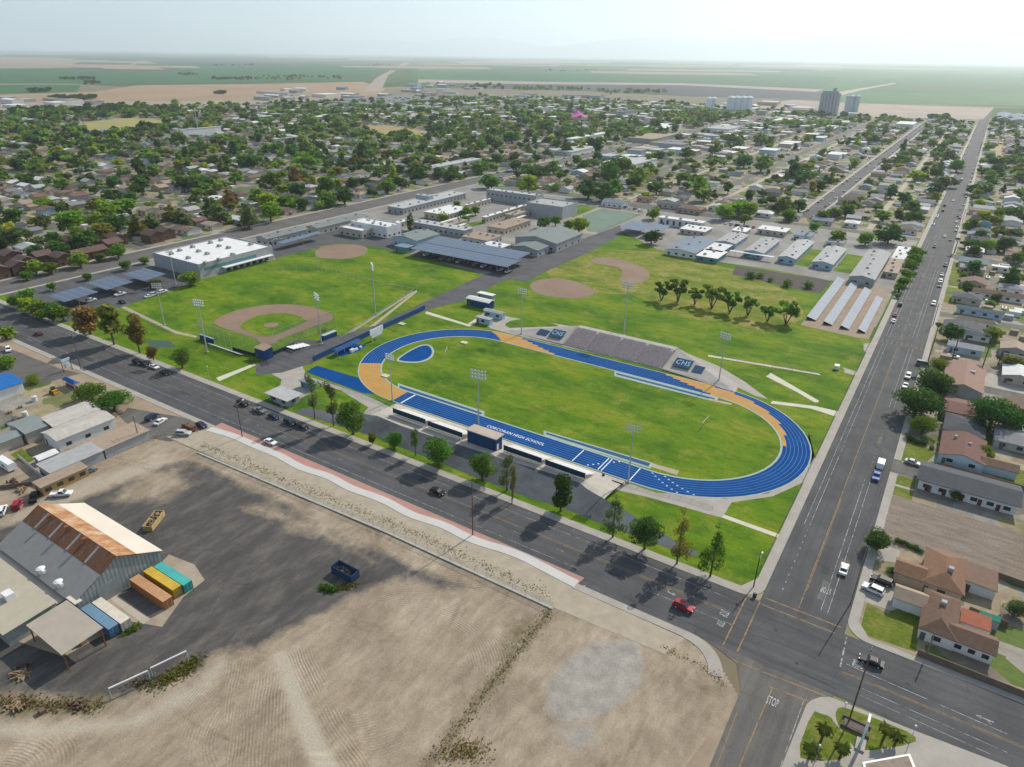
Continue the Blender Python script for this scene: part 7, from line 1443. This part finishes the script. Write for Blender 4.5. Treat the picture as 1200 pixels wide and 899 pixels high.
# ================================================================ THE TOWN
rt = random.Random(21)
STREETS = [(-500, 420, 112, 139), (-21, 4.5, 100, 2300), (-430, -399, 120, 1760), (-113, -93, 585, 1710), (-402, -17, 554, 569)]
STREETS += [(-402, -17, y-6, y+6) for y in EW]+[(x-6.5, x+6.5, 560, 1700) for x in NS]+[(x-3, x+3, 575, 1500) for x in (-181.5, -55, -250)]
STREETS += [(-2300, -426, y-6, y+6) for y in WY]+[(x-6, x+6, 190, 1450) for x in (-560, -760, -980, -1230)]+[(0, 420, y-5.5, y+5.5) for y in EY+[218.5, 522]]
CAMPUS = [(-402, -18, 130, 556), (-245, -10, 20, 118)]
def hit(r, L): return any(r[0] < q[1] and r[1] > q[0] and r[2] < q[3] and r[3] > q[2] for q in L)
def edge(px_): return float(np.interp(px_, [0, 180, 420, 560, 700, 900, 1100, 1200], [131, 125, 120.5, 113, 117, 128, 138.5, 138]))
def inview(x, y, m=25): u = PX((x, y, 2)); return -m < u[0] < 1200+m and edge(u[0]) < u[1] < 930
TOWNFIELDS = []
def tsheet(nm, px_, mt, z=.08): sheet(nm, T(px_), z, mt); P_ = T(px_); TOWNFIELDS.append(P_)
tsheet('school_field', [(48, 153), (100, 143), (150, 138), (200, 140), (208, 146), (150, 154), (100, 157), (90, 150)], M('pale yellow field', (.28, .25, .08), .15, .02))
tsheet('vacant_field', [(402, 158), (430, 146), (475, 148), (500, 155), (502, 164), (470, 160), (440, 158)], DRYG); tsheet('vacant_field', [(1160, 175), (1172, 160), (1180, 163), (1176, 190), (1160, 205)], DRYG)
tsheet('blue_field', [(95, 153), (135, 151), (134, 156), (100, 158)], M('blue grey court', (.16, .22, .30), .1, .05))
APTR = M('maroon brown shingles', (.115, .068, .058), .14, .8, objvar=.1)
APT = [(8, 338), (24, 347), (16, 325), (42, 336), (36, 318), (28, 305), (52, 325), (60, 315), (48, 300), (72, 302), (66, 288), (84, 306), (92, 297), (104, 303), (112, 293), (122, 297), (130, 286), (143, 290), (136, 279), (178, 276), (193, 272), (204, 280), (215, 272), (188, 284), (12, 300), (84, 283)]
occ = []
AG = 'brown roofed apartments along the cross street'
for i, p in enumerate(APT):
    g = G(*p, 4); w_, d_ = rt.uniform(9, 12), rt.uniform(8, 10); r = (g.x-w_/2, g.x+w_/2, g.y-d_/2, g.y+d_/2)
    if r[1] > -429: k = r[1]+429; r = (r[0]-k, r[1]-k, r[2], r[3])
    if hit(r, occ): continue
    occ.append(r); t = building('apartment_house', '-', r, rt.choice([4.6, 5.2, 5.6]), 'gable', 2.0, APTR, 'brown', axis=rt.choice('xxy'), wins='E', wn=2, cat='house', group=AG, ov=.5); t['auto'] = 'maroon brown roofed apartment house'
cands = []
def cell(x, y, zone): cands.append((x, y, zone))
for (xa, xb, ya, yb, dx, dy, zone) in [(-96, -19, 568, 1690, 19, 19, 'E'), (-402, -110, 568, 1650, 20, 19.5, 'M'), (3, 260, 240, 2000, 21, 17, 'R'), (-2300, -430, 140, 1600, 20.5, 21, 'W'), (-1900, -400, 1600, 2350, 27, 30, 'M'), (-110, 0, 1690, 1800, 24, 24, 'E')]:
    x = xa+dx/2
    while x < xb:
        y = ya+dy/2
        while y < yb: cell(x+rt.uniform(-2, 2), y+rt.uniform(-2, 2), zone); y += dy
        x += dx
def pip(x, y, poly):
    c = False; n = len(poly)
    for i in range(n):
        a, b_ = poly[i], poly[(i+1) % n]
        if (a[1] > y) != (b_[1] > y) and x < (b_[0]-a[0])*(y-a[1])/(b_[1]-a[1])+a[0]: c = not c
    return c
cands = [c for c in cands if inview(c[0], c[1]) and not any(pip(c[0], c[1], q) for q in TOWNFIELDS)]
cands.sort(key=lambda c: math.hypot(c[0], c[1]))
WROOF = {'E': ['grey', 'light grey', 'brown', 'white', 'tan', 'dark grey', 'blue grey'], 'M': ['grey', 'brown', 'light grey', 'white', 'tan', 'red brown', 'dark grey'], 'R': ['grey', 'light grey', 'brown', 'tan', 'white', 'dark grey', 'blue grey'], 'W': ['brown', 'tan', 'grey', 'light grey', 'dark grey', 'red brown', 'white', 'tan']}
nh = 0; far = MB(); FR = list(ROOFS); FW = list(WALLS)
HG = {'E': 'houses between the side streets', 'M': 'houses beyond the school', 'R': 'houses right of the long street', 'W': 'houses left of the cross street'}
for x, y, zone in cands:
    if rt.random() < .13: continue
    w_, d_ = rt.uniform(9.5, 15), rt.uniform(8.5, 12.5); flat = False; u = PX((x, y, 3))
    if ((zone == 'M' and 600 < u[0] < 1010 and u[1] < 190) or (300 < u[0] < 760 and u[1] < 138)) and rt.random() < .6: w_, d_, flat = rt.uniform(14, 22), rt.uniform(14, 26), True
    r = (x-w_/2, x+w_/2, y-d_/2, y+d_/2)
    if hit(r, STREETS) or hit(r, CAMPUS) or hit(r, occ) or hit(r, RECTS) or (y < 240 and x > 0): continue
    occ.append(r); rc_ = rt.choice(WROOF[zone] if not flat else ['white', 'light grey', 'white', 'grey', 'tan']); wc = rt.choice(['white', 'cream', 'grey', 'tan', 'beige', 'white', 'blue', 'cream'])
    if rc_ in ('white',) and not flat and rt.random() < .5: rc_ = 'light grey'
    kind = 'flat' if flat else rt.choice(['gable', 'gable', 'hip']); h_ = rt.uniform(4, 6.5) if flat else rt.uniform(2.8, 3.4); ri = 0 if flat else rt.uniform(1.1, 1.9); ax = rt.choice('xy') if kind == 'gable' else None
    if nh < 255:
        nh += 1; near = math.hypot(x, y) < 640
        t = building('town_house' if not flat else 'shop_building', '-', r, h_, kind, ri, rc_, wc, axis=ax, cat='house' if not flat else 'shop', group=HG[zone], units=(1 if rt.random() < .45 else 0) if near else 0, wins='S' if near else '', wn=2 if near else None, unit_size=1.1, door=near, ov=.45)
        t['auto'] = '%s %s roofed house' % (rc_, {'gable': 'gable', 'hip': 'hipped'}[kind]) if not flat else '%s flat roofed shop' % rc_
    else:
        if rt.random() < .08: continue
        n0 = len(far.f); axx = ax or ('x' if w_ >= d_ else 'y'); wall_geo(far, *r, h_, kind, ri, axx); n1 = len(far.f); roof_geo(far, *r, h_, kind, ri, .4, axx)
        far.m[n0:n1] = [len(FR)+FW.index(wc)]*(n1-n0); far.m[n1:] = [FR.index(rc_)]*(len(far.f)-n1)
struct(far.build('distant_houses', [ROOFS[k] for k in FR]+[WALLS[k] for k in FW]), 'stuff')
# sheds, carports and parked cars too small and many to count
clut = MB(); CM = [ROOFS['white'], ROOFS['light grey'], ROOFS['tan'], paint('white', PAINTS['white']), paint('black', PAINTS['black']), paint('silver', PAINTS['silver']), paint('red', PAINTS['red'])]
for x, y, zone in cands:
    for k in range(2):
        if rt.random() < .62:
            cx_, cy_ = x+rt.uniform(-11, 11), y+rt.uniform(-11, 11); s = rt.uniform(1.2, 2.6); r = (cx_-s, cx_+s, cy_-s*.8, cy_+s*.8)
            if hit(r, STREETS) or hit(r, CAMPUS) or hit(r, RECTS) or hit(r, occ) or (cy_ < 240 and cx_ > 0): continue
            clut.box(*r, 0, rt.uniform(1.8, 2.4), rt.randrange(3))
struct(clut.build('backyard_sheds', CM), 'stuff')
pk = MB()
def pcar(mb, x, y, alongx, m):
    a, b_ = (2.25, .9) if alongx else (.9, 2.25); mb.box(x-a, x+a, y-b_, y+b_, .3, .95, m); mb.frustum((x-a*.6, x+a*.55, y-b_*.6, y+b_*.55), (x-a*.42, x+a*.36, y-b_*.45, y+b_*.4), .95, 1.45, 4 if m != 4 else 5)
for y in range(590, 1650, 8):
    for x, off in ((-107.8, 0), (-98.8, 0), (-424.5, 0), (-404.6, 0), (-16.2, 0), (-.4, 0)):
        if rt.random() < .28: pcar(pk, x+off, y+rt.uniform(-1, 1), False, rt.choice([3, 3, 4, 5, 6, 4]))
for x, y, zone in cands:
    if rt.random() < .45:
        cx_, cy_ = x+rt.uniform(-11, 11), y+rt.uniform(-11, 11); al = rt.random() < .5; r = (cx_-2.3, cx_+2.3, cy_-2.3, cy_+2.3)
        if hit(r, STREETS) or hit(r, CAMPUS) or hit(r, RECTS) or hit(r, occ) or (cy_ < 240 and cx_ > 0): continue
        pcar(pk, cx_, cy_, al, rt.choice([3, 3, 4, 5, 6]))
struct(pk.build('distant_parked_cars', CM), 'stuff')
# town trees: the nearer ones one by one, the far canopy as one mass
rs = np.random.RandomState(8); pts = []
for zone, (xa, xb, ya, yb), per in [('W', (-2300, -430, 140, 1650), 118), ('M', (-402, -113, 568, 1750), 185), ('E', (-95, -19, 568, 1800), 165), ('R', (4, 300, 235, 2100), 170), ('F', (-1900, -300, 1600, 2400), 330)]:
    n = int((xb-xa)*(yb-ya)/per); X_ = rs.uniform(xa, xb, n); Y_ = rs.uniform(ya, yb, n)
    for x, y in zip(X_, Y_):
        if zone == 'F' and PX((x, y, 0))[0] < 420: continue
        c_ = (math.sin(x*.011+1)*math.sin(y*.013+.5)+math.sin(x*.031)*math.sin(y*.027))*.5
        if rs.rand() < .30-.5*c_ and zone in 'WF': continue
        if rs.rand() < .3-.4*c_ and zone not in 'WF': continue
        u = PX((x, y, 4))
        if not (-20 < u[0] < 1220) or u[1] > 930: continue
        if PX((x, y, 0))[1] < edge(u[0])+.5: continue
        if zone == 'M' and 620 < u[0] < 1010 and u[1] < 185 and rs.rand() < .55: continue
        r_ = 1.2; q = (x-r_, x+r_, y-r_, y+r_)
        if hit(q, STREETS) or hit(q, CAMPUS) or hit(q, RECTS) or (y < 245 and x > 0) or any(pip(x, y, f) for f in TOWNFIELDS): continue
        if 3 < x < 30 and 240 < y < 530 and rs.rand() < .55: continue
        if hit(q, occ): 
            if rs.rand() < .75: continue
        r = (rs.uniform(2.2, 4.8) if rs.rand() < .78 else rs.uniform(4.8, 7.0)); 
        if zone == 'W': r *= 1.12
        sh = rs.choice(['round', 'round', 'round', 'broad', 'oval', 'conifer', 'bush'], p=[.36, .2, .12, .1, .1, .05, .07])
        if sh == 'bush': r *= .6
        if sh in ('conifer', 'oval'): r *= .62
        tn = rs.choice(['dark green', 'mid green', 'bright green', 'yellow green', 'olive', 'grey green'], p=[.34, .26, .16, .05, .10, .09])
        hk = {'round': 1.75, 'broad': 1.5, 'oval': 2.9, 'conifer': 3.6, 'bush': 1.1}[sh]*rs.uniform(.85, 1.15)
        pts.append((r*hk/math.hypot(x, y), x, y, r, r*hk, str(sh), str(tn), zone))
pts = [p for p in pts if not any(math.hypot(p[1]-o.location.x, p[2]-o.location.y) < .7*max(p[3], r_) for o, s_, t_, h_, r_ in TREES)]
pts.sort(reverse=True)
free = 292-sum(1 for t in TREES if t[1] not in ('bush',))
TG = {'W': 'trees of the leafy left neighbourhood', 'M': 'trees beyond the school', 'E': 'trees between the side streets', 'R': 'trees right of the long street', 'F': 'trees near the rail yards'}
kept, k = [], 0
for p in pts:
    if k < free and p[5] != 'bush': tree((p[1], p[2]), p[4], p[3], p[5], p[6], group=TG[p[7]]); k += 1
    else: kept.append(p)
FT = {}
for s in RAD:
    FT[s] = []
    for v in range(3): L = lobes_for(s); FT[s].append((crown_arrays(L, int(95*DENS[s]), 2.0, .25), crown_arrays(L, int(38*DENS[s])+6, 3.0, .25)))
batches = {}
for _, x, y, r, h_, sh, tn, z in kept:
    d = math.hypot(x, y); V, F_, ti = FT[sh][rs.randint(3)][0 if d < 900 else 1]; a = rs.rand()*6.283; c, s = math.cos(a), math.sin(a); k = r/RAD[sh]
    W = np.stack([(V[:, 0]*c-V[:, 1]*s)*k+x, (V[:, 0]*s+V[:, 1]*c)*k+y, V[:, 2]*h_/(10 if sh != 'bush' else 6.4)], 1)
    batches.setdefault(tn, []).append((W, np.clip(ti*.7+rs.rand()*.4-.05, 0, 1)))
# far hedgerows and groves on the plain
for (x0_, y0_, x1_, y1_, n, tn) in [(70, 93, 112, 93, 26, 'dark green'), (100, 97, 118, 99, 10, 'dark green'), (60, 116, 115, 117, 34, 'dark green'), (25, 108, 60, 108, 14, 'dark green'), (210, 88, 232, 88, 12, 'dark green'), (250, 94, 300, 92, 30, 'dark green'), (300, 94, 400, 90, 40, 'mid green'), (340, 92, 350, 90, 8, 'dark green'), (250, 110, 268, 110, 10, 'dark green'), (245, 77, 300, 77, 22, 'dark green'), (15, 134, 140, 131, 80, 'dark green'), (120, 130, 170, 126, 30, 'dark green'), (545, 100, 590, 105, 26, 'dark green'), (600, 104, 690, 106, 40, 'mid green'), (700, 107, 780, 110, 44, 'mid green'), (640, 85, 702, 82, 14, 'dark green'), (425, 77, 460, 76, 14, 'dark green'), (280, 62, 400, 62, 60, 'grey green'), (0, 57, 300, 59, 90, 'grey green'), (430, 63, 800, 65, 120, 'grey green'), (800, 67, 1200, 73, 130, 'grey green'), (1090, 139, 1110, 141, 12, 'dark green'), (1165, 143, 1195, 145, 24, 'dark green'), (900, 150, 990, 146, 46, 'mid green')]:
    for i in range(n):
        g = G(x0_+(x1_-x0_)*rs.rand(), y0_+(y1_-y0_)*rs.rand()+rs.normal()*.4); r = rs.uniform(4, 7); V, F_, ti = FT['round'][rs.randint(3)][1]
        if g.length > 20000: continue
        W = np.stack([V[:, 0]*r/3.9*1.3+g.x, V[:, 1]*r/3.9*1.3+g.y, V[:, 2]*r*.18+0], 1); batches.setdefault(tn, []).append((W, np.clip(ti*.7+.1, 0, 1)))
for tn, L in batches.items():
    V = np.concatenate([w_[0] for w_ in L]); ti = np.concatenate([w_[1] for w_ in L]); me = crown_mesh('distant_trees', V, np.arange(len(V)).reshape(-1, 4), ti); me.materials[0] = LEAF[tn]; o = bpy.data.objects.new('distant_trees', me); COL.objects.link(o); o['kind'] = 'stuff'
# ---- landmarks of the far edge
def silo(g, r, h_, label, mat, cone=True, group=None, legs=False):
    t = thing('grain_silo', label, 'silo', (g.x, g.y, 0), group); MB().tube((g.x, g.y, 0), (g.x, g.y, h_), r, r, 18).build('drum', mat, t); MB().tube((g.x, g.y, h_), (g.x, g.y, h_+r*.45), r*1.03, r*.12, 18).build('roof', mat, t); MB().tube((g.x, g.y, h_+r*.45), (g.x, g.y, h_+r*.6), r*.15, r*.15, 8).build('vent_cap', METALG, t)
CS = M('white silo steel', (.66, .68, .70), .06, .1)
for i, x in enumerate([855, 862, 869, 876]): silo(G(x, 131), 9, 31, ['leftmost of four big white silos', 'second of four big white silos from the left', 'third of four big white silos from the left', 'rightmost of four big white silos'][i], CS, group='four big white silos')
for i, x in enumerate([830, 835.5]): silo(G(x, 128), 7, 25, ['left of the two smaller white silos', 'right of the two smaller white silos'][i], CS, group='two smaller white silos')
for i, x in enumerate([993, 1000]): silo(G(x, 132), 9, 36, ['left of two steel silos by the concrete elevator', 'right of two steel silos by the concrete elevator'][i], M('zinc silo', (.42, .48, .50), .1, .1), group='steel silos by the elevator')
g = G(969, 135); t = thing('grain_elevator', 'huge grey concrete grain elevator block on the plain', 'grain elevator', (g.x, g.y, 0)); q = MB()
for i in range(6):
    for j in range(2): q.tube((g.x-17+i*6.8, g.y+j*7, 0), (g.x-17+i*6.8, g.y+j*7, 46), 3.6, 3.6, 14)
q.box(g.x-19, g.x+19, g.y-.5, g.y+7.5, 0, 45); q.build('concrete_bins', M('elevator concrete', (.42, .42, .42), .1, .04), t); MB().box(g.x-18, g.x+16, g.y, g.y+6, 46.2, 50).build('gallery', M('elevator concrete', (.42, .42, .42)), t); MB().box(g.x+3, g.x+10, g.y+.5, g.y+5.5, 50, 56).build('headhouse', UNITM, t)
for l, r_, z, lab, rf in [((925, 126), (958, 126), 8, 'long pale metal shed left of the grain elevator', 'light grey'), ((1066, 0), (0, 0), 0, '', ''), ((717, 131), (755, 129), 10, 'long dark blue shed beyond the pink tent', 'dark grey'), ((755, 128), (800, 129), 8, 'long pale low shed right of the dark blue shed', 'light grey'), ((212, 152), (257, 148), 12, 'large white roofed hall beside the pale yellow field', 'white'), ((1050, 145), (1075, 143), 7, 'white shed where the second street ends', 'white'), ((1168, 139), (1185, 133), 9, 'blue grey gabled shed at the end of the long street', 'blue grey'), ((1184, 141), (1204, 135), 9, 'second blue grey gabled shed at the photo edge', 'blue grey'), ((365, 110), (400, 110), 8, 'white industrial shed on the bare ground', 'white'), ((300, 107), (340, 109), 6, 'pale low shed on the bare ground', 'light grey'), ((456, 127), (500, 123), 8, 'grey depot shed beside the highway', 'light grey'), ((430, 122), (470, 112), 7, 'brown depot shed nearer the highway', 'grey'), ((540, 121), (590, 118), 7, 'white row shed behind the hedgerow trees', 'white'), ((600, 123), (640, 120), 7, 'pale blue row shed behind the hedgerow trees', 'blue grey'), ((540, 137), (575, 135), 6, 'flat white store roof amid town trees', 'white'), ((522, 158), (560, 154), 6, 'bright white church hall roof amid town trees', 'white'), ((645, 176), (700, 172), 5, 'long pale shop roof beside the town road', 'light grey'), ((672, 163), (705, 155), 7, 'white two storey shop with blue side', 'white'), ((705, 190), (770, 186), 6, 'long grey flat shop block with bright ends', 'light grey'), ((735, 161), (790, 158), 6, 'tan flat shop block beyond the parking trees', 'tan'), ((770, 165), (800, 170), 7, 'dark grey flat block right of the tan shops', 'grey'), ((827, 150), (870, 148), 7, 'large grey flat roofed block before the silos', 'light grey'), ((905, 141), (935, 139), 6, 'bright white flat shed before the elevator', 'white'), ((745, 150), (800, 146), 6, 'long white flat roof amid downtown', 'white'), ((507, 197), (553, 185), 6, 'wide pale flat roof with units across the street', 'light grey'), ((392, 182), (412, 184), 6, 'white two storey block amid left trees', 'white'), ((410, 150), (433, 149), 5, 'pinkish low hall beside the vacant field', 'red brown')]:
    if not lab: continue
    building('shed', lab, A(l, r_, z), z, 'gable' if 'gabled' in lab else 'flat', 3 if 'gabled' in lab else 0, rf, 'white' if rf in ('white', 'light grey') else 'grey', units=5 if 'units' in lab else 0, wins='', cat='shed')
ri_ = random.Random(6); ZI = [(430, 700, 112, 126), (700, 960, 122, 136), (300, 430, 104, 118), (0, 120, 118, 128), (640, 1000, 136, 150), (480, 560, 98, 110)]
for i in range(150):
    z_ = ZI[ri_.choice([0, 0, 0, 1, 1, 2, 3, 4, 4, 5])]; g = G(ri_.uniform(z_[0], z_[1]), ri_.uniform(z_[2], z_[3])); w_, d_ = ri_.uniform(16, 60), ri_.uniform(14, 34); r = (g.x-w_/2, g.x+w_/2, g.y-d_/2, g.y+d_/2)
    if hit(r, occ) or hit(r, RECTS): continue
    rr_ = ri_.choice(['white', 'white', 'light grey', 'light grey', 'blue grey', 'tan']); t = building('depot', '-', r, ri_.uniform(5, 9), 'gable' if ri_.random() < .5 else 'flat', ri_.uniform(1, 2.5), rr_, ri_.choice(['white', 'grey', 'beige']), wins='', cat='depot', group='depots and stores at the edge of town', door=False); t['auto'] = '%s roofed depot' % rr_
g = G(676, 139); t = thing('pink_tent', 'bright magenta peaked circus tent amid the town', 'tent', (g.x, g.y, 0)); PK = M('magenta canvas', (.60, .10, .38), .08, .3); q = MB(); n = 20; rr_ = 22.0
for (r0, z0, r1, z1) in ((rr_, 4.5, 9, 9), (9, 9, 3, 13.5), (3, 13.5, .4, 18)):
    q.add([(g.x+r0*math.cos(6.283*i/n), g.y+r0*math.sin(6.283*i/n), z0) for i in range(n)]+[(g.x+r1*math.cos(6.283*i/n), g.y+r1*math.sin(6.283*i/n), z1) for i in range(n)], [(i, (i+1) % n, n+(i+1) % n, n+i) for i in range(n)])
q.build('roof', PK, t); q = MB(); q.add([(g.x+rr_*math.cos(6.283*i/n), g.y+rr_*math.sin(6.283*i/n), z) for z in (0, 4.5) for i in range(n)], [(i, (i+1) % n, n+(i+1) % n, n+i) for i in range(n)]); q.build('side_wall', PK, t)
for k in (-7, 7): MB().tube((g.x+k, g.y, 4), (g.x+k, g.y, 20), .25, .2, 6).build('mast', METALG, t)
g = G(233, 158); t = thing('radio_mast', 'thin tall lattice mast amid the left trees', 'mast', (g.x, g.y, 0)); MB().tube((g.x, g.y, 0), (g.x, g.y, 38), .7, .3, 5).build('pole', METALG, t); MB().box(g.x-1.2, g.x+1.2, g.y-1.2, g.y+1.2, 34, 35.5).build('antenna', METALG, t)
for x, y, h_, lb in ((474, 172, 16, 'tall lone palm beside the vacant field'), (461, 205, 14, 'tall double palm left of the street'), (462, 207, 12, 'shorter palm beside the tall double palm'), (203, 182, 14, 'tall palm amid left neighbourhood roofs'), (1118, 297, 10, 'palm at the side street corner right of the street')): palm(G(x, y), h_, 3.2, 20, lb, None, 1.5, .3)
# ================================================================ LABELS FOR THE REPEATS: each says what it stands by
LM = [('the white gymnasium', (250, 295)), ('the first solar carport', (85, 345)), ('the brown apartments', (95, 300)), ('the grey classroom roofs', (370, 268)), ('the long grey school wing', (500, 233)), ('the auditorium', (650, 238)), ('the tennis court', (712, 258)), ('the green grey hall', (645, 272)), ('the playground solar roofs', (755, 265)),
      ('the teal roofed wing', (810, 285)), ('the gabled classroom wings', (920, 290)), ('the long grey hall', (1020, 305)), ('the white portables', (1052, 303)), ('the ground solar arrays', (995, 360)), ('the mulch bed', (915, 325)), ('the pale yellow field', (150, 148)), ('the large white roofed hall', (235, 150)), ('the vacant dry field', (450, 155)), ('the magenta tent', (676, 135)), ('the big white silos', (865, 125)),
      ('the grain elevator', (969, 122)), ('the blue peak house', (1153, 262)), ('the pale blue cottage', (1132, 405)), ('the pinkish gabled house', (1130, 440)), ('the white apartment row', (1135, 570)), ('the very long house', (1170, 344)), ('the far street end', (1155, 150)), ('the side street bend', (970, 240)), ('the second street end', (1070, 155)), ('the long shop block', (738, 188)), ('the town road', (665, 180)), ('the pale unit roof', (530, 190)), ('the lattice mast', (233, 150)), ('the yellow leafed giant', (313, 240)), ('the tall dark twin trees', (163, 205)), ('the tall double palm', (461, 205)), ('the white church hall', (540, 156)), ('the conifer clump', (175, 258)), ('the tan shop block', (760, 160)), ('the red brown roofed house', (812, 243)), ('the photo left edge', (5, 230)), ('the photo right edge', (1195, 200)), ('the left field corner', (130, 360)), ('the cross street', (330, 262)), ('the alley path', (920, 200)), ('the red roof cluster', (50, 245)), ('the white two storey block', (402, 183))]
SHN = {'round': 'round', 'broad': 'spreading', 'oval': 'oval', 'cone': 'pointed', 'sparse': 'thin', 'conifer': 'conical', 'cypress': 'columnar', 'multi': 'open', 'bush': 'low'}
auto = []
for o, s, t_, h_, r in TREES:
    if not o.get('label'):
        sz = 'large ' if r > 5.2 else 'small ' if r < 2.6 and s not in ('conifer', 'oval', 'cypress') else ''
        auto.append((o, '%s%s %s %s' % (sz, SHN[s], t_, 'tree' if s != 'bush' else 'shrub')))
for o in THINGS:
    if o.get('auto'): auto.append((o, o['auto'])); del o['auto']
rows = {}
for o, d in auto:
    x, y = PX(tuple(o.location))[:2]; best = min(LM, key=lambda l: math.hypot(l[1][0]-x, (l[1][1]-y)*2.2)); dx, dy = x-best[1][0], (y-best[1][1])*2.2
    rel = ('right of' if dx > 0 else 'left of') if abs(dx) > abs(dy) else ('in front of' if dy > 0 else 'behind')
    rows.setdefault((d, rel, best[0]), []).append((math.hypot(dx, dy), o))
ORD = ['', 'second', 'third', 'fourth', 'fifth', 'sixth', 'seventh', 'eighth', 'ninth', 'tenth', 'eleventh', 'twelfth', 'thirteenth', 'fourteenth']
for (d, rel, lm), L in rows.items():
    L.sort(key=lambda q: q[0])
    for i, (_, o) in enumerate(L):
        if len(L) == 1: o['label'] = '%s %s %s' % (d, rel, lm)
        else: o['label'] = '%s %s %s, %snearest one' % (d, rel, lm, (ORD[min(i, 13)]+' ') if i else '')
# ---------------------------------------------------------------- haze: one closed box of even air
m = bpy.data.materials.new('haze'); m.use_nodes = True; nt = m.node_tree; nt.nodes.clear(); out = nt.nodes.new('ShaderNodeOutputMaterial'); pv = nt.nodes.new('ShaderNodeVolumePrincipled')
pv.inputs['Color'].default_value = (.86, .95, 1, 1); pv.inputs['Density'].default_value = HAZE_DENSITY; pv.inputs['Anisotropy'].default_value = .42; nt.links.new(pv.outputs[0], out.inputs['Volume'])
o = MB().box(-60000, 60000, -4000, 60000, -1.5, HAZE_TOP).build('haze', m); o['kind'] = 'stuff'
for o in bpy.data.objects:
    if '_at' in o: del o['_at']
seen = {}
for o in bpy.data.objects:
    if o.get('label'): seen.setdefault(o['label'], []).append(o.name)
    elif o.get('category'): print('NOLABEL', o.name)
print('DUP', [(k, len(v)) for k, v in seen.items() if len(v) > 1][:10], 'LONG', [k for k in seen if not 4 <= len(k.split()) <= 16][:6], 'objects', len(bpy.data.objects))
